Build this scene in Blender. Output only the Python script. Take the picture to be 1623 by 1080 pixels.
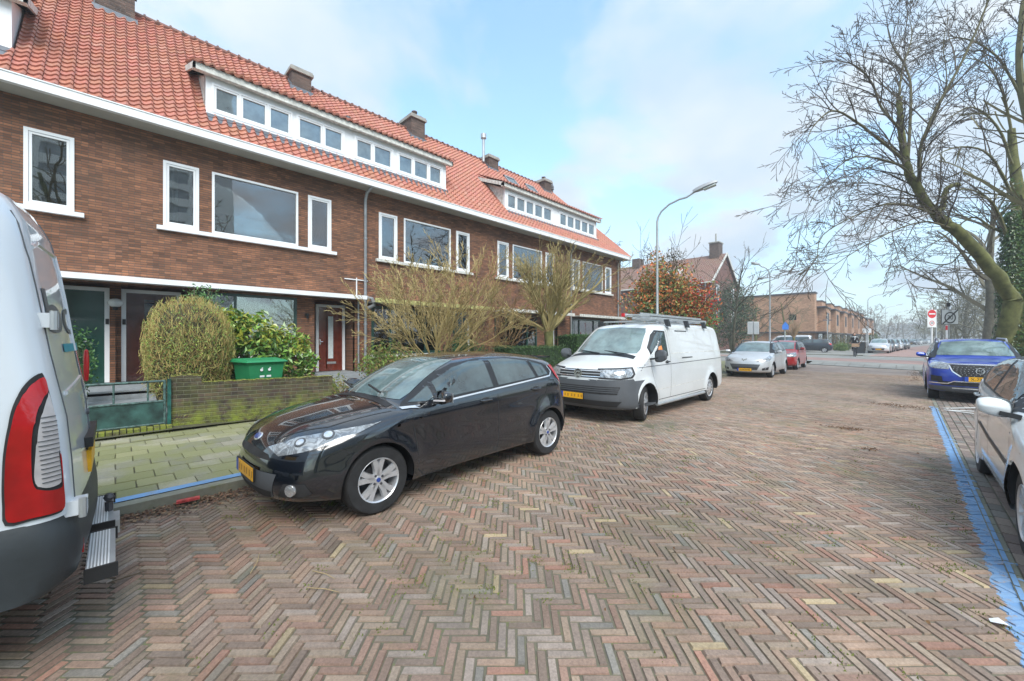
import bpy, bmesh, math, random
from mathutils import Vector, Matrix, noise
from mathutils.bvhtree import BVHTree
R = math.radians
PI = math.pi
rnd = random.Random(7)
for o in list(bpy.data.objects): bpy.data.objects.remove(o)
scene = bpy.context.scene
# ---------------------------------------------------------------- camera
EYE = 1.57
cam_d = bpy.data.cameras.new('camera'); cam = bpy.data.objects.new('camera', cam_d)
scene.collection.objects.link(cam)
cam.location = (0, 0, EYE); cam.rotation_euler = (R(90), 0, R(44.885))
cam_d.sensor_width = 36; cam_d.lens = 626 / 1623 * 36; cam_d.shift_y = -0.00123
cam_d.clip_start = 0.05; cam_d.clip_end = 3000
scene.camera = cam
# ---------------------------------------------------------------- sky, sun, exposure
SUN_EL, SUN_AZ = R(48), R(118)          # azimuth clockwise from +Y
w = bpy.data.worlds.new('World'); scene.world = w; w.use_nodes = True
nt = w.node_tree; nt.nodes.clear()
def wn(t, **k):
    n = nt.nodes.new(t)
    for a, b in k.items(): setattr(n, a, b)
    return n
sky = wn('ShaderNodeTexSky', sky_type='NISHITA', sun_disc=False, sun_elevation=SUN_EL, sun_rotation=SUN_AZ, air_density=1.0, dust_density=0.6, ozone_density=2.0)
tc = wn('ShaderNodeTexCoord')
sep = wn('ShaderNodeSeparateXYZ'); nt.links.new(tc.outputs['Generated'], sep.inputs[0])
zz = wn('ShaderNodeMath', operation='ADD'); nt.links.new(sep.outputs['Z'], zz.inputs[0]); zz.inputs[1].default_value = 0.28
dvx = wn('ShaderNodeMath', operation='DIVIDE'); nt.links.new(sep.outputs['X'], dvx.inputs[0]); nt.links.new(zz.outputs[0], dvx.inputs[1])
dvy = wn('ShaderNodeMath', operation='DIVIDE'); nt.links.new(sep.outputs['Y'], dvy.inputs[0]); nt.links.new(zz.outputs[0], dvy.inputs[1])
cmb = wn('ShaderNodeCombineXYZ'); nt.links.new(dvx.outputs[0], cmb.inputs[0]); nt.links.new(dvy.outputs[0], cmb.inputs[1]); cmb.inputs[2].default_value = 3.7
n1 = wn('ShaderNodeTexNoise'); n1.inputs['Scale'].default_value = 1.9; n1.inputs['Detail'].default_value = 8; n1.inputs['Roughness'].default_value = 0.55; n1.inputs['Distortion'].default_value = 0.25
nt.links.new(cmb.outputs[0], n1.inputs['Vector'])
rp = wn('ShaderNodeValToRGB'); rp.color_ramp.elements[0].position = 0.36; rp.color_ramp.elements[1].position = 0.57
rp.color_ramp.interpolation = 'EASE'
nt.links.new(n1.outputs[0], rp.inputs[0])
# thicker veil of cloud near the horizon
hz = wn('ShaderNodeMapRange'); hz.inputs[1].default_value = 0.0; hz.inputs[2].default_value = 0.34; hz.inputs[3].default_value = 0.8; hz.inputs[4].default_value = 0.10
nt.links.new(sep.outputs['Z'], hz.inputs[0])
mx = wn('ShaderNodeMath', operation='MAXIMUM'); nt.links.new(rp.outputs[0], mx.inputs[0]); nt.links.new(hz.outputs[0], mx.inputs[1])
n2 = wn('ShaderNodeTexNoise'); n2.inputs['Scale'].default_value = 2.6; n2.inputs['Detail'].default_value = 6
nt.links.new(cmb.outputs[0], n2.inputs['Vector'])
cr = wn('ShaderNodeValToRGB'); cr.color_ramp.elements[0].position = 0.3; cr.color_ramp.elements[0].color = (2.7, 3.5, 4.35, 1); cr.color_ramp.elements[1].position = 0.62; cr.color_ramp.elements[1].color = (3.85, 4.2, 4.55, 1)
nt.links.new(n2.outputs[0], cr.inputs[0])
hs = wn('ShaderNodeMixRGB', blend_type='MULTIPLY'); hs.inputs[0].default_value = 1; hs.inputs[2].default_value = (1.65, 2.0, 1.85, 1)
nt.links.new(sky.outputs[0], hs.inputs[1])
mix = wn('ShaderNodeMixRGB'); nt.links.new(mx.outputs[0], mix.inputs[0]); nt.links.new(hs.outputs[0], mix.inputs[1]); nt.links.new(cr.outputs[0], mix.inputs[2])
bg = wn('ShaderNodeBackground'); bg.inputs[1].default_value = 0.10
nt.links.new(mix.outputs[0], bg.inputs[0])
wo = wn('ShaderNodeOutputWorld'); nt.links.new(bg.outputs[0], wo.inputs[0])
sd = bpy.data.lights.new('sun', 'SUN'); sd.energy = 2.1; sd.angle = R(38); sd.color = (1.0, 0.955, 0.89)
sun = bpy.data.objects.new('sun', sd); scene.collection.objects.link(sun)
dirv = Vector((math.sin(SUN_AZ) * math.cos(SUN_EL), math.cos(SUN_AZ) * math.cos(SUN_EL), math.sin(SUN_EL)))
sun.rotation_euler = dirv.to_track_quat('Z', 'Y').to_euler()
sun.location = (20, -10, 40)
vs = scene.view_settings; vs.view_transform = 'Standard'; vs.look = 'None'; vs.gamma = 1; vs.exposure = 1.27; vs.use_curve_mapping = False
# photo pixel -> world helpers (used only to read measured places off the plan)
CX, VY, FF = 811.5, 538., 626.
_a = R(44.885); _s, _c = math.sin(_a), math.cos(_a)
def at(px, py, D):
    L = (px - CX) / FF * D
    return Vector((L * _c - D * _s, L * _s + D * _c, EYE + (VY - py) / FF * D))
def wallp(px, py, W):
    l = (px - CX) / FF; Y = W * (_c + _s * l) / (_s - _c * l); D = _s * W + _c * Y
    return Y, EYE + (VY - py) / FF * D
# ---------------------------------------------------------------- materials
MATS = {}
class NT:
    def __init__(s, name):
        s.m = bpy.data.materials.new(name); s.m.use_nodes = True
        s.t = s.m.node_tree; s.b = s.t.nodes['Principled BSDF']
    def n(s, t, **k):
        x = s.t.nodes.new(t)
        for a, b in k.items(): setattr(x, a, b)
        return x
    def l(s, a, b): s.t.links.new(a, b)
    def coord(s, kind='Object', scale=(1, 1, 1)):
        c = s.n('ShaderNodeTexCoord'); mp = s.n('ShaderNodeMapping'); mp.inputs['Scale'].default_value = scale
        s.l(c.outputs[kind], mp.inputs[0]); return mp.outputs[0]
    def noise(s, vec, scale, detail=4, rough=.55, dist=0):
        x = s.n('ShaderNodeTexNoise'); s.l(vec, x.inputs['Vector'])
        x.inputs['Scale'].default_value = scale; x.inputs['Detail'].default_value = detail
        x.inputs['Roughness'].default_value = rough; x.inputs['Distortion'].default_value = dist
        return x.outputs[0]
    def ramp(s, v, stops, interp='LINEAR'):
        x = s.n('ShaderNodeValToRGB'); e = x.color_ramp; e.interpolation = interp
        while len(e.elements) < len(stops): e.elements.new(.5)
        for q, (p, c) in zip(e.elements, stops):
            q.position = p; q.color = (c, c, c, 1) if isinstance(c, (int, float)) else (*c, 1)
        s.l(v, x.inputs[0]); return x.outputs[0]
    def mix(s, f, a, b, mode='MIX'):
        x = s.n('ShaderNodeMixRGB', blend_type=mode)
        for i, v in ((0, f), (1, a), (2, b)):
            if hasattr(v, 'links') or hasattr(v, 'is_linked'): s.l(v, x.inputs[i])
            elif isinstance(v, (int, float)): x.inputs[i].default_value = v if i == 0 else (v, v, v, 1)
            else: x.inputs[i].default_value = (*v, 1)
        return x.outputs[0]
    def math(s, op, a, b=0.):
        x = s.n('ShaderNodeMath', operation=op)
        for i, v in ((0, a), (1, b)):
            if isinstance(v, (int, float)): x.inputs[i].default_value = v
            else: s.l(v, x.inputs[i])
        return x.outputs[0]
    def bump(s, h, st, dist=.01):
        x = s.n('ShaderNodeBump'); x.inputs['Strength'].default_value = st; x.inputs['Distance'].default_value = dist
        s.l(h, x.inputs['Height']); s.l(x.outputs[0], s.b.inputs['Normal'])
    def col(s, v):
        if hasattr(v, 'is_linked'): s.l(v, s.b.inputs['Base Color'])
        else: s.b.inputs['Base Color'].default_value = (*v, 1)
    def rough(s, v):
        if isinstance(v, (int, float)): s.b.inputs['Roughness'].default_value = v
        else: s.l(v, s.b.inputs['Roughness'])
def plain(name, c, rough=.5, metal=0, coat=0, var=.12, vscale=3, ior=1.5, bump=0):
    k = NT(name); v = k.coord()
    n = k.noise(v, vscale, 5)
    k.col(k.mix(1, k.ramp(n, [(.3, 1 - var), (.7, 1 + var * .6)]), c, 'MULTIPLY'))
    k.rough(rough); k.b.inputs['Metallic'].default_value = metal; k.b.inputs['Coat Weight'].default_value = coat
    k.b.inputs['Coat Roughness'].default_value = .04; k.b.inputs['IOR'].default_value = ior
    if bump: k.bump(k.noise(v, vscale * 12, 4), bump, .01)
    MATS[name] = k.m; return k.m
def paint(name, c, metal=.0, rough=.35, dirt=.10):
    k = NT(name); v = k.coord()
    n = k.noise(v, 2.2, 6, .6)
    d = k.ramp(n, [(.35, 1 - dirt), (.65, 1.0)])
    k.col(k.mix(1, d, c, 'MULTIPLY'))
    k.b.inputs['Metallic'].default_value = metal; k.rough(rough)
    k.b.inputs['Coat Weight'].default_value = 1; k.b.inputs['Coat Roughness'].default_value = .03
    MATS[name] = k.m; return k.m
def glass(name, c, rough=.02, ior=1.9, spec=.5):
    k = NT(name); v = k.coord()
    n = k.noise(v, 2.5, 4, .6)
    k.col(k.mix(1, k.ramp(n, [(.35, .6), (.65, 1.35)]), c, 'MULTIPLY'))
    k.rough(rough); k.b.inputs['IOR'].default_value = ior
    w_ = k.noise(v, 1.3, 2, .5); k.bump(w_, .10, .02)
    MATS[name] = k.m; return k.m
def vcol(name, rough=.7, bump=.0, bscale=40, moss=None, spec=.5, sub=0):
    """colour of each piece (brick, leaf, twig) comes from the mesh, with fine grain on top"""
    k = NT(name); a = k.n('ShaderNodeVertexColor', layer_name='Col'); v = k.coord()
    g = k.ramp(k.noise(v, bscale, 5, .65), [(.3, .82), (.7, 1.15)])
    c = k.mix(1, g, a.outputs[0], 'MULTIPLY')
    if moss:
        f = k.ramp(k.noise(v, moss[0], 6, .65), [(moss[1], 0.), (moss[1] + .16, moss[3] if len(moss) > 3 else .7)])
        c = k.mix(f, c, moss[2])
    k.col(c); k.rough(rough); k.b.inputs['Specular IOR Level'].default_value = spec
    if bump: k.bump(k.noise(v, bscale, 5, .7), bump, .004)
    MATS[name] = k.m; return k
# --- brickwork on vertical walls; axes: 'x' plane faces +-X (uses Y,Z), 'y' plane faces +-Y (uses X,Z)
def brickmat(name, c1, c2, mortar, axis='x', course=.057, length=.215, dark=(.05, .035, .03), moss=False, drk=.45):
    k = NT(name); c = k.n('ShaderNodeTexCoord'); sp = k.n('ShaderNodeSeparateXYZ'); k.l(c.outputs['Object'], sp.inputs[0])
    cb = k.n('ShaderNodeCombineXYZ')
    k.l(sp.outputs['Y' if axis == 'x' else 'X'], cb.inputs[0]); k.l(sp.outputs['Z'], cb.inputs[1])
    if axis == 'xy':
        ad = k.math('ADD', sp.outputs['X'], sp.outputs['Y']); k.l(ad, cb.inputs[0])
    vec = cb.outputs[0]
    bt = k.n('ShaderNodeTexBrick'); k.l(vec, bt.inputs['Vector'])
    bt.inputs['Scale'].default_value = 1; bt.inputs['Brick Width'].default_value = length; bt.inputs['Row Height'].default_value = course
    bt.inputs['Mortar Size'].default_value = .0045; bt.inputs['Mortar Smooth'].default_value = .3; bt.inputs['Bias'].default_value = 0
    bt.inputs['Color1'].default_value = (*c1, 1); bt.inputs['Color2'].default_value = (*c2, 1); bt.inputs['Mortar'].default_value = (*mortar, 1)
    bt.offset = .5
    rz = k.math('FLOOR', k.math('DIVIDE', sp.outputs['Z'], course))
    hoff = k.math('MULTIPLY', k.math('MODULO', k.math('ADD', rz, 1000), 2), -.5)
    hsrc = ad if axis == 'xy' else sp.outputs['Y' if axis == 'x' else 'X']
    rx = k.math('FLOOR', k.math('ADD', k.math('DIVIDE', hsrc, length), k.math('MULTIPLY', hoff, -1)))
    cc = k.n('ShaderNodeCombineXYZ'); k.l(rx, cc.inputs[0]); k.l(rz, cc.inputs[1])
    wn_ = k.n('ShaderNodeTexWhiteNoise'); k.l(cc.outputs[0], wn_.inputs[0])
    dk = k.ramp(wn_.outputs[0], [(0, drk), (.3, .8), (.7, 1.0), (1, 1.3)])
    big = k.ramp(k.noise(vec, .55, 5, .6), [(.35, .75), (.65, 1.15)])
    cl = k.mix(1, bt.outputs[0], dk, 'MULTIPLY'); cl = k.mix(1, cl, big, 'MULTIPLY')
    cl = k.mix(k.ramp(k.noise(vec, 1.3, 7, .72), [(.50, 0.), (.72, .6)]), cl, dark)
    # wide dark bed joints dominate the narrow upright ones
    fz = k.math('FRACT', k.math('DIVIDE', sp.outputs['Z'], course))
    bed = k.math('MULTIPLY', k.math('SUBTRACT', 1, k.ramp(fz, [(0, 0.), (.13, 0.), (.2, 1.), (.92, 1.), (1, .3)])), .85)
    cl = k.mix(k.math('MULTIPLY', bt.outputs['Fac'], .6), cl, mortar); cl = k.mix(bed, cl, tuple(q * .55 for q in mortar))
    if moss:
        zf = k.n('ShaderNodeMapRange'); k.l(sp.outputs['Z'], zf.inputs[0]); zf.inputs[1].default_value = .15; zf.inputs[2].default_value = .62; zf.inputs[3].default_value = 1.15; zf.inputs[4].default_value = .2
        mf = k.math('MULTIPLY', k.ramp(k.noise(vec, 4.5, 7, .7), [(.38, 0.), (.62, 1.)]), zf.outputs[0])
        cl = k.mix(mf, cl, (.20, .24, .03))
        geo = k.n('ShaderNodeNewGeometry'); sn = k.n('ShaderNodeSeparateXYZ'); k.l(geo.outputs['Normal'], sn.inputs[0])
        tf = k.math('MULTIPLY', k.ramp(sn.outputs['Z'], [(.5, 0.), (.9, 1.)]), k.ramp(k.noise(c.outputs['Object'], 6, 5), [(.32, .2), (.5, 1.)]))
        cl = k.mix(tf, cl, (.22, .22, .03))
    k.col(cl); k.rough(.85)
    k.bump(k.mix(.3, k.math('SUBTRACT', 1, bed), k.noise(vec, 45, 4)), .6, .01)
    MATS[name] = k.m
brickmat('brick_facade', (.29, .125, .062), (.20, .086, .048), (.085, .078, .066), drk=.55, dark=(.10, .065, .045))
brickmat('brick_side', (.36, .13, .072), (.24, .088, .055), (.085, .075, .062), axis='y', drk=.42)
brickmat('brick_chimney', (.14, .085, .065), (.10, .065, .05), (.12, .11, .10), axis='xy', drk=.5)
brickmat('brick_brown', (.24, .10, .075), (.17, .075, .06), (.14, .12, .10), axis='xy', drk=.6)
brickmat('brick_orange', (.50, .30, .19), (.46, .27, .17), (.42, .27, .18), axis='xy', drk=.85, dark=(.36, .22, .15))
brickmat('brick_garden_wall', (.095, .058, .045), (.055, .040, .035), (.15, .14, .11), axis='xy', course=.066, moss=True, drk=.4)
plain('white_paint', (.78, .80, .82), .45, var=.08)
plain('white_frame', (.80, .82, .84), .35, var=.04)
plain('weathered_white', (.62, .62, .58), .7, var=.35, vscale=9)
plain('soffit', (.42, .41, .37), .7, var=.1)
plain('zinc', (.36, .38, .40), .45, .5, var=.25, vscale=6)
plain('lead', (.16, .18, .21), .55, .3, var=.25, vscale=6)
plain('green_door', (.013, .062, .045), .22, coat=.6, var=.2)
plain('mahogany', (.07, .019, .014), .3, coat=.7, var=.35, vscale=5)
plain('red_door', (.15, .026, .013), .25, coat=.8, var=.3, vscale=6)
plain('dark_green_frame', (.015, .055, .045), .35, coat=.3)
plain('concrete', (.33, .32, .29), .85, var=.3, vscale=6, bump=.3)
plain('bluestone', (.24, .26, .27), .7, var=.25, vscale=8, bump=.2)
plain('curtain_cloth', (.55, .53, .48), .9, var=.15)
plain('curtain_white', (.62, .68, .68), .8, var=.12, vscale=14)
plain('blind_grey', (.35, .44, .44), .7, var=.1)
plain('room_dark', (.018, .022, .022), .8, var=.5)
plain('black_plastic', (.018, .019, .021), .45, var=.2)
plain('grey_plastic', (.085, .092, .102), .55, var=.12, bump=.1)
plain('dark_bumper', (.038, .045, .05), .5, var=.25, bump=.15)
plain('rubber', (.022, .022, .023), .75, var=.35, vscale=12, bump=.3)
plain('chrome', (.80, .82, .84), .16, .75, var=.08)
plain('alloy', (.66, .67, .69), .32, .6, var=.15, vscale=8)
plain('steel_dark', (.10, .10, .11), .5, .6)
plain('galvanised', (.45, .47, .48), .45, .6, var=.15, vscale=5)
plain('lamp_grey', (.38, .40, .42), .5, .1, var=.1)
plain('plate_yellow', (.84, .43, .012), .4, var=.15, vscale=30)
plain('plate_blue', (.02, .08, .45), .4)
plain('plate_smudge', (.50, .24, .02), .5)
plain('plate_text', (.02, .02, .02), .5)
plain('orange_lens', (.85, .25, .02), .2, coat=1)
plain('bin_green', (.02, .22, .085), .45, var=.12, vscale=8)
plain('bin_dark', (.03, .035, .04), .5)
plain('sign_red', (.62, .02, .03), .4)
plain('sign_white', (.75, .77, .77), .4)
plain('sign_grey', (.50, .53, .55), .5)
plain('sign_blue', (.03, .15, .5), .4)
plain('black_cloth', (.014, .014, .017), .85)
plain('skin', (.55, .32, .23), .55)
plain('hair', (.05, .03, .02), .7)
plain('wicker', (.42, .27, .17), .8, var=.4, vscale=40)
plain('logo_grey', (.12, .13, .14), .5)
plain('logo_teal', (.03, .30, .38), .5)
plain('badge_blue', (.02, .06, .28), .25, coat=1)
plain('ladder_metal', (.55, .57, .58), .35, .7)
plain('moss_edge', (.46, .46, .18), .9, var=.6, vscale=9)
plain('bark_green', (.13, .135, .045), .9, var=.55, vscale=4, bump=.8)
plain('bark_brown', (.085, .068, .05), .9, var=.5, vscale=5, bump=.7)
plain('bark_grey', (.13, .125, .095), .9, var=.45, vscale=5, bump=.7)
plain('tower_concrete', (.80, .80, .77), .8, var=.1, vscale=.3)
plain('tower_glass', (.28, .32, .34), .15, var=.4, vscale=.6)
plain('interior', (.03, .03, .032), .8, var=.5, vscale=8)
paint('paint_black', (.005, .0075, .013), rough=.2, dirt=.3); MATS['paint_black'].node_tree.nodes['Principled BSDF'].inputs['Coat IOR'].default_value = 1.75
paint('paint_white', (.66, .69, .70), dirt=.06)
paint('paint_van_white', (.70, .75, .80), dirt=.05)
paint('paint_silver', (.66, .68, .70), metal=.35)
paint('paint_red', (.42, .012, .015))
paint('paint_blue', (.012, .055, .42), metal=.25)
paint('paint_dark', (.02, .025, .035), metal=.3)
paint('paint_grey', (.16, .17, .18), metal=.5)
glass('car_glass', (.055, .08, .085), ior=2.0)
glass('windscreen_glass', (.14, .20, .20), .03, 2.1)
glass('dark_glass', (.012, .015, .017))
glass('window_opaque', (.09, .12, .13), .012, 2.4)
k = NT('window_glass'); v = k.coord(); k.bump(k.noise(v, 1.3, 2, .5), .10, .02); nb_ = [n for n in k.t.nodes if n.type == 'BUMP'][0]
gl_ = k.n('ShaderNodeBsdfGlossy'); gl_.inputs['Roughness'].default_value = .012; k.l(nb_.outputs[0], gl_.inputs['Normal']); tr_ = k.n('ShaderNodeBsdfTransparent'); tr_.inputs[0].default_value = (.78, .82, .80, 1)
fr__ = k.n('ShaderNodeFresnel'); fr__.inputs[0].default_value = 3.0; mx_ = k.n('ShaderNodeMixShader'); k.l(fr__.outputs[0], mx_.inputs[0]); k.l(tr_.outputs[0], mx_.inputs[1]); k.l(gl_.outputs[0], mx_.inputs[2])
k.l(mx_.outputs[0], [n for n in k.t.nodes if n.type == 'OUTPUT_MATERIAL'][0].inputs[0]); MATS['window_glass'] = k.m
k = NT('headlight_glass'); v = k.coord(); k.col(k.ramp(k.noise(v, 9, 3, .5, 1.2), [(.3, (.12, .13, .14)), (.42, (.42, .45, .47)), (.5, (.20, .21, .22)), (.62, (.58, .61, .63))])); k.rough(.12); k.b.inputs['Metallic'].default_value = .35; k.b.inputs['Coat Weight'].default_value = 1; MATS['headlight_glass'] = k.m  # dark and pale noise bands paint a busy reflective look into the lamp
glass('tail_red', (.45, .006, .008), .12, 1.6)
glass('tail_clear', (.55, .52, .52), .12, 1.6)
k = NT('lamp_globe'); k.col((.85, .87, .88)); k.rough(.25); MATS['lamp_globe'] = k.m
vcol('road_brick', .82, .5, 70, moss=(1.1, .60, (.10, .11, .035), .30))
kk = MATS['road_brick']
vcol('pavement_tile', .9, .4, 50, moss=(1.3, .38, (.20, .21, .06), .62))
vcol('bay_brick', .85, .5, 60, moss=(1.5, .58, (.10, .11, .04), .3))
vcol('leaf', .5, spec=.5, bscale=30)
vcol('leaf_gloss', .32, spec=.7, bscale=20)
vcol('twig', .85, bscale=20)
vcol('litter', .9, bscale=30)
# pantile roof, colour per tile
k = NT('roof_tile'); a = k.n('ShaderNodeVertexColor', layer_name='Col'); v = k.coord()
cl = k.mix(1, a.outputs[0], k.ramp(k.noise(v, 25, 5, .65), [(.3, .85), (.7, 1.12)]), 'MULTIPLY')
cl = k.mix(k.ramp(k.noise(v, 1.2, 6, .7), [(.5, 0.), (.75, .35)]), cl, (.34, .13, .09))
k.col(cl); k.rough(.50); k.bump(k.noise(v, 60, 4), .25, .004); MATS['roof_tile'] = k.m
# far street surface (too far to show single bricks)
def ground(name, ca, cb, scale, rough=.88, c3=None, bump=.3):
    k = NT(name); v = k.coord()
    n = k.noise(v, scale, 8, .7); m = k.noise(v, scale * .13, 4, .6)
    c = k.mix(k.ramp(n, [(.3, 0.), (.7, 1.)]), ca, cb)
    c = k.mix(1, c, k.ramp(m, [(.3, .8), (.7, 1.15)]), 'MULTIPLY')
    if c3: c = k.mix(k.ramp(k.noise(v, scale * .5, 6, .7), [(.55, 0.), (.68, .8)]), c, c3)
    k.col(c); k.rough(rough); k.bump(n, bump, .01); MATS[name] = k.m
ground('joint_soil', (.115, .105, .08), (.16, .15, .10), 30, c3=(.15, .18, .05))
ground('far_brick', (.30, .245, .205), (.25, .20, .17), 9)
ground('pink_brick', (.33, .22, .19), (.28, .18, .155), 9)
ground('grey_paving', (.27, .27, .25), (.22, .22, .20), 8)
ground('verge', (.11, .12, .05), (.16, .14, .08), 6, c3=(.14, .10, .06))
ground('garden_soil', (.06, .055, .035), (.10, .10, .045), 7, c3=(.12, .15, .03))
ground('kerb_stone', (.23, .23, .19), (.18, .18, .14), 12, c3=(.15, .16, .06))
ground('litter_soil', (.09, .055, .04), (.14, .09, .06), 30)
ground('blue_paint', (.14, .28, .50), (.18, .33, .54), 14, .7, c3=(.24, .26, .28))
ground('road_paint_white', (.62, .62, .60), (.50, .50, .48), 14, .7)
# ---------------------------------------------------------------- mesh helpers
COLL = scene.collection
class MB:
    def __init__(s): s.v = []; s.f = []; s.m = []; s.c = []; s.cur = 0; s.col = (1, 1, 1)
    def add(s, vs, fs, mi=None, col=None):
        o = len(s.v); s.v.extend([tuple(p) for p in vs])
        for f in fs: s.f.append(tuple(i + o for i in f)); s.m.append(s.cur if mi is None else mi); s.c.append(col or s.col)
    def quad(s, a, b, c, d, **k): s.add([a, b, c, d], [(0, 1, 2, 3)], **k)
    def box(s, x0, x1, y0, y1, z0, z1, **k):
        s.add([(x0, y0, z0), (x1, y0, z0), (x1, y1, z0), (x0, y1, z0), (x0, y0, z1), (x1, y0, z1), (x1, y1, z1), (x0, y1, z1)],
              [(0, 3, 2, 1), (4, 5, 6, 7), (0, 1, 5, 4), (1, 2, 6, 5), (2, 3, 7, 6), (3, 0, 4, 7)], **k)
    def bar(s, p, q, wd, ht=None, up=(0, 0, 1), **k):
        p = Vector(p); q = Vector(q); d = (q - p).normalized(); ht = ht or wd
        sd_ = d.cross(Vector(up)); sd_ = sd_.normalized() if sd_.length > 1e-4 else Vector((1, 0, 0)); u = sd_.cross(d)
        a = sd_ * wd / 2; b = u * ht / 2
        s.add([p - a - b, p + a - b, p + a + b, p - a + b, q - a - b, q + a - b, q + a + b, q - a + b],
              [(0, 1, 2, 3), (7, 6, 5, 4), (0, 4, 5, 1), (1, 5, 6, 2), (2, 6, 7, 3), (3, 7, 4, 0)], **k)
    def tube(s, pts, rad, n=8, cap=True, **k):
        pts = [Vector(p) for p in pts]; rs = rad if isinstance(rad, (list, tuple)) else [rad] * len(pts)
        vs = []; u = None
        for i, p in enumerate(pts):
            d = (pts[min(i + 1, len(pts) - 1)] - pts[max(i - 1, 0)]).normalized()
            if u is None:
                u = d.orthogonal().normalized()
            u = (u - d * u.dot(d)); u = u.normalized() if u.length > 1e-5 else d.orthogonal().normalized()
            w_ = d.cross(u)
            for j in range(n):
                t = 2 * PI * j / n; vs.append(p + (u * math.cos(t) + w_ * math.sin(t)) * rs[i])
        fs = []
        for i in range(len(pts) - 1):
            for j in range(n): fs.append((i * n + j, i * n + (j + 1) % n, (i + 1) * n + (j + 1) % n, (i + 1) * n + j))
        if cap: fs.append(tuple(range(n - 1, -1, -1))); fs.append(tuple((len(pts) - 1) * n + j for j in range(n)))
        s.add(vs, fs, **k)
    def lathe(s, prof, n=24, origin=(0, 0, 0), axis='z', **k):
        """prof: (radius, height) pairs"""
        vs = []; o = Vector(origin)
        for r_, z in prof:
            for j in range(n):
                t = 2 * PI * j / n; a, b = r_ * math.cos(t), r_ * math.sin(t)
                vs.append(o + (Vector((a, b, z)) if axis == 'z' else Vector((a, z, b)) if axis == 'y' else Vector((z, a, b))))
        fs = [(i * n + j, i * n + (j + 1) % n, (i + 1) * n + (j + 1) % n, (i + 1) * n + j) for i in range(len(prof) - 1) for j in range(n)]
        s.add(vs, fs, **k)
    def prism(s, poly, z0, z1, **k):
        n = len(poly)
        s.add([(x, y, z0) for x, y in poly] + [(x, y, z1) for x, y in poly],
              [tuple(range(n - 1, -1, -1)), tuple(range(n, 2 * n))] + [(i, (i + 1) % n, n + (i + 1) % n, n + i) for i in range(n)], **k)
    def build(s, name, mats, parent=None, smooth=False, fix=True, auto=None):
        me = bpy.data.meshes.new(name); me.from_pydata(s.v, [], s.f)
        if isinstance(mats, str): mats = [mats]
        for m in mats: me.materials.append(MATS[m])
        if len(mats) > 1: me.polygons.foreach_set('material_index', s.m)
        if any(c != (1, 1, 1) for c in s.c[:50]) or (s.c and s.c[-1] != (1, 1, 1)):
            ca = me.color_attributes.new('Col', 'FLOAT_COLOR', 'CORNER'); buf = []
            for f, c in zip(s.f, s.c): buf.extend((c[0], c[1], c[2], 1.0) * len(f))
            ca.data.foreach_set('color', buf)
        if fix:
            bm = bmesh.new(); bm.from_mesh(me); bmesh.ops.recalc_face_normals(bm, faces=bm.faces); bm.to_mesh(me); bm.free()
        me.update()
        if smooth: shade(me, auto if auto is not None else 40)
        return link(name, me, parent)
def shade(me, ang=40):
    me.polygons.foreach_set('use_smooth', [True] * len(me.polygons))
    bm = bmesh.new(); bm.from_mesh(me); a = R(ang)
    for e in bm.edges: e.smooth = (len(e.link_faces) != 2) or e.calc_face_angle(0) < a
    bm.to_mesh(me); bm.free()
def link(name, me, parent=None):
    o = bpy.data.objects.new(name, me); COLL.objects.link(o)
    if parent is not None:
        o.parent = parent
        if not parent.get('_local'): o.matrix_parent_inverse = pinv(parent)
    return o
def pinv(p):
    if p.type != 'EMPTY': return Matrix.Identity(4)
    return Matrix.LocRotScale(p.location, p.rotation_euler, p.scale).inverted()
def thing(name, label, cat, loc=(0, 0, 0), rz=0, group=None, local=False):
    o = bpy.data.objects.new(name, None); COLL.objects.link(o); o.location = loc; o.rotation_euler = (0, 0, rz); o.empty_display_size = .2
    o['label'] = label; o['category'] = cat
    if group: o['group'] = group
    if local: o['_local'] = 1
    return o
def tag(o, label=None, cat=None, group=None, kind=None):
    if label: o['label'] = label
    if cat: o['category'] = cat
    if group: o['group'] = group
    if kind: o['kind'] = kind
    return o
def dup(root, loc=None, rz=None, label=None, group=None):
    def cp(o, par):
        c = o.copy(); COLL.objects.link(c)
        if par is not None: c.parent = par
        for ch in list(o.children): cp(ch, c)
        return c
    r = cp(root, None)
    if loc is not None: r.location = loc
    if rz is not None: r.rotation_euler = (0, 0, rz)
    if label: r['label'] = label
    if group: r['group'] = group
    return r
def textmesh(txt, size, mat, name, M4, parent, ext=.002):
    cu = bpy.data.curves.new('t', 'FONT'); cu.body = txt; cu.size = size; cu.extrude = ext; cu.align_x = 'CENTER'; cu.align_y = 'CENTER'
    o = bpy.data.objects.new('t', cu); COLL.objects.link(o)
    dg = bpy.context.evaluated_depsgraph_get(); me = bpy.data.meshes.new_from_object(o.evaluated_get(dg))
    bpy.data.objects.remove(o); me.transform(M4); me.materials.clear(); me.materials.append(MATS[mat])
    return link(name, me, parent)
def jit(c, a, r_=rnd):
    q = 1 + r_.uniform(-a, a); return (c[0] * q, c[1] * q, c[2] * q)
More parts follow.
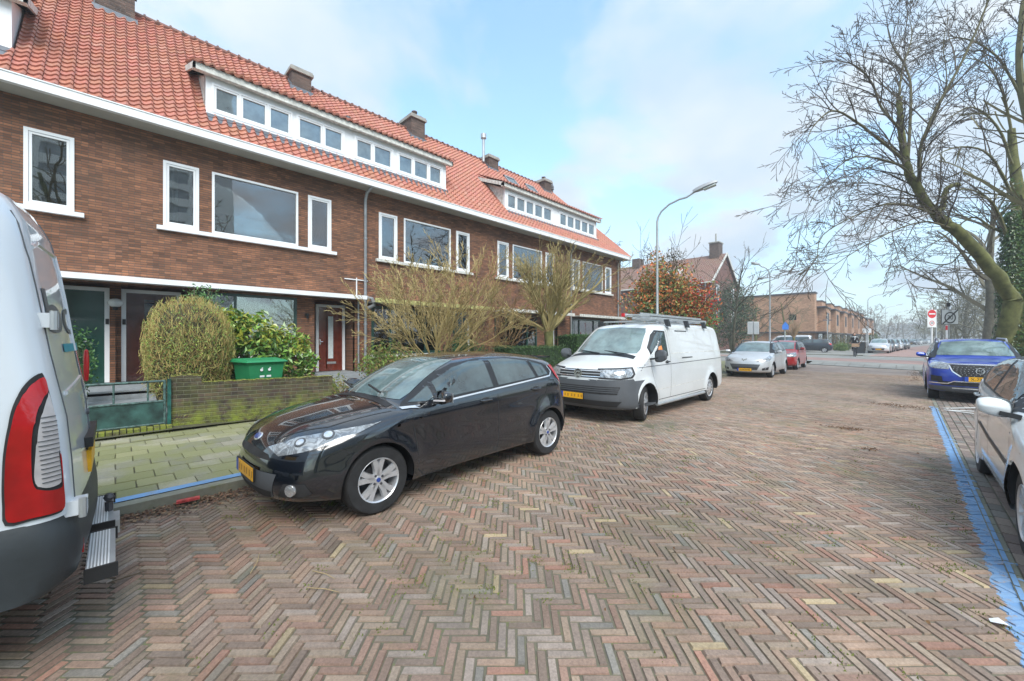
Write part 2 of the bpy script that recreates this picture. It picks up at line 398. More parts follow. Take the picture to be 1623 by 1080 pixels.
# ================================================================ THE SETTING
def kerbx(y):
    pts = [(-14, -4.75), (0, -4.86), (2.6, -4.98), (5.2, -5.05), (6.2, -5.45), (12, -5.5), (15, -5.45), (19, -5.35), (31, -5.35), (60, -5.4)]
    for (a, xa), (b, xb) in zip(pts, pts[1:]):
        if y <= b: return xa + (xb - xa) * max(0, (y - a) / (b - a))
    return -5.4
BAYX = 0.52            # edge between carriageway and the parking bay
mb = MB(); mb.quad((-160, -60, -.06), (120, -60, -.06), (120, 420, -.06), (-160, 420, -.06))
tag(mb.build('ground', 'verge', fix=False), kind='structure')
mb = MB(); mb.quad((-9, -14, -.0085), (6, -14, -.0085), (6, 33, -.0085), (-9, 33, -.0085))
tag(mb.build('road_bed', 'joint_soil', fix=False), kind='structure')
def crossy(x):          # near edge of the raised crossing (skewed)
    return 28.45 - .48 * (x - 0) if x > -4.3 else 30.5 + .35 * (-4.3 - x)
# herringbone clay pavers, each one a raised brick with worn edges
BR = [(.178, .118, .094), (.19, .114, .090), (.162, .117, .098), (.20, .134, .102), (.168, .128, .11), (.185, .142, .112), (.148, .108, .09)]
def brick(mb, c, ax, hl, hw, col, z, r_):
    ay = Vector((-ax.y, ax.x, 0)); e = .0035 + r_.random() * .002
    tx, ty = r_.uniform(-.010, .010), r_.uniform(-.022, .022)
    vs = []
    for k_, (l, w_, dz) in enumerate(((hl, hw, -.014), (hl - e, hw - e, 0))):
        for sx, sy in ((-1, -1), (1, -1), (1, 1), (-1, 1)):
            jx = r_.uniform(-.0030, .0030)
            p = c + ax * (sx * l + jx) + ay * (sy * w_ + jx * .6)
            vs.append((p.x, p.y, z + dz + sx * l * tx + sy * w_ * ty))
    mb.add(vs, [(4, 5, 6, 7), (0, 1, 5, 4), (1, 2, 6, 5), (2, 3, 7, 6), (3, 0, 4, 7)], col=col)
def brickcol(x, y, r_):
    c = r_.choice(BR); t = r_.random()
    lum = .97 + .35 * noise.noise((x * .35, y * .35, 3)) + .10 * noise.noise((x * 1.7, y * 1.7, 8))
    warm = noise.noise((x * .22 + 5, y * .15, 1))
    if t < .012: c = (.27, .21, .13)
    elif t < .04: c = (.22, .11, .083)
    elif t < .075: c = (.145, .138, .13)
    elif t < .15: c = (.20, .145, .11)
    elif t < .26: c = (.19, .155, .14)
    k_ = 1.74 * lum * r_.uniform(.82, 1.18)
    g = 1 + .16 * max(0, warm)
    # bricks blend to a paler, sandier tone further down the street
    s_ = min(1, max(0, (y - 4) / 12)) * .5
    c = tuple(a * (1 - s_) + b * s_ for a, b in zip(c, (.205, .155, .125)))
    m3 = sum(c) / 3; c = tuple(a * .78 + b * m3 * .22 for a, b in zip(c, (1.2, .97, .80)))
    return (c[0] * k_ * g, c[1] * k_, c[2] * k_ / g * .95)
mb = MB(); rb = random.Random(11); m_ = .0495; n4 = 4; root2 = math.sqrt(.5)
A = Vector((root2, root2, 0)); B = Vector((-root2, root2, 0))
org = Vector((-4.9, -2, 0))
N1 = int(36 / m_)
for i in range(-20, N1):
    for j in range(-int(11 / m_), N1):
        t = (-1 - i - j) % 8
        if t not in (0, 7): continue
        if t == 0: cx_, cy_, ax = i - 1, j + .5, A
        else: cx_, cy_, ax = i + .5, j + 2, B
        P = org + A * (cx_ * m_) + B * (cy_ * m_)
        if P.y < -2.2 or P.y > 24 or P.x < kerbx(P.y) + .06 or P.x > BAYX - .02: continue
        if P.y < -.2 and P.x > -1.0: continue
        # skip what the lens cannot reach
        L = P.x * _c + P.y * _s; D = -P.x * _s + P.y * _c
        if D < .9 or abs(L / D) > 1.42: continue
        dz = .012 * noise.noise((P.x * .8, P.y * .8, 0)) + .004 * noise.noise((P.x * 5, P.y * 5, 2))
        wob = Vector((.012 * noise.noise((P.x * .9, P.y * .9, 5)), .012 * noise.noise((P.x * .9, P.y * .9, 9)), 0))
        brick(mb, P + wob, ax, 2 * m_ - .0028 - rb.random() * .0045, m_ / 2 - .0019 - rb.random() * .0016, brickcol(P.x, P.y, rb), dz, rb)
road = mb.build('road', ['road_brick'], fix=False); tag(road, kind='structure')
# blue zone paint worn into the bricks along the bay edge (a mark on the surface itself)
k = NT('road_brick_painted'); a = k.n('ShaderNodeVertexColor', layer_name='Col'); c = k.n('ShaderNodeTexCoord'); sp = k.n('ShaderNodeSeparateXYZ'); k.l(c.outputs['Object'], sp.inputs[0])
v = c.outputs['Object']
g = k.ramp(k.noise(v, 70, 5, .65), [(.3, .74), (.7, 1.2)]); g = k.mix(1, g, k.ramp(k.noise(v, 7, 6, .7), [(.3, .82), (.7, 1.12)]), 'MULTIPLY')
cl = k.mix(1, g, a.outputs[0], 'MULTIPLY')
cl = k.mix(k.ramp(k.noise(v, 1.1, 6, .65), [(.52, 0.), (.68, .38)]), cl, (.15, .15, .06)); cl = k.mix(k.ramp(k.noise(v, .5, 5, .6), [(.5, 0.), (.66, .25)]), cl, (.10, .085, .075))
cl = k.mix(k.ramp(k.noise(v, 14, 5, .65), [(.62, 0.), (.70, .35)]), cl, (.24, .21, .19))
nx = k.math('ADD', sp.outputs['X'], k.math('MULTIPLY', k.math('SUBTRACT', k.noise(v, 9, 5, .7), .5), .16))
near = k.math('MULTIPLY', k.math('GREATER_THAN', nx, .405), k.math('LESS_THAN', sp.outputs['Y'], 13.5))
wear = k.ramp(k.noise(v, 16, 6, .75), [(.35, .10), (.48, .95)])
bf = k.math('MULTIPLY', near, wear)
cl = k.mix(bf, cl, k.mix(k.noise(v, 40, 3), (.15, .28, .48), (.22, .38, .58)))
k.col(cl); k.rough(.82); k.bump(k.noise(v, 70, 5, .7), .5, .004)
MATS['road_brick_painted'] = k.m
road.data.materials[0] = k.m
# further part of the carriageway
mb = MB()
ys = [23.8, 26, 28]
xs = [kerbx(24) - .05, -3.5, -1.5, BAYX]
mb.add([(kerbx(24) - .05, 23.7, -.004), (BAYX + 2.2, 23.7, -.004), (BAYX + 2.2, crossy(BAYX) , -.004), (-4.3, 30.55, -.004), (-5.45, 30.9, -.004)], [(0, 1, 2, 3, 4)])
tag(mb.build('road_far', 'far_brick', fix=False), kind='structure')
# parking bay: larger worn bricks laid in straight courses along the street
mb = MB(); rb = random.Random(5)
x = BAYX + .03; row = 0
while x < 3.0:
    y = 1.0 + (row % 2) * .105
    while y < 26:
        P = Vector((x + .05, y, 0)); L = P.x * _c + P.y * _s; D = -P.x * _s + P.y * _c
        if D > .8 and L / D < 1.5:
            q = rb.uniform(.75, 1.2); c_ = rb.choice([(.22, .17, .145), (.20, .155, .135), (.25, .20, .165), (.19, .175, .155)])
            brick(mb, P + Vector((0, rb.uniform(-.004, .004), 0)), Vector((0, 1, 0)), .1, .0475, jit(tuple(v_ * q for v_ in c_), .1, rb), .004 * noise.noise((x, y, 0)), rb)
        y += .209
    x += .1025; row += 1
tag(mb.build('parking_bay', 'bay_brick', fix=False), kind='structure')
mb = MB()
y = 2.0
while y < 28:      # band of kerb-like bricks between carriageway and bay
    mb.box(BAYX - .035, BAYX + .025, y, y + .195, -.03, .004 + rnd.uniform(-.003, .003)); y += .203
tag(mb.build('bay_edging', 'kerb_stone'), kind='structure')
mb = MB(); mb.quad((.42, 1.0, -.0045), (.52, 1.0, -.0045), (.52, 13.4, -.0045), (.42, 13.4, -.0045)); y = 2.0
while y < 13: mb.quad((BAYX - .03, y + .004, .0085), (BAYX - .004, y + .004, .0085), (BAYX - .004, y + .19, .0085), (BAYX - .03, y + .19, .0085)); y += .203
tag(mb.build('blue_line_bay', 'blue_paint', fix=False), kind='structure')
# white bay markings
mb = MB()
for a_, b_ in (((.62, 12.9), (2.5, 12.0)), ((.62, 12.9), (2.6, 13.9)), ((.62, 13.2), (2.4, 15.3)), ((.85, 8.85), (1.35, 8.6))):
    mb.bar((*a_, .0125), (*b_, .0125), .10, .004)
mb.add([(.75, 8.6, .013), (1.05, 8.45, .013), (1.3, 8.6, .013), (1.25, 8.9, .013), (.95, 8.95, .013)], [(0, 1, 2, 3, 4)])
tag(mb.build('bay_marking', 'road_paint_white', fix=False), kind='structure')
# right verge
mb = MB(); mb.box(3.0, 3.14, -2, 27.6, -.05, .11); mb.box(BAYX, 3.14, 24.3, 24.42, -.05, .11)
tag(mb.build('kerb_right', 'kerb_stone'), kind='structure')
mb = MB(); mb.quad((3.14, -10, .1), (60, -10, .1), (60, 27.2, .1), (3.14, 27.2, .1))
mb.quad((BAYX + .03, 24.42, .1), (3.14, 24.42, .1), (3.14, 27.2, .1), (BAYX + .03, 27.9, .1))
tag(mb.build('verge_right', 'verge', fix=False), kind='structure')
# left kerb with the blue line painted on it, then 30 cm tiles
ky = [-14 + .5 * i for i in range(200) if -14 + .5 * i <= 30]
def strip(name, mat, x0, x1, z0, z1, ya=-14, yb=30, kind='structure', side=True):
    m = MB(); vs = []
    yy = [y for y in ky if ya <= y <= yb]
    for y in yy:
        k0 = kerbx(y); vs += [(k0 + x0, y, z0), (k0 + x0, y, z1), (k0 + x1, y, z1), (k0 + x1, y, z0)]
    fs = []
    for i in range(len(yy) - 1):
        for j in range(3): fs.append((i * 4 + j, i * 4 + j + 1, (i + 1) * 4 + j + 1, (i + 1) * 4 + j))
    m.add(vs, fs); o = m.build(name, mat); tag(o, kind=kind); return o
strip('kerb', 'kerb_stone', 0, -.13, -.05, .105)
m = MB()
for i in range(len(ky) - 1):
    y0, y1 = ky[i], ky[i + 1]
    if y1 < -3 or y0 > 4.5: continue
    m.quad((kerbx(y0) - .135, y0, .1115), (kerbx(y1) - .135, y1, .1115), (kerbx(y1) - .232, y1, .1175), (kerbx(y0) - .232, y0, .1175))
tag(m.build('blue_line', 'blue_paint', fix=False), kind='structure')
mb = MB(); mb.quad((-40, -14, .085), (-5.0, -14, .085), (-5.5, 30, .085), (-40, 30, .085))
tag(mb.build('pavement_bed', 'joint_soil', fix=False), kind='structure')
mb = MB(); rb = random.Random(3)
T = [(.225, .22, .165), (.26, .25, .185), (.20, .195, .145), (.24, .23, .18), (.30, .28, .21)]
for i in range(0, 26):
    y = -14 + (i % 2) * .0
    x0_ = -5.22 - i * .30
    y = -4.2 + (i % 2) * .15
    while y < 29.5:
        cx_ = x0_ + (kerbx(y) + 5.0) * (1 if i < 9 else .5)
        ok = (i < 11) or y > 13
        if cx_ < -8.35 and y < 5: ok = False
        if ok:
            big = rb.random() < .07
            c_ = (.36, .33, .24) if big else rb.choice(T)
            P = Vector((cx_ - .15, y + .15, 0)); D = -P.x * _s + P.y * _c
            if D > 1: brick(mb, P, Vector((0, 1, 0)), .1475, .1475, jit(c_, .12, rb), .104 + .004 * noise.noise((P.x, P.y, 0)), rb)
        y += .30
tag(mb.build('pavement', 'pavement_tile', fix=False), kind='structure')
# wide far end of the left pavement, beyond the tiles
mb = MB(); mb.quad((-22, 23, .104), (-13.2, 13.5, .104), (-13.2, 30, .104), (-22, 40, .104)); mb.add([(-5.48, 29.4, .104), (-5.6, 31, .104), (-8, 33.5, .104), (-16, 41, .104), (-22, 40, .104), (-13.0, 29.4, .104)], [(0, 1, 2, 3, 4, 5)])
tag(mb.build('pavement_far', 'grey_paving', fix=False), kind='structure')
# dead leaves gathered in the gutter
mb = MB(); rb = random.Random(9)
for i in range(3600):
    y = rb.uniform(-1.2, 3.4); w_ = abs(rb.gauss(0, .13)); x = kerbx(y) + .012 + w_
    if w_ > .42: continue
    z = .012 + rb.random() * .025 * max(0, 1 - w_ * 4); s_ = rb.uniform(.008, .022); a = rb.random() * PI; tl = rb.uniform(-.6, .6)
    c_ = jit(rb.choice([(.13, .07, .045), (.18, .10, .06), (.09, .05, .035), (.22, .15, .09)]), .2, rb)
    dx, dy = math.cos(a) * s_, math.sin(a) * s_
    mb.add([(x - dx, y - dy, z), (x + dy * .5, y - dx * .5, z + tl * s_), (x + dx, y + dy, z + .004), (x - dy * .5, y + dx * .5, z - tl * s_ * .3 + .004)], [(0, 1, 2, 3)], col=c_)
for i in range(700):   # leaf drifts on the road on the right and by the corner
    q = rb.random()
    if q < .35: x, y = rb.gauss(-.05, .28), rb.gauss(12.9, .18)
    elif q < .7: x, y = rb.gauss(.3, .12), rb.uniform(21, 27)
    elif q < .85: x, y = rb.gauss(-.75, .16), rb.gauss(9.0, .06)
    elif q < .9: x, y = rb.gauss(-.35, .05), rb.gauss(7.5, .05)
    else: x, y = rb.uniform(-4.5, .3), rb.uniform(1.5, 14)
    s_ = rb.uniform(.008, .024); a = rb.random() * PI; dx, dy = math.cos(a) * s_, math.sin(a) * s_
    c_ = jit(rb.choice([(.15, .07, .035), (.20, .11, .05), (.10, .06, .03)]), .2, rb)
    mb.add([(x - dx, y - dy, .018), (x + dy * .5, y - dx * .5, .03), (x + dx, y + dy, .02), (x - dy * .5, y + dx * .5, .016)], [(0, 1, 2, 3)], col=c_)
tag(mb.build('leaf_litter', 'litter', fix=False), label='brown fallen leaves and crumbs gathered along the kerb and in drifts on the bricks', cat='leaf litter', kind='stuff')
# moss and tiny weeds in the joints
mb = MB(); rb = random.Random(19)
for i in range(1100):
    x, y = rb.uniform(-4.6, .4), rb.triangular(.2, 9, 1)
    if noise.noise((x * .9, y * .9, 4)) < .08 and rb.random() < .85: continue
    for q in range(rb.randint(5, 16)):
        xx, yy = x + rb.gauss(0, .028), y + rb.gauss(0, .028); s_ = rb.uniform(.003, .008); a = rb.random() * PI
        c_ = jit((.17, .20, .05), .3, rb)
        mb.add([(xx - math.cos(a) * s_, yy - math.sin(a) * s_, .0), (xx + math.cos(a) * s_, yy + math.sin(a) * s_, .002), (xx, yy, .006 + rb.random() * .012)], [(0, 1, 2)], col=c_)
tag(mb.build('moss_tufts', 'litter', fix=False), label='green moss and small weeds growing in the joints of the brick road', cat='moss', kind='stuff')
# twigs and rubbish lying on the road
def groundp(px, py, z=0.):
    D = (EYE - z) * FF / (py - VY); L = (px - CX) / FF * D
    return Vector((L * _c - D * _s, L * _s + D * _c, z))
for (a_, b_, nm, lb) in (((170, 928), (232, 908), 'twig', 'dark thin twig lying on the bricks beside the van step'), ((495, 908), (531, 921), 'twig', 'pale straw-coloured twig in front of the black hatchback, upper of two'),
                         ((487, 935), (537, 942), 'twig', 'pale straw-coloured twig in front of the black hatchback, lower of two'), ((397, 912), (411, 880), 'twig', 'pale bent stalk lying on the bricks left of the two straw twigs')):
    p, q = groundp(*a_), groundp(*b_); mm_ = (p + q) / 2 + Vector((.01, .012, .004))
    m = MB(); m.tube([p + Vector((0, 0, .013)), mm_ + Vector((0, 0, .014)), q + Vector((0, 0, .013))], [.003, .0035, .002], 5, col=(.10, .07, .04) if 'dark' in lb else (.38, .28, .15))
    tag(m.build(nm, 'twig'), lb, 'twig')
p = groundp(298, 801, .0); m = MB(); a = R(82)
ax = Vector((math.cos(a), math.sin(a), 0)); m.bar(p - ax * .085 + Vector((.02, 0, .055)), p + ax * .085 + Vector((.02, 0, .06)), .05, .022)
MATS['sweet_red'] = plain('sweet_red', (.50, .07, .07), .4, var=.5, vscale=30)
tag(m.build('wrapper', 'sweet_red'), 'crumpled red and white wrapper lying in the leaves against the kerb', 'litter')
p = groundp(1583, 992, .0); m = MB(); m.add([p + Vector(q) for q in ((-.03, -.01, .012), (.02, -.025, .03), (.04, .01, .014), (.0, .02, .035), (-.035, .015, .016))], [(0, 1, 3), (1, 2, 3), (0, 3, 4)])
tag(m.build('paper_scrap', 'white_paint'), 'small crumpled white paper scrap at the right beside the blue line', 'litter')
# --- raised crossing and the street beyond
def cy(x, k_): return crossy(x) + k_
mb = MB(); xl = [2.9, BAYX, -1.5, -4.3]
def bandp(x, s_):   # s_ 0 near edge .. 1 far edge of crossing
    n_ = 28.45 - .48 * x if x > -4.3 else 30.5 + (-4.3 - x) * .6
    f_ = 44.7 - .18 * x
    return n_ + (f_ - n_) * s_
def cband(name, s0, s1, mat, z0, z1, xr=(-60, 60)):
    m = MB(); xs = [xr[0], -30, -20, -12, -8, -4.3, -1.5, BAYX, 3, 8, 20, xr[1]]
    vs = []
    for x in xs: 
        vs += [(x, bandp(x, s0) if x > -8.1 else 33.5 + (-8 - x) * .35 + s0 * 9, z0), (x, bandp(x, s1) if x > -8.1 else 33.5 + (-8 - x) * .35 + s1 * 9, z1)]
    m.add(vs, [(2 * i, 2 * i + 2, 2 * i + 3, 2 * i + 1) for i in range(len(xs) - 1)]); o = m.build(name, mat, fix=False); tag(o, kind='structure')
# ramp of big grey kerb blocks
mb = MB(); rb = random.Random(2)
for i in range(11):
    x0_, x1_ = -4.3 + i * .66, -4.3 + (i + 1) * .66 - .02
    mb.add([(x0_, bandp(x0_, 0), -.02), (x1_, bandp(x1_, 0), -.02), (x1_, bandp(x1_, 0), .03), (x0_, bandp(x0_, 0), .03), (x1_, bandp(x1_, .11), .14), (x0_, bandp(x0_, .11), .14)], [(0, 1, 2, 3), (3, 2, 4, 5)])
tag(mb.build('ramp_kerb', 'grey_paving', fix=False), kind='structure')
cband('crossing_edge', .11, .24, 'grey_paving', .14, .14, (-4.3, 60) if 0 else (-60, 60))
cband('crossing_road', .24, .56, 'pink_brick', .14, .14)
cband('crossing_far_edge', .56, .97, 'grey_paving', .14, .14)
mb = MB(); mb.add([(-60, bandp(-8, 1) + 18, .15), (-8, bandp(-8, .97), .15), (BAYX + 60, bandp(3, .97), .15), (BAYX + 60, 420, .15), (-60, 420, .15)], [(0, 1, 2, 3, 4)])
tag(mb.build('far_pavement', 'grey_paving', fix=False), kind='structure')
mb = MB()
def fr(y): return (y - 45) * .055 + ((max(0, y - 95)) ** 1.5) * .006
yy = [45 + 6 * i for i in range(30)]
vs = []
for y in yy: vs += [(-2.3 + fr(y), y, .156), (3.0 + fr(y), y, .156)]
mb.add(vs, [(2 * i, 2 * i + 1, 2 * i + 3, 2 * i + 2) for i in range(len(yy) - 1)])
tag(mb.build('street_beyond', 'pink_brick', fix=False), kind='structure')
mb = MB(); mb.box(-2.45, 2.6, 44.6, 44.72, .1, .165); mb.box(-60, -2.6, 45.6, 45.75, .1, .2)
tag(mb.build('crossing_kerb', 'kerb_stone'), kind='structure')
# grassy verges beside the street beyond
mb = MB(); vs = []
for y in yy: vs += [(4.2 + fr(y), y + 2, .17), (60 + fr(y), y + 2, .17)]
mb.add(vs, [(2 * i, 2 * i + 1, 2 * i + 3, 2 * i + 2) for i in range(len(yy) - 1)])
mb.quad((-40, 47, .17), (-8.5, 47, .17), (-8.5, 52, .17), (-40, 52, .17))
tag(mb.build('far_verge', 'verge', fix=False), kind='structure')
# front gardens
mb = MB(); vs = []; gx = [-8.2, -9.5, -11, -12.3, -13.2]; gz = [.13, .2, .3, .36, .4]
for y in [-8, -2, 0, .62, 3, 6, 10, 14, 18, 24]:
    for x, z in zip(gx, gz): vs.append((x + (.25 if y > 3 else 0), y, z + .02 * math.sin(x * 3 + y)))
n5 = len(gx)
mb.add(vs, [(i * n5 + j, (i + 1) * n5 + j, (i + 1) * n5 + j + 1, i * n5 + j + 1) for i in range(9) for j in range(n5 - 1)])
tag(mb.build('garden_ground', 'garden_soil', fix=False, smooth=True), kind='structure')
# stone path and step up to the doors
mb = MB(); mb.box(-11.2, -8.75, -.45, 1.6, .1, .345); mb.box(-14.1, -11.2, -1.0, 1.6, .2, .50); mb.box(-11.28, -11.2, -1.0, 1.6, .45, .53)
tag(mb.build('garden_path', 'bluestone'), kind='structure')
mb = MB(); mb.box(-14.05, -12.7, 4.36, 5.8, .2, .50)
mb.add([(-12.7, 4.3, .47), (-12.7, 5.75, .47), (-10.5, 5.4, .40), (-8.0, 4.6, .22), (-8.0, 3.3, .22), (-10.6, 4.1, .38)], [(0, 1, 2, 3, 4, 5)])
tag(mb.build('door_path', 'bluestone'), kind='structure')
# ================================================================ TERRACE OF HOUSES
WX = -13.0
def wall_grid(mb, ya, yb, za, zb, holes, X=WX, depth=.12, axis='x'):
    ys = sorted({ya, yb, *[v for h in holes for v in h[:2] if ya < v < yb]}); zs = sorted({za, zb, *[v for h in holes for v in h[2:] if za < v < zb]})
    P = (lambda d, y, z: (X - d, y, z)) if axis == 'x' else (lambda d, y, z: (y, X + d, z))
    for a, b in zip(ys, ys[1:]):
        for c, d in zip(zs, zs[1:]):
            m_, n_ = (a + b) / 2, (c + d) / 2
            if any(h[0] < m_ < h[1] and h[2] < n_ < h[3] for h in holes): continue
            mb.quad(P(0, a, c), P(0, b, c), P(0, b, d), P(0, a, d))
    for a, b, c, d in holes:
        mb.quad(P(0, a, c), P(0, b, c), P(depth, b, c), P(depth, a, c)); mb.quad(P(0, a, d), P(0, b, d), P(depth, b, d), P(depth, a, d))
        mb.quad(P(0, a, c), P(0, a, d), P(depth, a, d), P(depth, a, c)); mb.quad(P(0, b, c), P(0, b, d), P(depth, b, d), P(depth, b, c))
def window(parent, ya, yb, za, zb, X=WX, fw=.07, frame='white_frame', pane='window_glass', sash=True, mull=(), proud=.03, name='window', label=None, axis='x', sgn=1):
    """frame ring, inner sash ring and glass, facing +X (or -Y / +Y walls with axis='y')"""
    m = MB(); P = (lambda d, y, z: (X + d, y, z)) if axis == 'x' else (lambda d, y, z: (y, X - d * sgn, z))
    def bx(d0, d1, a, b, c, d):
        p, q = P(d0, a, c), P(d1, b, d)
        m.box(min(p[0], q[0]), max(p[0], q[0]), min(p[1], q[1]), max(p[1], q[1]), c, d)
    def ring(a, b, c, d, t, d0, d1):
        bx(d0, d1, a, b, c, c + t); bx(d0, d1, a, b, d - t, d); bx(d0, d1, a, a + t, c + t, d - t); bx(d0, d1, b - t, b, c + t, d - t)
    ring(ya, yb, za, zb, fw, -.07, proud)
    cells = [ya + fw] + [v for v in mull] + [yb - fw]
    for v in mull: bx(-.07, proud, v - fw * .4, v + fw * .4, za + fw, zb - fw)
    g = MB(); m2, m = m, g
    panes = []
    for i, (a, b) in enumerate(zip(cells, cells[1:])):
        a2 = a + (fw * .4 if i else 0); b2 = b - (fw * .4 if i < len(cells) - 2 else 0)
        st = .045 if sash else 0
        if sash:
            m = m2
            ring(a2 + .004, b2 - .004, za + fw + .004, zb - fw - .004, st, -.05, proud + .012 if sash == 2 else proud - .015)
            m = g
        t = .004
        bx(-.035, -.025, a2 + st + t, b2 - st - t, za + fw + st + t, zb - fw - st - t)
        panes.append(1)
    m = m2
    o = m.build(name, frame, parent)
    p = g.build('pane', pane, o)
    if label: o['label'] = label
    return o
def curtain(parent, ya, yb, za, zb, X, mat='curtain_cloth', amp=.035, per=.11, name='curtain'):
    m = MB(); n = max(6, int((yb - ya) / per * 8)); vs = []
    for i in range(n + 1):
        y = ya + (yb - ya) * i / n; x = X + amp * math.sin(2 * PI * (y - ya) / per) + .01 * math.sin(y * 23); vs += [(x, y, za), (x, y, zb)]
    m.add(vs, [(2 * i, 2 * i + 2, 2 * i + 3, 2 * i + 1) for i in range(n)]); return m.build(name, mat, parent, fix=False, smooth=True)
def tiles(mb, o, u, v, wid, exp, nu, nv, skip=None, r_=None, base=(.46, .195, .138), amp=.036):
    o, u, v = Vector(o), Vector(u).normalized(), Vector(v).normalized(); n = u.cross(v)
    if n.z < 0: n = -n
    K = 6
    prof = [(0, -.4), (.18, -.95), (.42, -.75), (.62, .2), (.8, 1.0), (.92, .75), (1.0, .15)]
    for j in range(nv):
        for i in range(nu):
            if skip:
                c = o + u * ((i + .5) * wid) + v * ((j + .5) * exp)
                if skip(c): continue
            t = r_.random(); col = tuple(q * r_.uniform(.93, 1.06) for q in base)
            if t < .06: col = (base[0] * .86, base[1] * .82, base[2] * .84)
            elif t > .96: col = (base[0] * 1.06, base[1] * 1.25, base[2] * 1.3)
            dx = r_.uniform(-.004, .004); lift = r_.uniform(-.002, .003)
            vs = []
            for (vv, hh) in ((j * exp - .012, -.01), (j * exp - .012, .042 + lift), ((j + 1) * exp, .006)):
                for (tx, h) in prof:
                    vs.append(o + u * ((i + tx) * wid + dx) + v * vv + n * (hh + h * amp))
            m7 = len(prof)
            fs = [(a * m7 + q, a * m7 + q + 1, (a + 1) * m7 + q + 1, (a + 1) * m7 + q) for a in range(2) for q in range(m7 - 1)]
            mb.add(vs, fs, col=col)
BND = [-5.7, 0.0, 5.75, 11.5, 17.25, 22.98]
EX, EZ, RX, RZ = -12.5, 6.80, -16.4, 11.30
SL = math.hypot(RX - EX, RZ - EZ); UV = Vector((RX - EX, 0, RZ - EZ)) / SL
HIPY = 23.28
def roofz(x): return EZ + (EX - x) * (RZ - EZ) / (EX - RX)
DORM = [(-6.3, -1.3), (1.55, 9.45), (12.6, 20.55)]
DX, DZ0, DZ1 = -13.15, 7.56, 8.60
def in_dormer(p):
    for a, b in DORM:
        if a + .08 < p.y < b - .08 and p.x < DX + .02 and p.x > -14.75: return True
    return False
LAB = ['brick terraced house behind the white van, with the dark green front door', 'brick terraced house with the red-brown front door and green bin in its garden',
       'brick terraced house with a mossy canopy over a green-framed bay window, behind the black hatchback', 'brick terraced house behind the pollarded bare trees, between the two dormer rows',
       'end brick terraced house of the near row, with two skylights and a hipped roof end']
houses = []
for hi in range(5):
    y0, y1 = BND[hi], BND[hi + 1]; rr = random.Random(40 + hi)
    H = thing('terraced_house', LAB[hi], 'house', (WX, y0, 0), group='brick terraced houses of the near row'); houses.append(H)
    if hi == 0: up = [(-1.35, -.64, 4.38, 6.0), (-3.9, -1.7, 4.38, 6.0), (-5.0, -4.2, 4.38, 6.0)]
    else:
        s = [0, .83, 6.47, 12.11, 17.75][hi]; up = [(s, s + .70, 4.38, 6.0), (s + .97, s + 3.06, 4.38, 6.0), (s + 3.34, s + 4.03, 4.38, 6.0)]
    # ground floor openings
    if hi == 0: gf = [(-5.3, -2.0, 1.1, 2.86), (-1.0, 0, .5, 2.86)]
    elif hi == 1: gf = [(0, 1.32, .5, 2.86), (1.5, 3.86, 1.15, 2.82), (4.36, 5.62, .45, 2.82)]
    else: gf = [(y0 + .45, y0 + 3.3, 1.05, 2.72), (y0 + 3.9, y0 + 4.95, .45, 2.75)]
    m = MB(); wall_grid(m, y0, y1, 0, 6.64, up + gf)
    rec = {0: [(-1.0, 0)], 1: [(0, 1.32), (4.36, 5.62)]}.get(hi, [(y0 + 3.9, y0 + 4.95)])
    for a, b in rec:
        X2 = -13.85 if hi < 2 else -13.4
        m.quad((X2, a, .2), (X2, b, .2), (X2, b, 2.9), (X2, a, 2.9)); m.quad((WX, a, .2), (X2, a, .2), (X2, a, 2.9), (WX, a, 2.9)); m.quad((WX, b, .2), (X2, b, .2), (X2, b, 2.9), (WX, b, 2.9))
        m.quad((WX, a, 2.88), (WX, b, 2.88), (X2, b, 2.88), (X2, a, 2.88))
    m.build('wall', 'brick_facade', H)
    m = MB(); m.quad((-19.8, y0, 0), (-19.8, y1, 0), (-19.8, y1, 6.7), (-19.8, y0, 6.7)); m.build('rear_wall', 'brick_facade', H)
    if hi in (0, 4):
        m = MB(); yy_ = y0 if hi == 0 else y1
        m.add([(WX, yy_, 0), (-19.8, yy_, 0), (-19.8, yy_, 6.75), (RX, yy_, 6.75 if hi == 4 else RZ - .1), (WX, yy_, 6.75)], [(0, 1, 2, 3, 4)])
        m.build('side_wall', 'brick_side', H)
    # upstairs windows and the long sill
    for q, (a, b, c, d) in enumerate(up):
        if q == 0 or (hi + q) % 3 == 0: curtain(H, a + .05, a + (b - a) * (.42 if q != 1 else .16), c, d, X=WX - .22)
        if q == 2 or hi == 4: curtain(H, b - (b - a) * (.35 if q != 1 else .20), b - .04, c, d, X=WX - .22, mat='curtain_white')
        window(H, a, b, c, d, fw=.065 if q != 1 else .055, sash=(1 if q != 1 else 0), frame='white_frame' if not (hi == 4 and q != 2) else 'weathered_white')
    m = MB(); lo, hi_ = min(a for a, *_ in up), max(b for _, b, *_ in up)
    m.box(WX - .1, WX + .10, lo - .12, hi_ + .15, 4.27, 4.365)
    m.build('sill', 'white_paint' if hi < 2 else 'weathered_white', H)
    # gutter and eaves
    m = MB(); ya, yb = y0, (y1 if hi < 4 else HIPY)
    m.box(EX - .02, EX + .10, ya, yb, 6.61, 6.79); m.box(EX - .05, EX + .115, ya, yb, 6.79, 6.815)
    m.build('gutter', 'white_paint', H)
    m = MB(); m.box(WX - .05, EX - .02, ya, yb, 6.615, 6.65); m.build('soffit', 'soffit', H)
    # roof
    m = MB(); nu = 27; wid = (y1 - y0) / nu; nv = int(SL / .205); exp = SL / nv
    if hi == 4: nu += 2
    sk = (lambda c: in_dormer(c) or (hi == 4 and (c.y > HIPY - (EX - c.x) * 1.0)))
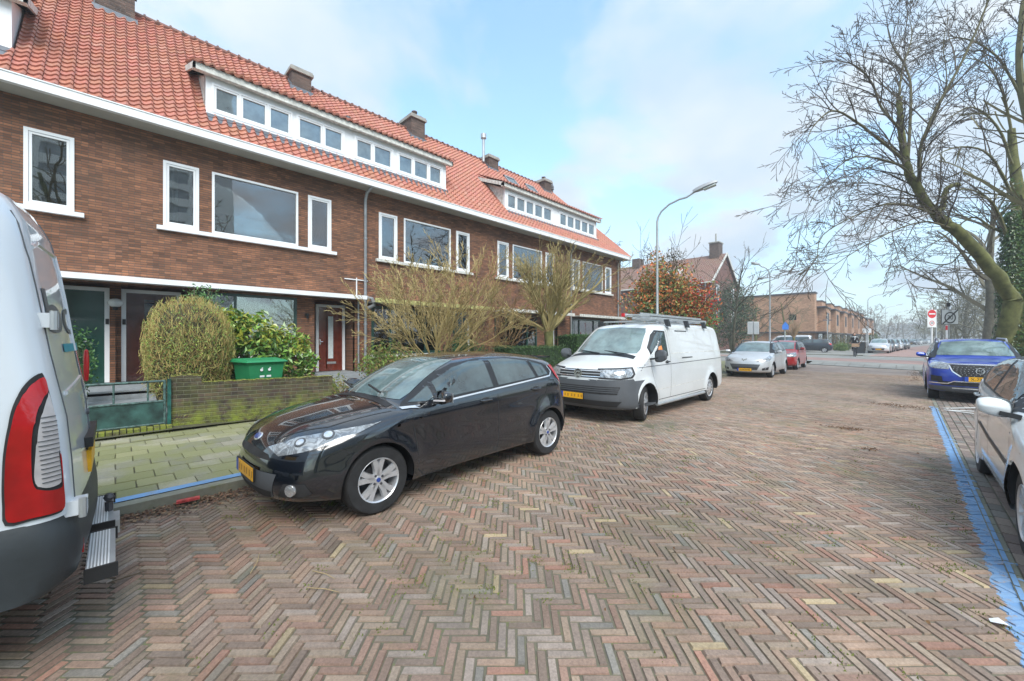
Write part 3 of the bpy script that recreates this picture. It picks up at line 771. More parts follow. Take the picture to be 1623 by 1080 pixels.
    tiles(m, (EX + .02, y0, EZ + .02), (0, 1, 0), UV, wid, exp, nu, nv, sk, rr)
    m.cur = 0
    rf = m.build('roof', 'roof_tile', H, fix=False, smooth=True, auto=35)
    m = MB(); ye = y1 if hi < 4 else HIPY - (EX - RX)
    # underlay, rear slope, hip slope
    xd = DX if any(a < (y0 + y1) / 2 < b for a, b in DORM) else EX
    if hi == 4: m.quad((EX, y0, EZ - .05), (RX, y0, RZ - .06), (RX, ye, RZ - .06), (EX, HIPY, EZ - .05))
    else: m.quad((EX, y0, EZ - .05), (RX, y0, RZ - .06), (RX, y1, RZ - .06), (EX, y1, EZ - .05))
    m.quad((RX, y0, RZ - .03), (-20.3, y0, EZ), (-20.3, y1 if hi < 4 else HIPY, EZ), (RX, ye, RZ - .03))
    if hi == 4: m.add([(EX, HIPY, EZ), (RX, ye, RZ), (-20.3, HIPY, EZ)], [(0, 1, 2)])
    m.build('roof_underlay', 'brick_brown', rf)
    m = MB(); yy = y0
    while yy < ye - .1:
        m.tube([(RX, yy, RZ + .0), (RX, yy + .30, RZ + .0)], [.115, .10], 8, col=(.20, .085, .06)); m.tube([(RX, yy, RZ + .01), (RX, yy + .05, RZ + .01)], .135, 8, col=(.16, .08, .06)); yy += .30
    if hi == 4:
        a = Vector((RX, ye, RZ)); b = Vector((EX, HIPY, EZ)); L_ = (b - a).length; nn = int(L_ / .3)
        for q in range(nn): m.tube([a.lerp(b, q / nn), a.lerp(b, (q + 1) / nn)], [.10, .11], 8, col=(.42, .14, .08))
    m.build('ridge_tiles', 'roof_tile', rf)
# chimneys
def chimney(H, ya, yb, top, xa=-15.9, xb=-16.9, pots=()):
    m = MB(); m.box(xb, xa, ya, yb, 10.0, top - .22)
    c = m.build('chimney', 'brick_chimney', H)
    m = MB(); m.box(xb - .07, xa + .07, ya - .07, yb + .07, top - .22, top - .12); m.box(xb - .04, xa + .04, ya - .04, yb + .04, top - .12, top - .05)
    m.build('cap', 'concrete', c)
    m = MB()
    for (px_, py_, hh) in pots:
        m.lathe([(.11, 0), (.10, hh), (.13, hh), (.13, hh + .05), (.06, hh + .05)], 10, (px_, py_, top - .06))
    if pots: m.build('chimney_pot', 'brick_chimney', c)
    m = MB(); z = roofz(xa) + .03
    m.box(xa - .02, xa + .03, ya - .06, yb + .06, z - .12, z + .12)
    for q in range(5):
        xx = xa - .1 * q; zz_ = roofz(xx); m.box(xx - .10, xx, ya - .025, ya - .008, zz_ - .05, zz_ + .24 - .02 * q)
    m.build('flashing', 'lead', c)
    return c
chimney(houses[0], -.40, .40, 12.3)
chimney(houses[1], 4.55, 5.22, 11.66, pots=((-16.2, 4.9, .02),))
chimney(houses[2], 9.5, 10.2, 11.92, pots=((-16.15, 9.8, .22), (-16.15, 10.05, .08), (-16.6, 9.7, .05)))
chimney(houses[3], 14.2, 14.9, 11.62, pots=((-16.2, 14.7, .06), (-16.6, 14.5, .05)))
chimney(houses[4], 18.85, 19.5, 11.66, pots=((-16.2, 19.1, .16),))
m = MB(); m.tube([(-16.05, 13.95, 11.1), (-16.05, 13.95, 12.35)], .07, 10); m.lathe([(.07, 0), (.15, .05), (.15, .28), (.05, .33)], 14, (-16.05, 13.95, 12.3)); m.build('flue_pipe', 'galvanised', houses[3])
m = MB(); m.tube([(-16.2, 19.95, 10.6), (-16.2, 19.95, 11.25)], .07, 8); m.lathe([(.06, 0), (.12, .06), (.09, .16), (.12, .2), (.05, .38), (0, .5)], 10, (-16.2, 19.95, 11.2)); m.build('roof_vent', 'steel_dark', houses[4])
m = MB(); m.tube([(-14.8, 6.15, 9.4), (-14.8, 6.15, 9.85)], .06, 8); m.lathe([(.1, 0), (.1, .1), (0, .14)], 10, (-14.8, 6.15, 9.8)); m.build('roof_vent', 'steel_dark', houses[2])
# dormers: one long box per pair of houses, each house owning its own half
def dormer(H, ya, yb, wins, left, right):
    m = MB(); x1 = DX; zt = DZ1
    # front with openings, cheeks, flat board strips
    holes = [(a, b, 7.66, 8.44) for g in wins for a, b in [(g[0] - .1, g[-1] + .1)]]
    wall_grid(m, ya, yb, DZ0 - .1, zt, holes, X=x1, depth=.08)
    for hgt, yy_ in ((1, ya), (0, yb)):
        if (left and yy_ == ya) or (right and yy_ == yb):
            m.add([(x1, yy_, DZ0 - .12), (x1, yy_, zt), (-14.8, yy_, zt + .46 * 1.65), (-14.8, yy_, roofz(-14.8) - .1)], [(0, 1, 2, 3)])
    d = m.build('dormer', 'white_paint', H)
    if left:
        m = MB(); m.add([(x1 - .1, ya - .012, DZ0 + .1), (x1 - .1, ya - .012, zt), (-14.85, ya - .012, zt + .46 * 1.7), (-14.85, ya - .012, roofz(-14.85))], [(0, 1, 2, 3)])
        m.build('cheek', 'weathered_white' if left != 2 else 'weathered_white', d, fix=False)
    m = MB(); a2, b2 = ya - (.28 if left else 0), yb + (.22 if right else 0)
    m.box(x1 + .05, x1 + .20, a2, b2, zt - .04, zt + .13)
    for yy_, cnd in ((a2, left), (b2 - .05, right)):
        if cnd:
            m.add([(x1 + .2, yy_, zt - .04), (x1 + .2, yy_, zt + .13), (-14.85, yy_, zt + .13 + .46 * 1.7), (-14.85, yy_, zt - .04 + .46 * 1.7),
                   (x1 + .2, yy_ + .05, zt - .04), (x1 + .2, yy_ + .05, zt + .13), (-14.85, yy_ + .05, zt + .13 + .46 * 1.7), (-14.85, yy_ + .05, zt - .04 + .46 * 1.7)],
                  [(0, 1, 2, 3), (7, 6, 5, 4), (0, 4, 5, 1), (0, 3, 7, 4), (1, 5, 6, 2), (2, 6, 7, 3)])
    m.build('fascia', 'weathered_white', d)
    m = MB(); V = Vector((-1, 0, .46)).normalized(); nu = round((b2 - a2) / .21)
    tiles(m, (x1 + .26, a2, zt + .15), (0, 1, 0), V, (b2 - a2) / nu, .205, nu, 10, None, random.Random(int(ya * 10) + 99))
    m.add([(x1 + .1, a2 + .01, zt + .10), (x1 + .1, b2 - .01, zt + .10), (-15, b2 - .01, zt + .10 + .46 * 1.95), (-15, a2 + .01, zt + .10 + .46 * 1.95)], [(0, 1, 2, 3)], col=(.2, .08, .05))
    m.build('dormer_roof', 'roof_tile', d, fix=False, smooth=True, auto=35)
    m = MB(); m.box(x1, x1 + .16, ya, yb, DZ0 - .12, DZ0 - .03); m.add([(x1 + .02, ya, DZ0 + .02), (x1 + .02, yb, DZ0 + .02), (x1 + .28, yb, roofz(x1 + .28) + .06), (x1 + .28, ya, roofz(x1 + .28) + .06)], [(0, 1, 2, 3)])
    m.build('flashing', 'lead', d)
    m = MB(); m.box(x1 - .02, x1 + .05, ya, yb, DZ0 - .02, DZ0 + .06); m.build('dormer_sill', 'white_paint', d)
    for g in wins:
        window(d, g[0] - .1, g[-1] + .1, 7.66, 8.44, X=x1, fw=.06, sash=1, mull=g[1:-1], pane='window_opaque')
dormer(houses[0], -5.7, -1.52, [[-5.2, -4.4, -3.6], [-3.3, -2.6, -1.95]], 0, 1)
dormer(houses[1], 1.69, 5.5, [[1.91, 2.45, 3.13, 3.68], [3.98, 4.67, 5.25]], 2, 0)
dormer(houses[2], 5.5, 9.42, [[5.77, 6.33, 7.0], [7.35, 7.92, 8.6, 9.15]], 0, 1)
dormer(houses[3], 12.73, 16.52, [[12.93, 13.48, 14.13, 14.77, 15.45, 16.1]], 2, 0)
dormer(houses[4], 16.52, 20.38, [[16.87, 17.45, 18.15, 18.8, 19.5, 20.12]], 0, 1)
# skylights
for ya, yb in ((15.05, 15.85), (16.75, 17.5)):
    m = MB(); n = Vector((UV.z, 0, -UV.x)); xa, xb = -14.95, -15.75
    H = houses[3 if ya < 17.25 and ya < 16.5 else 4]
    def P(x, y, h): return Vector((x, y, roofz(x))) + n * h
    for (xs_, ys_) in (((xa, xb), (ya, ya + .07)), ((xa, xb), (yb - .07, yb)), ((xa, xa - .07), (ya, yb)), ((xb + .07, xb), (ya, yb))):
        vs = [P(x, y, h) for h in (0, .14) for x, y in ((xs_[0], ys_[0]), (xs_[1], ys_[0]), (xs_[1], ys_[1]), (xs_[0], ys_[1]))]
        m.add(vs, [(0, 1, 2, 3), (4, 5, 6, 7), (0, 1, 5, 4), (1, 2, 6, 5), (2, 3, 7, 6), (3, 0, 4, 7)])
    sk = m.build('skylight', 'zinc', H); m = MB(); m.quad(P(xa - .05, ya + .05, .11), P(xb + .05, ya + .05, .11), P(xb + .05, yb - .05, .11), P(xa - .05, yb - .05, .11)); m.build('pane', 'window_opaque', sk, fix=False)
# canopies over the doors and bay windows
for hi, ya, yb, mat in ((0, -5.7, 0, 'white_paint'), (1, 0, 5.78, 'white_paint')):
    m = MB(); m.box(-13.9, -12.42, ya, yb, 2.89, 2.93); m.box(-12.44, -12.40, ya, yb, 2.86, 2.985); m.box(-13.0, -12.44, ya, yb, 2.955, 2.975)
    m.build('canopy', mat, houses[hi])
for hi in (2, 3, 4):
    y0 = BND[hi]; m = MB(); m.box(-13.1, -12.35, y0 + .3, y0 + 5.55, 2.80, 2.86)
    m.build('canopy', 'soffit', houses[hi])
    m = MB(); m.box(-12.355, -12.32, y0 + .28, y0 + 5.57, 2.79, 2.93); m.build('canopy_edge', 'moss_edge' if hi == 2 else 'weathered_white', houses[hi])
# ground-floor windows
window(houses[1], 1.5, 3.86, 1.15, 2.82, frame='dark_green_frame', pane='window_glass', fw=.075, sash=0, mull=(2.32,), proud=.0)
curtain(houses[1], 2.36, 3.82, 1.15, 2.82, X=-13.2, mat='blind_grey', amp=.012, per=.13, name='vertical_blind'); curtain(houses[1], 1.52, 2.28, 1.15, 2.82, X=-13.3, mat='curtain_white')

m = MB(); m.box(-13.1, -12.86, 1.4, 4.05, 1.06, 1.14); m.build('sill', 'weathered_white', houses[1])
for hi, pn in ((2, 0), (3, 1), (4, 0)):
    y0 = BND[hi]
    if pn: curtain(houses[hi], y0 + .5, y0 + 3.25, 1.05, 2.72, X=-13.25, mat='curtain_white')
    else: curtain(houses[hi], y0 + .5, y0 + .85, 1.05, 2.72, X=-13.25)
    window(houses[hi], y0 + .45, y0 + 3.3, 1.05, 2.72, frame='dark_green_frame', pane='window_glass', fw=.09, sash=0, mull=(y0 + 1.15, y0 + 2.6), proud=.02)
    m = MB(); m.box(-13.1, -12.86, y0 + .35, y0 + 3.45, .95, 1.04); m.build('sill', 'weathered_white', houses[hi])
m = MB(); m.box(-13.06, -13.045, 17.8, 20.4, 2.05, 2.62); m.build('roller_blind', 'blind_grey', houses[4])
window(houses[0], -5.3, -2.0, 1.1, 2.86, frame='dark_green_frame', pane='dark_glass', fw=.08, sash=0, mull=(-4,), proud=0)
# doors
def door(H, ya, yb, za, zb, X, mat, style):
    m = MB(); t = .085
    m.box(X, X + .07, ya, ya + t, za, zb); m.box(X, X + .07, yb - t, yb, za, zb); m.box(X, X + .07, ya + t, yb - t, zb - t, zb)
    fr_ = m.build('door_frame', 'white_frame', H)
    m = MB(); m.box(X, X + .075, ya - .002, ya + t + .002, za - .16 if style != 'red' else za - .1, za + .02); m.box(X, X + .075, yb - t - .002, yb + .002, za - .16 if style != 'red' else za - .1, za + .02); m.build('plinth_block', 'bluestone', fr_)
    a, b, c, d = ya + t, yb - t, za + .01, zb - t
    m = MB(); m.box(X + .005, X + .035, a, b, c, d)
    def panel(a, b, c, d, dd=.018):
        for k_ in range(3):
            e = .028 * k_; m.box(X + .035, X + .035 + dd * (1 - k_ * .3), a + e, a + e + .018, c + e, d - e); m.box(X + .035, X + .035 + dd * (1 - k_ * .3), b - e - .018, b - e, c + e, d - e)
            m.box(X + .035, X + .035 + dd * (1 - k_ * .3), a + e + .018, b - e - .018, c + e, c + e + .018); m.box(X + .035, X + .035 + dd * (1 - k_ * .3), a + e + .018, b - e - .018, d - e - .018, d - e)
    if style == 'green': panel(a + .12, b - .13, c + .98, d - .12); panel(a + .12, b - .13, c + .22, c + .86)
    elif style == 'dark': panel(a + .14, b - .40, c + .25, d - .2, .01); m.box(X + .035, X + .05, b - .42, b - .30, c + .5, d - .12); m.box(X + .035, X + .05, a + .02, b, c + .12, c + .16)
    else:
        for q in range(3): m.box(X + .035, X + .05, a + .25 - q * .004, a + .27, c + .1, d - .05)
        m.box(X + .035, X + .045, a + .52, a + .54, c + .1, d - .05); m.box(X + .03, X + .06, a, b, c + .01, c + .05)
    dr = m.build('door', {'green': 'green_door', 'dark': 'mahogany', 'red': 'red_door'}[style], H)
    m = MB()
    if style == 'red':
        m.box(X + .03, X + .045, a + .31, a + .47, c + .42, d - .30); m.build('door_glass', 'curtain_white', dr)
        m = MB(); m.box(X + .035, X + .05, a + .26, a + .56, c + .24, c + .31); m.build('letter_slot', 'galvanised', dr)
        m = MB(); m.tube([(X + .09, a + .04, c + .98), (X + .09, a + .13, c + .98)], .012, 8); m.box(X + .035, X + .05, a + .03, a + .07, c + .88, c + 1.06); m.build('handle', 'chrome', dr)
    elif style == 'dark':
        m.box(X + .03, X + .042, b - .62, b - .44, c + .55, d - .15); m.build('door_glass', 'dark_glass', dr)
        m = MB(); m.box(X + .035, X + .05, a + .40, a + .6, c + .42, c + .49); m.build('letter_slot', 'galvanised', dr)
    else:
        m.lathe([(0, .03), (.03, .03), (.03, 0)], 12, (X + .05, a + .35, c + 1.0), axis='x'); m.build('handle', 'chrome', dr)
    return dr
door(houses[0], -.93, -.10, .52, 2.80, -13.62, 'green_door', 'green')
door(houses[1], .10, 1.22, .52, 2.80, -13.62, 'mahogany', 'dark')
door(houses[1], 4.62, 5.56, .50, 2.72, -13.7, 'red_door', 'red')
for hi in (2, 3, 4): door(houses[hi], BND[hi] + 3.95, BND[hi] + 4.9, .45, 2.7, -13.25, 'green_door', 'green')
# pillar between the two front doors, with the globe lamp; door bells
m = MB(); m.box(-13.7, -13.52, -.10, .10, .5, 2.88); m.build('pillar', 'brick_facade', houses[0])
m = MB(); m.lathe([(.0, -.10), (.08, -.09), (.135, -.03), (.14, .02), (.11, .075), (.05, .10), (0, .105)], 20, (-13.38, .0, 2.44)); gl = m.build('wall_lamp', 'lamp_globe', houses[0], smooth=True)
m = MB(); m.lathe([(.045, 0), (.05, .07), (.02, .08)], 12, (-13.38, 0, 2.27)); m.box(-13.52, -13.38, -.02, .02, 2.28, 2.31); m.build('lamp_bracket', 'black_plastic', gl)
m = MB(); m.box(-13.56, -13.53, -.17, -.11, 1.93, 2.06); m.build('door_bell', 'black_plastic', houses[0])
m = MB(); m.box(-13.56, -13.53, .12, .18, 1.93, 2.06); m.build('door_bell', 'black_plastic', houses[1])
m = MB(); m.box(-13.0, -12.93, 4.08, 4.18, 2.28, 2.36); m.lathe([(.03, 0), (.045, .16), (0, .16)], 10, (-12.9, 4.13, 2.2)); m.build('wall_light', 'black_plastic', houses[1])
m = MB(); m.box(-13.69, -13.68, 5.64, 5.72, 2.3, 2.45); m.build('house_number', 'white_paint', houses[1])
# downpipes
def pipe(H, y, z0, z1, r_=.045, x=-12.9, swan=True, mat='zinc'):
    m = MB(); pts = [(x, y, z0), (x, y, z1 - (.35 if swan else 0))]
    if swan: pts += [(x + .12, y + .0, z1 - .12), (EX + .0, y + .05, z1 + .02)]
    m.tube(pts, r_, 10)
    z = z0 + .3
    while z < z1 - .4: m.lathe([(r_ * 1.25, 0), (r_ * 1.25, .05)], 10, (x, y, z)); z += 1.45
    return m.build('downpipe', mat, H, smooth=True)
pipe(houses[1], 5.93 - .22 + .0, .3, 2.88, .03, swan=False)
pipe(houses[2], 5.95, .3, 6.6, .05); pipe(houses[4], 17.52, .3, 6.6, .045); pipe(houses[4], 22.5, .3, 6.6, .045)
m = MB(); m.tube([(-12.85, 5.95, 2.98), (-12.62, 6.05, 2.92), (-12.62, 6.14, 2.72), (-12.8, 6.0, 2.62)], .06, 10); m.build('drain_elbow', 'zinc', houses[2], smooth=True)
m = MB(); m.box(-12.99, -12.96, 5.28, 6.06, 3.54, 3.57); m.box(-12.985, -12.955, 5.66, 5.69, 2.98, 3.62); m.build('conduit', 'white_paint', houses[1])
# --- brown gabled house across the side street
def gable_house():
    X, Y = -17.4, 53.0; H = thing('gabled_house', 'brown brick house with a steep tiled gable roof beyond the side street', 'house', (X, Y, 0))
    E_, RD = 9.05, 13.2; L_, W_ = 26.0, 11.0
    wins = [(-3.7 - .0, -1.2, 7.0, 8.7), (-3.7, -1.2, 4.1, 5.8), (-10, -7.2, 7.0, 8.7), (-10, -7.2, 4.1, 5.8), (-6.0, -5.0, 7.0, 8.7), (-15, -12.5, 7, 8.7)]
    m = MB(); wall_grid(m, X - L_, X, 0, E_, [(X + a, X + b, c, d) for a, b, c, d in wins], X=Y, axis='y')
    gw = [(Y + 2.0, Y + 3.1, 6.6, 8.7), (Y + 2.0, Y + 3.1, 3.4, 5.4), (Y + 8.3, Y + 9.4, 7.0, 8.7), (Y + 8.3, Y + 9.4, 4.0, 5.4)]
    wall_grid(m, Y, Y + W_, 0, E_, gw, X=X); m.add([(X, Y, E_), (X, Y + W_, E_), (X, Y + W_ / 2, RD)], [(0, 1, 2)])
    m.quad((X - L_, Y, 0), (X - L_, Y + W_, 0), (X - L_, Y + W_, E_), (X - L_, Y, E_)); m.build('wall', 'brick_brown', H)
    for a, b, c, d in wins: window(H, X + a, X + b, c, d, X=Y, axis='y', fw=.14, sash=0, pane='window_opaque', mull=(X + b - .9,) if b - a > 2 else (), proud=.05)
    for a, b, c, d in gw: window(H, a, b, c, d, X=X, fw=.12, sash=0, proud=.05, pane='window_opaque')
    m = MB(); rr = random.Random(3); sl = math.hypot(W_ / 2 + .4, RD - E_ + .3); V = Vector((0, W_ / 2 + .4, RD - E_ + .3)).normalized()
    nv = int(sl / .36); tiles(m, (X - L_, Y - .4, E_ - .25), (1, 0, 0), V, .27, sl / nv, int((L_ + .3) / .27), nv, None, rr, base=(.27, .165, .125))
    m.quad((X - L_, Y + W_ / 2, RD), (X + .3, Y + W_ / 2, RD), (X + .3, Y + W_ + .4, E_ - .25), (X - L_, Y + W_ + .4, E_ - .25), col=(.2, .1, .08))
    m.quad((X - L_, Y - .4, E_ - .3), (X + .3, Y - .4, E_ - .3), (X + .3, Y + W_ / 2, RD - .05), (X - L_, Y + W_ / 2, RD - .05), col=(.2, .1, .08))
    rf = m.build('roof', 'roof_tile', H, fix=False)
    m = MB(); m.bar((X + .3, Y - .4, E_ - .32), (X + .3, Y + W_ / 2, RD), .08, .3); m.bar((X + .3, Y + W_ + .4, E_ - .32), (X + .3, Y + W_ / 2, RD), .08, .3); m.box(X - L_, X + .3, Y - .55, Y - .4, E_ - .38, E_ - .22)
    m.build('verge_board', 'weathered_white', H)
    m = MB(); m.box(X - 1.7, X - .5, Y + 4.6, Y + 6.2, RD - 1, RD + 1.5); c = m.build('chimney', 'brick_chimney', rf)
    m = MB(); m.box(X - 1.8, X - .4, Y + 4.5, Y + 6.3, RD + 1.5, RD + 1.65); m.tube([(X - 1.1, Y + 5.4, RD + 1.6), (X - 1.1, Y + 5.4, RD + 2.9)], .1, 8); m.build('cap', 'concrete', c)
    m = MB(); m.box(X - 13.2, X - 12, Y + 4.6, Y + 6.2, RD - 1, RD + 1.0); m.build('chimney', 'brick_chimney', rf)
    k_ = (RD - E_ + .3) / (W_ / 2 + .4); n_ = Vector((0, -k_, 1)).normalized()
    m = MB()
    y_a, y_b = Y + 1.9, Y + 2.9
    for f_, mt in ((.12, 0),):
        m.add([Vector((x, y, E_ - .25 + (y - Y + .4) * k_)) + n_ * h for h in (0, f_) for x, y in ((X - 6.6, y_a), (X - 4.6, y_a), (X - 4.6, y_b), (X - 6.6, y_b))], [(0, 1, 2, 3), (4, 5, 6, 7), (0, 1, 5, 4), (1, 2, 6, 5), (2, 3, 7, 6), (3, 0, 4, 7)])
    m.build('skylight', 'white_frame', rf)
    m = MB(); m.tube([(X - .6, Y - .12, 0), (X - .6, Y - .12, E_ - .3)], .07, 8); m.build('downpipe', 'weathered_white', H)
gable_house()
# --- row of flat-roofed orange brick houses further along
def orange_house(i, X, Y, first):
    H = thing('flat_roofed_house', ('end house' if first else '') + '' or 'x', 'house', (X, Y, 0), group='flat-roofed orange brick houses')
    return H
ordn = ['nearest', 'second', 'third', 'fourth', 'fifth', 'sixth', 'seventh', 'eighth']
ox, oy, pitch = -8.6, 66.0, 7.4
for i in range(8):
    Y = oy + i * pitch; X = ox + i * .35
    H = thing('flat_roofed_house', f'{ordn[i]} of the flat-roofed orange brick houses stepping away along the far street' if i else 'large windowless orange brick end wall and first house of the stepped row', 'house', (X, Y, 0), group='flat-roofed orange brick houses')
    m = MB()
    if i == 0:
        EH = H; wall_grid(m, X - 17, X, 2.6, 7.75, [(X - 2.9, X - 2.0, 4.2, 5.0)], X=Y, axis='y'); m.quad((X, Y, 0), (X, Y + 1.6, 0), (X, Y + 1.6, 7.75), (X, Y, 7.75)); m.quad((X, Y + 1.6, 5.5), (X - 17, Y + 1.6, 5.5), (X - 17, Y + 1.6, 7.75), (X, Y + 1.6, 7.75)); m.quad((X - 17, Y, 7.75), (X, Y, 7.75), (X, Y + 1.6, 7.75), (X - 17, Y + 1.6, 7.75))
        m.quad((X - 17, Y + .3, 0), (X, Y + .3, 0), (X, Y + .3, 2.6), (X - 17, Y + .3, 2.6))
    y2 = Y + pitch
    # protruding front block and set-back upper storey
    wall_grid(m, Y + 2.6, y2, 2.5, 5.9, [(Y + 3.6, Y + 5.6, 3.6, 5.3)], X=X + .9)
    m.quad((X, Y + 1.6, 0), (X, Y + 2.6, 0), (X, Y + 2.6, 5.9), (X, Y + 1.6, 5.9)); m.quad((X, Y + 2.6, 2.5), (X + .9, Y + 2.6, 2.5), (X + .9, Y + 2.6, 5.9), (X, Y + 2.6, 5.9)); m.quad((X, y2, 2.5), (X + .9, y2, 2.5), (X + .9, y2, 5.9), (X, y2, 5.9))
    m.quad((X - 9, Y + 1.6, 5.9), (X + .9, Y + 1.6, 5.9), (X + .9, y2 + 1.6, 5.9), (X - 9, y2 + 1.6, 5.9))
    m.quad((X - .9, Y + 3.6, 5.9), (X - .9, y2 + .3, 5.9), (X - .9, y2 + .3, 7.45), (X - .9, Y + 3.6, 7.45)); m.quad((X - 8, Y + 3.6, 5.9), (X - .9, Y + 3.6, 5.9), (X - .9, Y + 3.6, 7.45), (X - 8, Y + 3.6, 7.45)); m.quad((X - 8, y2 + .3, 5.9), (X - .9, y2 + .3, 5.9), (X - .9, y2 + .3, 7.45), (X - 8, y2 + .3, 7.45)); m.quad((X - 8, Y + 3.6, 7.45), (X - .9, Y + 3.6, 7.45), (X - .9, y2 + .3, 7.45), (X - 8, y2 + .3, 7.45))
    m.build('wall', 'brick_orange', H, fix=False)
    m = MB(); m.box(X - .05, X + 1.0, Y + 1.6, y2 + .02, 5.9, 6.08); m.box(X - 8.1, X - .8, Y + 3.5, y2 + .4, 7.45, 7.6)
    if i == 0: m.box(X - 17, X + .1, Y - .1, Y + 1.7, 7.75, 7.95); m.box(X - 17, X + 1.2, Y - .1, Y + 1.7, 2.45, 2.62)
    m.box(X - .5, X + 1.3, Y + 1.7, y2, 2.35, 2.52)
    m.build('parapet', 'steel_dark', H)
    window(H, Y + 3.6, Y + 5.6, 3.6, 5.3, X=X + .9, fw=.12, sash=0, mull=(Y + 4.6,), frame='grey_plastic', pane='window_opaque')
    m = MB(); m.box(X - .6, X - .5, Y + 1.7, y2, .15, 2.4); g = m.build('garage_front', 'room_dark', H)
    m = MB(); m.box(X - .5, X - .4, Y + 2.4, Y + 3.3, .15, 2.3); m.box(X - .5, X - .4, Y + 5, Y + 5.5, .15, 2.3); m.build('door', 'weathered_white', H)
m = MB(); m.box(ox - 2.95, ox - 1.95, oy + .04, oy + .10, 4.2, 5.0); m.build('window', 'dark_glass', EH)
# --- tower block behind the photographer, seen in the window panes
H = thing('tower_block', 'pale concrete tower block reflected in the upstairs windows', 'building', (70, 0, 0))
m = MB(); m.box(70.3, 84, -40, 16.5, 0, 52)
m.build('wall', 'tower_glass', H)
m = MB()
for k_ in range(18): m.box(69.6, 70.3, -40, 16.5, 2.9 * k_ + .6, 2.9 * k_ + 1.75)
for k_ in range(10): m.box(69.5, 70.35, -40 + 6.2 * k_, -40 + 6.2 * k_ + .6, 0, 52)
m.box(69.4, 84.2, 11.5, 16.7, 0, 53)
m.build('balcony_bands', 'tower_concrete', H)
# ================================================================ VEHICLES
from mathutils.interpolate import poly_3d_calc
def cr_closed(pts, n):
    P = [Vector((a, 0, b)) for a, b in pts]; N = len(P); out = []
    seg = []
    for i in range(N):
        p0, p1, p2, p3 = P[i - 1], P[i], P[(i + 1) % N], P[(i + 2) % N]
        for k_ in range(12):
            t = k_ / 12; d01 = max(1e-3, (p1 - p0).length) ** .5; d12 = max(1e-3, (p2 - p1).length) ** .5; d23 = max(1e-3, (p3 - p2).length) ** .5
            m1 = (p2 - p1) + d12 * ((p1 - p0) / d01 - (p2 - p0) / (d01 + d12)); m2 = (p2 - p1) + d12 * ((p3 - p2) / d23 - (p3 - p1) / (d12 + d23))
            a = 2 * (p1 - p2) + m1 + m2; b = -3 * (p1 - p2) - 2 * m1 - m2
            seg.append(a * t ** 3 + b * t * t + m1 * t + p1)
    L = [0]
    for a, b in zip(seg, seg[1:] + seg[:1]): L.append(L[-1] + (b - a).length)
    j = 0
    for k_ in range(n):
        s = L[-1] * k_ / n
        while L[j + 1] < s: j += 1
        f = (s - L[j]) / max(1e-9, L[j + 1] - L[j]); out.append(seg[j].lerp(seg[(j + 1) % len(seg)], f))
    return [(v.x, v.z) for v in out]
def lerpf(pts, x):
    if x <= pts[0][0]: return pts[0][1]
    for (a, ya), (b, yb) in zip(pts, pts[1:]):
        if x <= b: return ya + (yb - ya) * (x - a) / (b - a)
    return pts[-1][1]
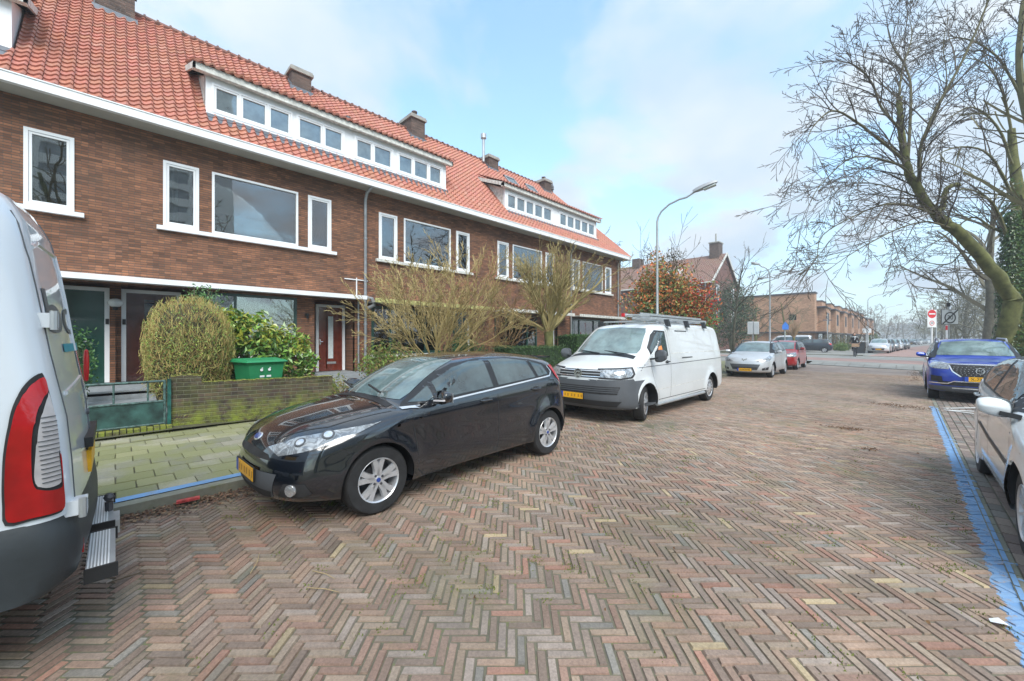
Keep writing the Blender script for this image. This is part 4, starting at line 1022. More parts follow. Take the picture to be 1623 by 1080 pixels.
class Car:
    def __init__(s, name, label, cat, loc, rz, sp, paintm, group=None):
        s.sp = sp; s.T = thing(name, label, cat, loc, rz, group, local=True); s.paint = paintm; s.build_body()
    def side(s, x, z):
        q = s.sp; L = q['L']; W2 = q['W'] / 2
        tf, xf = q.get('tf', .10), q.get('xf', 1.0); tr, xr = q.get('tr', .07), q.get('xr', .9)
        w_ = 1 - tf * max(0, (xf - x) / xf) ** 2 - tr * max(0, (x - (L - xr)) / xr) ** 2
        zb = lerpf(q['belt'], x)
        y = W2 * w_
        y -= .05 * max(0, (.5 - z) / .3) ** 2 * q.get('sill', 1) + q.get('lean', .055) * max(0, min(z, zb) - .56) ** 1.6 / .35
        d = z - zb + .03
        if d > 0: y -= q['tumble'] * d * d / (d + .05) + .0
        sh = (z - (zb - .10)) / .09; y += q.get('crease', .012) * math.exp(-sh * sh)
        sh = (z - .56) / .14; y -= q.get('scoop', .012) * math.exp(-sh * sh)
        for wx in q['wx']:
            r_ = math.hypot(x - wx, z - q['wr']); e = (r_ - q['ar']) / .09
            if r_ > q['ar'] - .08: y += q.get('flare', .022) * math.exp(-e * e)
        return y
    def build_body(s):
        q = s.sp; n = q.get('n', 150); S = cr_closed(q['sil'], n); L = q['L']; K = q.get('K', 18)
        rf, rr, rt, rb, p = q['rf'], q['rr'], q['rt'], q['rb'], q.get('p', 2.6)
        zc = q.get('zc', .45)
        def inner(x, z):
            x2 = rf + x * (L - rf - rr) / L
            z2 = z - rt * min(1, (z - zc) / .35) if z > zc else z + rb * min(1, (zc - z) / .2)
            return x2, z2
        bm = bmesh.new(); rings = []
        for k_ in range(K + 1):
            th = (k_ / K) * PI / 2; d = 1 - math.cos(th) ** (2 / p) if k_ < K else 1; qq = math.sin(th) ** (2 / p)
            ring = []
            for x, z in S:
                a, b = inner(x, z); X, Z = x + (a - x) * d, z + (b - z) * d
                ring.append(bm.verts.new((X, s.side(X, Z) * qq, Z)))
            rings.append(ring)
        for k_ in range(K):
            for i in range(n):
                j = (i + 1) % n; bm.faces.new((rings[k_][i], rings[k_][j], rings[k_ + 1][j], rings[k_ + 1][i]))
        f = bm.faces.new(rings[K]); f.tag = True
        mat_i = [f]
        f.material_index = 1
        bmesh.ops.triangulate(bm, faces=[f])
        st = q.get('step', .055)
        x = st
        while x < L:
            g = [f for f in bm.faces if f.material_index == 1]; gs = set(e for f in g for e in f.edges) | set(v for f in g for v in f.verts) | set(g)
            bmesh.ops.bisect_plane(bm, geom=list(gs), plane_co=(x, 0, 0), plane_no=(1, 0, 0), dist=1e-5); x += st
        z = .1; zm = max(b for a, b in S)
        while z < zm:
            g = [f for f in bm.faces if f.material_index == 1]; gs = set(e for f in g for e in f.edges) | set(v for f in g for v in f.verts) | set(g)
            bmesh.ops.bisect_plane(bm, geom=list(gs), plane_co=(0, 0, z), plane_no=(0, 0, 1), dist=1e-5); z += st
        for v in {v for f in bm.faces if f.material_index == 1 for v in f.verts}: v.co.y = s.side(v.co.x, v.co.z)
        full = bm.copy()
        # wheel arches
        ar, wr = q['ar'], q['wr']
        for wx in q['wx']:
            rad = lambda v: math.hypot(v.co.x - wx, v.co.z - wr)
            for v in bm.verts:      # nudge vertices that nearly touch the arch circle onto it
                r_ = rad(v)
                if v.co.y > .4 and abs(r_ - ar) < .008: v.co.x = wx + (v.co.x - wx) * ar / r_; v.co.z = wr + (v.co.z - wr) * ar / r_
            es = [e for e in bm.edges if min(e.verts[0].co.y, e.verts[1].co.y) > .40 and (rad(e.verts[0]) - ar) * (rad(e.verts[1]) - ar) < -1e-9 and abs(rad(e.verts[0]) - ar) > 1e-5 and abs(rad(e.verts[1]) - ar) > 1e-5]
            for e in es:
                a_, b_ = e.verts; lo, hi = 0., 1.; ia = rad(a_) < ar
                for _ in range(18):
                    md = (lo + hi) / 2; p = a_.co.lerp(b_.co, md)
                    if (math.hypot(p.x - wx, p.z - wr) < ar) == ia: lo = md
                    else: hi = md
                bmesh.utils.edge_split(e, a_, (lo + hi) / 2)
            for f in list(bm.faces):
                on = [v for v in f.verts if v.co.y > .38 and abs(rad(v) - ar) < 1e-4]
                if len(on) == 2:
                    try: bmesh.utils.face_split(f, on[0], on[1])
                    except Exception: pass
        kill = []
        for f in bm.faces:
            c = f.calc_center_median()
            if c.y > .42 and any(math.hypot(c.x - wx, c.z - wr) < ar - .0005 for wx in q['wx']): kill.append(f)
        bmesh.ops.delete(bm, geom=kill, context='FACES')
        for b_ in (bm, full):
            g = bmesh.ops.mirror(b_, geom=b_.verts[:] + b_.edges[:] + b_.faces[:], axis='Y', merge_dist=.0015)
            for v in b_.verts:
                if abs(v.co.y) < .0015: v.co.y = 0
            bmesh.ops.remove_doubles(b_, verts=b_.verts, dist=.0006); bmesh.ops.recalc_face_normals(b_, faces=b_.faces)
            for f in b_.faces: f.material_index = 0
        # make sure normals face outward
        c = max(full.faces, key=lambda f: f.calc_center_median().z)
        if c.normal.z < 0:
            bmesh.ops.reverse_faces(full, faces=full.faces)
        c = max(bm.faces, key=lambda f: f.calc_center_median().z)
        if c.normal.z < 0: bmesh.ops.reverse_faces(bm, faces=bm.faces)
        full.normal_update(); s.full = full; full.faces.ensure_lookup_table(); s.bvh = BVHTree.FromBMesh(full)
        me = bpy.data.meshes.new('body'); bm.to_mesh(me); bm.free(); me.materials.append(MATS[s.paint]); shade(me, 60)
        s.body = link('body', me, s.T)
        # wheel housings
        for wx in q['wx']:
            for sg in (1, -1):
                m = MB(); yo = sg * (s.side(wx, wr + ar) - .012); yi = sg * (q['W'] / 2 - .34); N = 28
                a0, a1 = -.12, PI + .12
                vs = [(wx + math.cos(a0 + (a1 - a0) * i / N) * (ar + .002), yy, wr + math.sin(a0 + (a1 - a0) * i / N) * (ar + .002)) for yy in (yo, yi) for i in range(N + 1)]
                vs = [(a_, (sg * (s.side(a_, c_) - .018) if j_ <= N else b_), c_) for j_, (a_, b_, c_) in enumerate(vs)]
                m.add(vs, [(i, i + 1, N + 2 + i, N + 1 + i) for i in range(N)]); m.add([(v[0], v[1], v[2]) for v in vs[N + 1:]], [tuple(range(N + 1))])
                m.build('wheel_housing', 'black_plastic', s.T, smooth=True)
    def dec(s, pts, d, mat, name, off=.003, parent=None, grid=.035, mirror=False, label=None):
        """panel that follows the body: outline points near the surface, projected along d"""
        outs = []
        for sg in ((1, -1) if mirror else (1,)):
            d_ = Vector((d[0], d[1] * sg, d[2])).normalized(); e1 = d_.cross(Vector((0, 0, 1)))
            if e1.length < .05: e1 = Vector((0, 1, 0))
            e1.normalize(); e2 = e1.cross(d_)
            P = [Vector((a, b * sg, c)) for a, b, c in pts]; ab = [(v.dot(e1), v.dot(e2)) for v in P]
            bm = bmesh.new(); vs = [bm.verts.new((a, b, 0)) for a, b in ab]
            f = bm.faces.new(vs); bmesh.ops.triangulate(bm, faces=[f])
            for ax in (0, 1):
                lo, hi = min(q[ax] for q in ab), max(q[ax] for q in ab); k_ = lo + grid * .5
                while k_ < hi:
                    co = [0, 0, 0]; no = [0, 0, 0]; co[ax] = k_; no[ax] = 1
                    bmesh.ops.bisect_plane(bm, geom=bm.verts[:] + bm.edges[:] + bm.faces[:], plane_co=co, plane_no=no, dist=1e-6); k_ += grid
            nrm = []; bad = []
            for v in bm.verts:
                o = e1 * v.co.x + e2 * v.co.y - d_ * 8
                h, n, idx, dist = s.bvh.ray_cast(o, d_)
                if h is None:
                    h, n, idx, dist = s.bvh.find_nearest(e1 * v.co.x + e2 * v.co.y + d_ * (P[0].dot(d_)))
                fc = s.full.faces[idx]; ws = poly_3d_calc([q.co for q in fc.verts], h); n2 = Vector()
                for w_, q in zip(ws, fc.verts): n2 += q.normal * w_
                n2 = n2.normalized() if n2.length > 1e-6 else n
                if n2.dot(d_) > 0 and n.dot(d_) < 0: n2 = n
                v.co = h + n2 * off; nrm.append(n2)
            bmesh.ops.recalc_face_normals(bm, faces=bm.faces)
            sm = Vector()
            for f in bm.faces: sm += f.normal * f.calc_area()
            if sm.dot(d_) > 0: bmesh.ops.reverse_faces(bm, faces=bm.faces)
            me = bpy.data.meshes.new(name); bm.to_mesh(me); bm.free(); me.materials.append(MATS[mat])
            me.polygons.foreach_set('use_smooth', [True] * len(me.polygons)); me.normals_split_custom_set_from_vertices(nrm)
            o = link(name, me, parent if parent is not None and not mirror else (parent if parent is not None else s.T)); outs.append(o)
            if label: o['label'] = label
        return outs
    def sideline(s, pts, wd, mat, name, off=.0015, mirror=True, parent=None):
        """thin strip on the body side through (x,z) points"""
        m2 = []
        for (a, b), (c, d) in zip(pts, pts[1:]):
            t = Vector((c - a, d - b)).normalized(); n = Vector((-t.y, t.x)) * wd / 2
            L = math.hypot(c - a, d - b); k_ = max(1, int(L / .08))
            for i in range(k_):
                x0, z0 = a + (c - a) * i / k_, b + (d - b) * i / k_; x1, z1 = a + (c - a) * (i + 1) / k_, b + (d - b) * (i + 1) / k_
                m2.append(((x0 + n.x, z0 + n.y), (x1 + n.x, z1 + n.y), (x1 - n.x, z1 - n.y), (x0 - n.x, z0 - n.y)))
        for sg in ((1, -1) if mirror else (-1,)):
            m = MB()
            for qd in m2:
                vs = []
                for x, z in qd:
                    h, n, idx, dist = s.bvh.ray_cast(Vector((x, 3 * sg, z)), Vector((0, -sg, 0)))
                    if h is None: h, n = Vector((x, s.side(x, z) * sg, z)), Vector((0, sg, 0))
                    vs.append(h + n * off)
                m.add(vs, [(0, 1, 2, 3)])
            m.build(name, mat, parent or s.T)
    def poly_side(s, pts, mat, name, off=.003, parent=None, label=None, mirror=True):
        return s.dec([(x, .8, z) for x, z in pts], (0, -1, 0), mat, name, off, parent, mirror=mirror, label=label)
    def poly_front(s, pts, mat, name, off=.003, mirror=False, parent=None, grid=.035):
        return s.dec([(0, y, z) for y, z in pts], (1, 0, 0), mat, name, off, parent, mirror=mirror, grid=grid)
    def poly_rear(s, pts, mat, name, off=.003, mirror=False, parent=None):
        return s.dec([(s.sp['L'], y, z) for y, z in pts], (-1, 0, 0), mat, name, off, parent, mirror=mirror)
    def wheels(s, style='five', steer=0, tr=None, seg=36, rim_r=None, near=True):
        q = s.sp; r_ = q['wr']; rr_ = rim_r or r_ * .655; tw = q.get('tw', .195)
        for wi, wx in enumerate(q['wx']):
            for sg in (1, -1):
                W_ = bpy.data.objects.new('wheel', None); 
                m = MB()
                m.lathe([(rr_ * .98, -tw * .5), (rr_ * 1.04, -tw * .52), (r_ * .93, -tw * .5), (r_ * .985, -tw * .40), (r_, -tw * .28), (r_, tw * .28), (r_ * .985, tw * .40), (r_ * .93, tw * .5), (rr_ * 1.04, tw * .52), (rr_ * .98, tw * .5)], seg, axis='y')
                yc = sg * (q['W'] / 2 - q.get('inset', .035) - tw / 2)
                M_ = Matrix.Translation((wx, yc, r_)) @ Matrix.Rotation(R(steer) if wi == 0 else 0, 4, 'Z')
                def fin(m, name, mat, par, smooth=True):
                    m.v = [tuple(M_ @ Vector(v)) for v in m.v]; return m.build(name, mat, par, smooth=smooth, auto=35)
                # the tyre is the wheel's own mesh; rim and hub are its sub-parts
                ty = fin(m, 'wheel', 'rubber', s.T)
                m = MB(); o_ = sg
                f = tw * .5 * o_
                m.lathe([(rr_, f), (rr_ * .985, f + .004 * o_), (rr_ * .93, f - .006 * o_), (rr_ * .90, f - .06 * o_), (rr_ * .88, -f * .3)], seg, axis='y')
                if style == 'hubcap':
                    m.lathe([(rr_ * .93, f - .008 * o_), (rr_ * .80, f + .004 * o_), (rr_ * .50, f + .0 * o_), (rr_ * .40, f + .012 * o_), (0, f + .016 * o_)], seg, axis='y')
                    fin(m, 'rim', 'alloy', ty)
                    m = MB(); nn = 12
                    for i in range(nn):
                        a = 2 * PI * i / nn; c = Vector((math.cos(a), 0, math.sin(a))); t = Vector((-c.z, 0, c.x))
                        p = c * rr_ * .68 + Vector((0, f + .006 * o_, 0)); m.add([p + c * .03 + t * .012, p + c * .03 - t * .012, p - c * .035 - t * .008, p - c * .035 + t * .008], [(0, 1, 2, 3)])
                    fin(m, 'rim_slot', 'interior', ty, False)
                else:
                    ns = {'five': 5, 'ten': 10, 'steel': 6}[style]
                    hubz = f - .018 * o_
                    m.lathe([(rr_ * .20, f - .05 * o_), (rr_ * .20, hubz), (rr_ * .16, hubz + .006 * o_), (0, hubz + .006 * o_)], 20, axis='y')
                    for i in range(ns):
                        a = 2 * PI * i / ns + .31; c = Vector((math.cos(a), 0, math.sin(a))); t = Vector((-c.z, 0, c.x)); Yv = Vector((0, 1, 0))
                        w0, w1 = rr_ * .17, rr_ * (.125 if ns == 5 else .055)
                        for sd_ in ((-1, 1) if ns == 5 else (0,)):
                            p0 = c * rr_ * .14 + t * sd_ * rr_ * .035; p1 = c * rr_ * .92 + t * sd_ * rr_ * (.20)
                            if ns == 5: pm = c * rr_ * .52 + t * sd_ * rr_ * .08
                            else: pm = (p0 + p1) / 2
                            vs = []
                            for p, ww, yy in ((p0, w0 * .8, hubz + .004 * o_), (pm, w1 * 1.15, hubz + .010 * o_), (p1, w1 * 1.2, f - .006 * o_)):
                                vs += [p - t * ww + Yv * (yy - .03 * o_), p - t * ww * .75 + Yv * yy, p + t * ww * .75 + Yv * yy, p + t * ww + Yv * (yy - .03 * o_)]
                            m.add(vs, [(j * 4 + b, j * 4 + b + 1, (j + 1) * 4 + b + 1, (j + 1) * 4 + b) for j in range(2) for b in range(3)])
                    fin(m, 'rim', 'alloy' if style != 'steel' else 'black_plastic', ty, True)
                    m = MB(); m.lathe([(rr_ * .88, -f * .2), (rr_ * .75, -f * .2), (0, -f * .2)], seg, axis='y'); m.lathe([(rr_ * .62, f * .1), (rr_ * .62, f * .18), (rr_ * .2, f * .2)], 24, axis='y')
                    fin(m, 'brake_disc', 'steel_dark', ty, True)
                    m = MB(); m.lathe([(0, hubz + .012 * o_), (rr_ * .10, hubz + .012 * o_), (rr_ * .105, hubz)], 16, axis='y')
                    fin(m, 'hub_cap', s.sp.get('hubmat', 'alloy'), ty, True)
                    if ns == 5:
                        m = MB()
                        for i in range(4 if q.get('lugs') else 5):
                            a = 2 * PI * i / (4 if q.get('lugs') else 5) + .6; m.lathe([(.013, 0), (.011, .008 * o_), (0, .008 * o_)], 8, (math.cos(a) * rr_ * .235, hubz + .002 * o_, math.sin(a) * rr_ * .235), axis='y')
                        fin(m, 'wheel_bolt', 'steel_dark', ty, True)
    def mirror_(s, x, z, yo=.07, mat=None, w_=.20, h=.135, foot='black_plastic', lens=False):
        for sg in (1, -1):
            y = s.side(x, z)
            bm = bmesh.new(); bmesh.ops.create_icosphere(bm, subdivisions=4, radius=1)
            for v in bm.verts:
                c = v.co; q = 4.0
                r_ = (abs(c.x) ** q + abs(c.y) ** q + abs(c.z) ** q) ** (-1 / q); c *= r_
                tp = 1 - .25 * max(0, c.y)
                v.co = Vector((c.x * .065 * (1 - .35 * abs(c.z)) - (.03 * (1 - c.y) if c.x < 0 else 0) * -1, (y + yo + w_ / 2 + c.y * w_ / 2) * sg, z + .03 + c.z * h / 2 * tp + .012 * c.y)) + Vector((x, 0, 0))
            me = bpy.data.meshes.new('m'); bmesh.ops.recalc_face_normals(bm, faces=bm.faces); bm.to_mesh(me); bm.free(); me.materials.append(MATS[mat or s.paint]); shade(me, 60)
            o = link('wing_mirror', me, s.T)
            m = MB(); m.bar((x + .0, (y - .02) * sg, z - .04), (x, (y + yo + .07) * sg, z - .015), .05, .035); m.build('mirror_foot', foot, o, smooth=True)
            m = MB(); yy0, yy1 = (y + yo + .012), (y + yo + w_ - .02); m.box(x + .062, x + .068, min(yy0 * sg, yy1 * sg), max(yy0 * sg, yy1 * sg), z - .02, z + .075); m.build('mirror_glass', 'chrome', o)
            if lens:
                m = MB(); m.bar((x - .068, (y + yo + .05) * sg, z + .005), (x - .05, (y + yo + w_ - .01) * sg, z + .015), .022, .014); m.build('indicator', 'tail_clear', o)
    def handle(s, x, z, mat=None, dx=.17):
        for sg in (1, -1):
            y = s.side(x, z); m = MB()
            m.tube([(x - dx / 2, (y + .0) * sg, z), (x - dx / 2 + .02, (y + .028) * sg, z + .002), (x + dx / 2 - .02, (y + .028) * sg, z + .004), (x + dx / 2, y * sg, z + .004)], [.012, .013, .013, .012], 8)
            m.build('door_handle', mat or s.paint, s.T, smooth=True)
        s.poly_side([(x + dx * .42 * math.cos(t * PI / 6), z + .002 + .03 * math.sin(t * PI / 6)) for t in range(12)], 'interior', 'handle_recess', .001)
    def plate(s, txt, y0=0, z=.45, rear=False, w_=.52, eu=True, xoff=.012, tilt=0):
        L = s.sp['L']; h, n, i, d = s.bvh.ray_cast(Vector((L + 3 if rear else -3, y0, z)), Vector((-1 if rear else 1, 0, 0)))
        x = h.x if h is not None else (L if rear else 0)
        sgx = 1 if rear else -1
        m = MB(); m.box(min(x, x + sgx * xoff), max(x, x + sgx * xoff), y0 - w_ / 2 - .008, y0 + w_ / 2 + .008, z - .062, z + .062)
        b = m.build('number_plate_holder', 'black_plastic', s.T)
        m = MB(); x2 = x + sgx * (xoff + .004); m.box(min(x2, x), max(x2, x), y0 - w_ / 2, y0 + w_ / 2, z - .055, z + .055); pl = m.build('number_plate', 'plate_yellow', b)
        # blue band on the viewer's left
        vl = 1 if not rear else -1      # local +y is viewer's left when looking at the front? front seen from -x: left = +y
        m = MB(); a = y0 + (w_ / 2 - .045) * (1 if not rear else -1); x3 = x2 + sgx * .001; m.box(min(x3, x), max(x3, x), a - .018 * 1.1, a + .045, z - .055, z + .055) if not rear else m.box(min(x3, x), max(x3, x), a - .045, a + .02, z - .055, z + .055)
        m.build('country_band', 'plate_blue', pl)
        if txt == '' and not rear:
            m = MB(); rs_ = random.Random(int(s.sp['L'] * 10))
            for k_ in range(6): yy = y0 + .15 - k_ * .068 - (.02 if k_ > 1 else 0) - (.02 if k_ > 3 else 0); m.box(x2 - .0016, x2, yy - .02, yy + .012, z - .026 + rs_.uniform(-.004, .004), z + .028)
            m.build('blurred_characters', 'plate_smudge', pl)
        if txt:
            # columns: text x axis -> viewer's right
            rt_ = Vector((0, -1 if not rear else 1, 0)); up = Vector((0, 0, 1)); nn = Vector((sgx, 0, 0))
            M_ = Matrix((( rt_.x, up.x, nn.x, x2 + sgx * .0015), (rt_.y, up.y, nn.y, y0 - (.022 if not rear else -.022)), (rt_.z, up.z, nn.z, z - .002), (0, 0, 0, 1)))
            textmesh(txt, .088, 'plate_text', 'plate_text', M_, pl)
# ---------------- black hatchback
fi = dict(L=3.95, W=1.70, wx=(.82, 3.31), wr=.305, ar=.342, rf=.46, rr=.34, rt=.13, rb=.05, p=2.5, tumble=.52, tf=.10, xf=1.1, tr=.07, xr=.8, n=300, step=.04, lugs=1, hubmat='badge_blue', crease=.015,
          belt=[(0, .80), (.9, .95), (1.4, 1.0), (3.3, 1.13), (3.95, 1.12)],
          sil=[(.25, .19), (.05, .24), (.0, .36), (.0, .50), (.03, .63), (.09, .74), (.26, .855), (.56, .94), (.90, .995), (1.06, 1.015), (1.22, 1.12), (1.48, 1.27), (1.78, 1.40), (2.1, 1.462), (2.5, 1.485), (2.95, 1.475), (3.35, 1.435), (3.63, 1.385), (3.71, 1.33), (3.80, 1.12), (3.86, .95), (3.92, .80), (3.95, .58), (3.94, .40), (3.86, .27), (3.6, .22), (2, .20)])
def hatch_details(c, dlo, seams, hl, gl_y=(.62, 1.0), ):
    pass
ZS = .945
fi['sil'] = [(x, z * ZS if z > .3 else z) for x, z in fi['sil']]; fi['belt'] = [(x, z * ZS) for x, z in fi['belt']]
C = Car('hatchback_car', 'black five-door hatchback parked half against the kerb, nearest whole car', 'car', (-4.13, .82, 0), R(92.2), fi, 'paint_black')
_zs = [ZS]
class CZ:
    'the same calls with heights scaled'
    def __init__(s, c): s.c = c
    def __getattr__(s, n):
        f = getattr(s.c, n)
        if n in ('poly_side', 'sideline'): return lambda pts, *a, **k: f([(x, z * ZS) for x, z in pts], *a, **k)
        if n == 'poly_front' or n == 'poly_rear': return lambda pts, *a, **k: f([(y, z * ZS) for y, z in pts], *a, **k)
        if n == 'dec': return lambda pts, *a, **k: f([(x, y, z * ZS) for x, y, z in pts], *a, **k)
        if n in ('handle', 'mirror_'): return lambda x, z, *a, **k: f(x, z * ZS, *a, **k)
        return f
C_ = C; C = CZ(C_)
C.wheels('five', steer=0)
C.poly_side([(1.10, .955), (1.30, 1.10), (1.58, 1.27), (1.85, 1.37), (2.2, 1.418), (2.7, 1.418), (3.1, 1.375), (3.32, 1.31), (3.40, 1.19), (3.36, 1.135), (2.4, 1.055), (1.5, .985)], 'black_plastic', 'window_frame', .0025)
C.poly_side([(1.47, 1.02), (2.27, 1.075), (2.25, 1.395), (2.05, 1.385), (1.80, 1.325), (1.50, 1.185)], 'car_glass', 'side_window', .0055)
C.poly_side([(1.20, 1.0), (1.42, 1.015), (1.44, 1.15)], 'car_glass', 'quarter_window', .0055)
C.poly_side([(2.36, 1.085), (3.06, 1.135), (2.98, 1.36), (2.7, 1.395), (2.34, 1.397)], 'car_glass', 'rear_side_window', .0055)
C.poly_side([(3.12, 1.14), (3.33, 1.16), (3.27, 1.29), (3.05, 1.35)], 'car_glass', 'quarter_window', .0055)
C.sideline([(1.10, .952), (1.5, .985), (2.4, 1.055), (3.36, 1.132), (3.42, 1.19), (3.37, 1.27)], .016, 'chrome', 'window_trim', .006)
wsy = [(-.58, 1.02), (-.60, 1.08), (-.50, 1.36), (-.46, 1.405), (0, 1.43), (.46, 1.405), (.50, 1.36), (.60, 1.08), (.58, 1.02), (0, 1.035)]
C.poly_front(wsy, 'windscreen_glass', 'windscreen', .004)
m = MB()
for y in (-.45, .15):
    m.bar((1.03, y, 1.04), (1.13, y + .42, 1.075), .022, .012)
m.build('wiper', 'black_plastic', C.T)
C.dec([(1.0, -.62, 1), (1.03, 0, 1), (1.0, .62, 1), (1.085, .58, 1), (1.10, 0, 1), (1.085, -.58, 1)], (0, 0, -1), 'black_plastic', 'scuttle', .003)
# headlights sweep back along the wing
C.dec([(.10, .50, .645), (.05, .36, .70), (.25, .52, .79), (.50, .66, .835), (.80, .78, .865), (.85, .80, .875), (.62, .80, .80), (.42, .76, .735), (.25, .66, .69)], (.62, -.75, 0), 'headlight_glass', 'headlight', .005, mirror=True, grid=.04)
for sg in (1, -1):
    for (x, y, z, r_) in ((.23, .60, .715, .045), (.42, .70, .765, .05)):
        h, n, i, d = C.bvh.ray_cast(Vector((x, y * sg, z)) - Vector((.62, -.75 * sg, 0)) * 3, Vector((.62, -.75 * sg, 0)))
        m = MB(); a = h + n * .005; m.tube([a, a + n * .003], [r_ * 1.05, r_], 18); m.build('headlight_bezel', 'grey_plastic', C.T)
        m = MB(); m.tube([a, a + n * .005, a + n * .009], [r_ * .78, r_ * .7, r_ * .3], 16); m.build('headlight_reflector', 'chrome', C.T, smooth=True)
C.poly_front([(-.43, .60), (.43, .60), (.36, .645), (.15, .665), (-.15, .665), (-.36, .645)], 'interior', 'upper_grille', .002)
C.poly_front([(-.52, .50), (.52, .50), (.45, .29), (.30, .255), (-.30, .255), (-.45, .29)], 'grey_plastic', 'lower_grille', .003)
C.poly_front([(-.46, .345), (.46, .345), (.42, .285), (.3, .265), (-.3, .265), (-.42, .285)], 'interior', 'grille_mesh', .005)
m = MB()
C.plate('', 0, .43, w_=.50)
C.dec([(.10, .60, .43), (.14, .79, .43), (.2, .80, .34), (.14, .72, .30), (.05, .55, .31)], (.8, -.6, 0), 'interior', 'fog_light_surround', .003, mirror=True)
for sg in (1, -1):
    d_ = Vector((.88, -.47 * sg, 0)).normalized(); h, n, i, d = C.bvh.ray_cast(Vector((.10, .67 * sg, .355)) - d_ * 3, d_)
    m = MB(); m.tube([h - d_ * .0, h - d_ * .02], [.048, .046], 20); m.tube([h - d_ * .02, h - d_ * .024], [.036, .02], 20); m.build('fog_light', 'chrome', C.T, smooth=True)
h, n, i, d = C.bvh.ray_cast(Vector((-3, 0, .70)), Vector((1, 0, 0)))
m = MB(); m.v = []; M_ = n.to_track_quat('Z', 'Y').to_matrix().to_4x4(); 
m.lathe([(0, .008), (.85, .008), (1, 0)], 28); m.v = [tuple(h + M_ @ Vector((x * .042, y * .075, z))) for x, y, z in m.v]
if abs((M_ @ Vector((1, 0, 0))).y) > .7: m.v = []; m.f = []; m.m = []; m.c = []; m.lathe([(0, .008), (.85, .008), (1, 0)], 28); m.v = [tuple(h + M_ @ Vector((x * .075, y * .042, z))) for x, y, z in m.v]
b = m.build('badge', 'chrome', C.T, smooth=True)
m = MB(); m.lathe([(0, .011), (.85, .011), (.86, .008)], 28); wide = abs((M_ @ Vector((1, 0, 0))).y) > .7
m.v = [tuple(h + M_ @ Vector((x * (.066 if wide else .034), y * (.034 if wide else .066), z))) for x, y, z in m.v]; m.build('badge_face', 'badge_blue', b)
C.sideline([(1.13, .94), (1.20, .60), (1.22, .33), (1.30, .245)], .010, 'interior', 'door_gap'); C.sideline([(2.31, 1.05), (2.33, .60), (2.30, .25)], .010, 'interior', 'door_gap')
C.sideline([(3.36, 1.12), (3.20, .85), (2.98, .62), (2.90, .40), (2.90, .26)], .010, 'interior', 'door_gap'); C.sideline([(1.30, .245), (2.9, .25)], .01, 'interior', 'sill_gap')
C.sideline([(1.25, .232), (2.95, .232)], .02, 'alloy', 'sill_trim', .002)
C.dec([(.12, .35, .9), (.45, .62, .9), (1.0, .72, .9), (1.0, .712, .9), (.46, .612, .9), (.13, .342, .9)], (0, 0, -1), 'interior', 'bonnet_gap', .002, mirror=True, grid=.03)
C.sideline([(.47, .69), (.62, .60)], .005, 'interior', 'bumper_gap')
C.handle(2.12, .93); C.handle(3.02, .98)
C.mirror_(1.42, 1.02, yo=.05, lens=True)
C.dec([(3.42, .72, 1.28), (3.58, .66, 1.28), (3.74, .72, 1.12), (3.85, .74, .96), (3.70, .80, .94), (3.50, .78, 1.10)], (-.62, -.78, 0), 'tail_red', 'tail_light', .006, mirror=True)
C.poly_rear([(-.52, 1.30), (.52, 1.30), (.60, 1.02), (-.60, 1.02)], 'car_glass', 'rear_window', .004)
m = MB(); m.box(3.56, 3.76, -.50, .50, 1.300, 1.325); m.build('spoiler', 'paint_black', C.T)
C = C_
# ---------------- white panel van with ladder
va = dict(L=5.45, W=1.90, wx=(.95, 4.47), wr=.335, ar=.40, rf=.50, rr=.14, rt=.10, rb=.05, p=2.9, tumble=.20, lean=.02, tf=.09, xf=1.0, tr=.03, xr=.8, n=300, step=.045, zc=.6, inset=.05, crease=.0, scoop=.0, sill=.6, flare=.03,
          belt=[(0, 1.1), (.9, 1.22), (5.4, 1.22)],
          sil=[(.25, .25), (.05, .30), (.0, .42), (.0, .68), (.03, .90), (.08, 1.0), (.3, 1.10), (.62, 1.19), (.82, 1.25), (.95, 1.33), (1.30, 1.62), (1.55, 1.80), (1.75, 1.885), (2.1, 1.92), (3.5, 1.95), (5.0, 1.94), (5.25, 1.90), (5.33, 1.8), (5.41, 1.3), (5.45, 1.0), (5.45, .5), (5.40, .34), (5.2, .30), (3, .27)])
V = Car('panel_van', 'white panel van with a ladder on its roof bars, parked behind the black hatchback', 'van', (-4.45, 6.25, 0), R(90), va, 'paint_white')
V.wheels('hubcap', steer=17)
V.poly_front([(-.70, 1.29), (-.72, 1.36), (-.63, 1.72), (-.58, 1.80), (0, 1.83), (.58, 1.80), (.63, 1.72), (.72, 1.36), (.70, 1.29), (0, 1.275)], 'windscreen_glass', 'windscreen', .004)
V.dec([(.78, -.74, 1.2), (.80, 0, 1.2), (.78, .74, 1.2), (.92, .72, 1.2), (.93, 0, 1.2), (.92, -.72, 1.2)], (0, 0, -1), 'black_plastic', 'scuttle', .003)
m = MB()
for y in (-.55, .05): m.bar((.84, y, 1.285), (.96, y + .55, 1.335), .022, .014)
m.build('wiper', 'black_plastic', V.T)
V.poly_side([(1.17, 1.22), (1.95, 1.22), (1.97, 1.74), (1.66, 1.76), (1.50, 1.66), (1.22, 1.40)], 'black_plastic', 'window_frame', .003)
V.poly_side([(1.24, 1.26), (1.91, 1.26), (1.92, 1.71), (1.68, 1.72), (1.54, 1.63), (1.25, 1.38)], 'car_glass', 'side_window', .006)
V.poly_side([(1.45, 1.27), (1.72, 1.27), (1.70, 1.44), (1.56, 1.42)], 'orange_lens', 'orange_jacket', .0065)
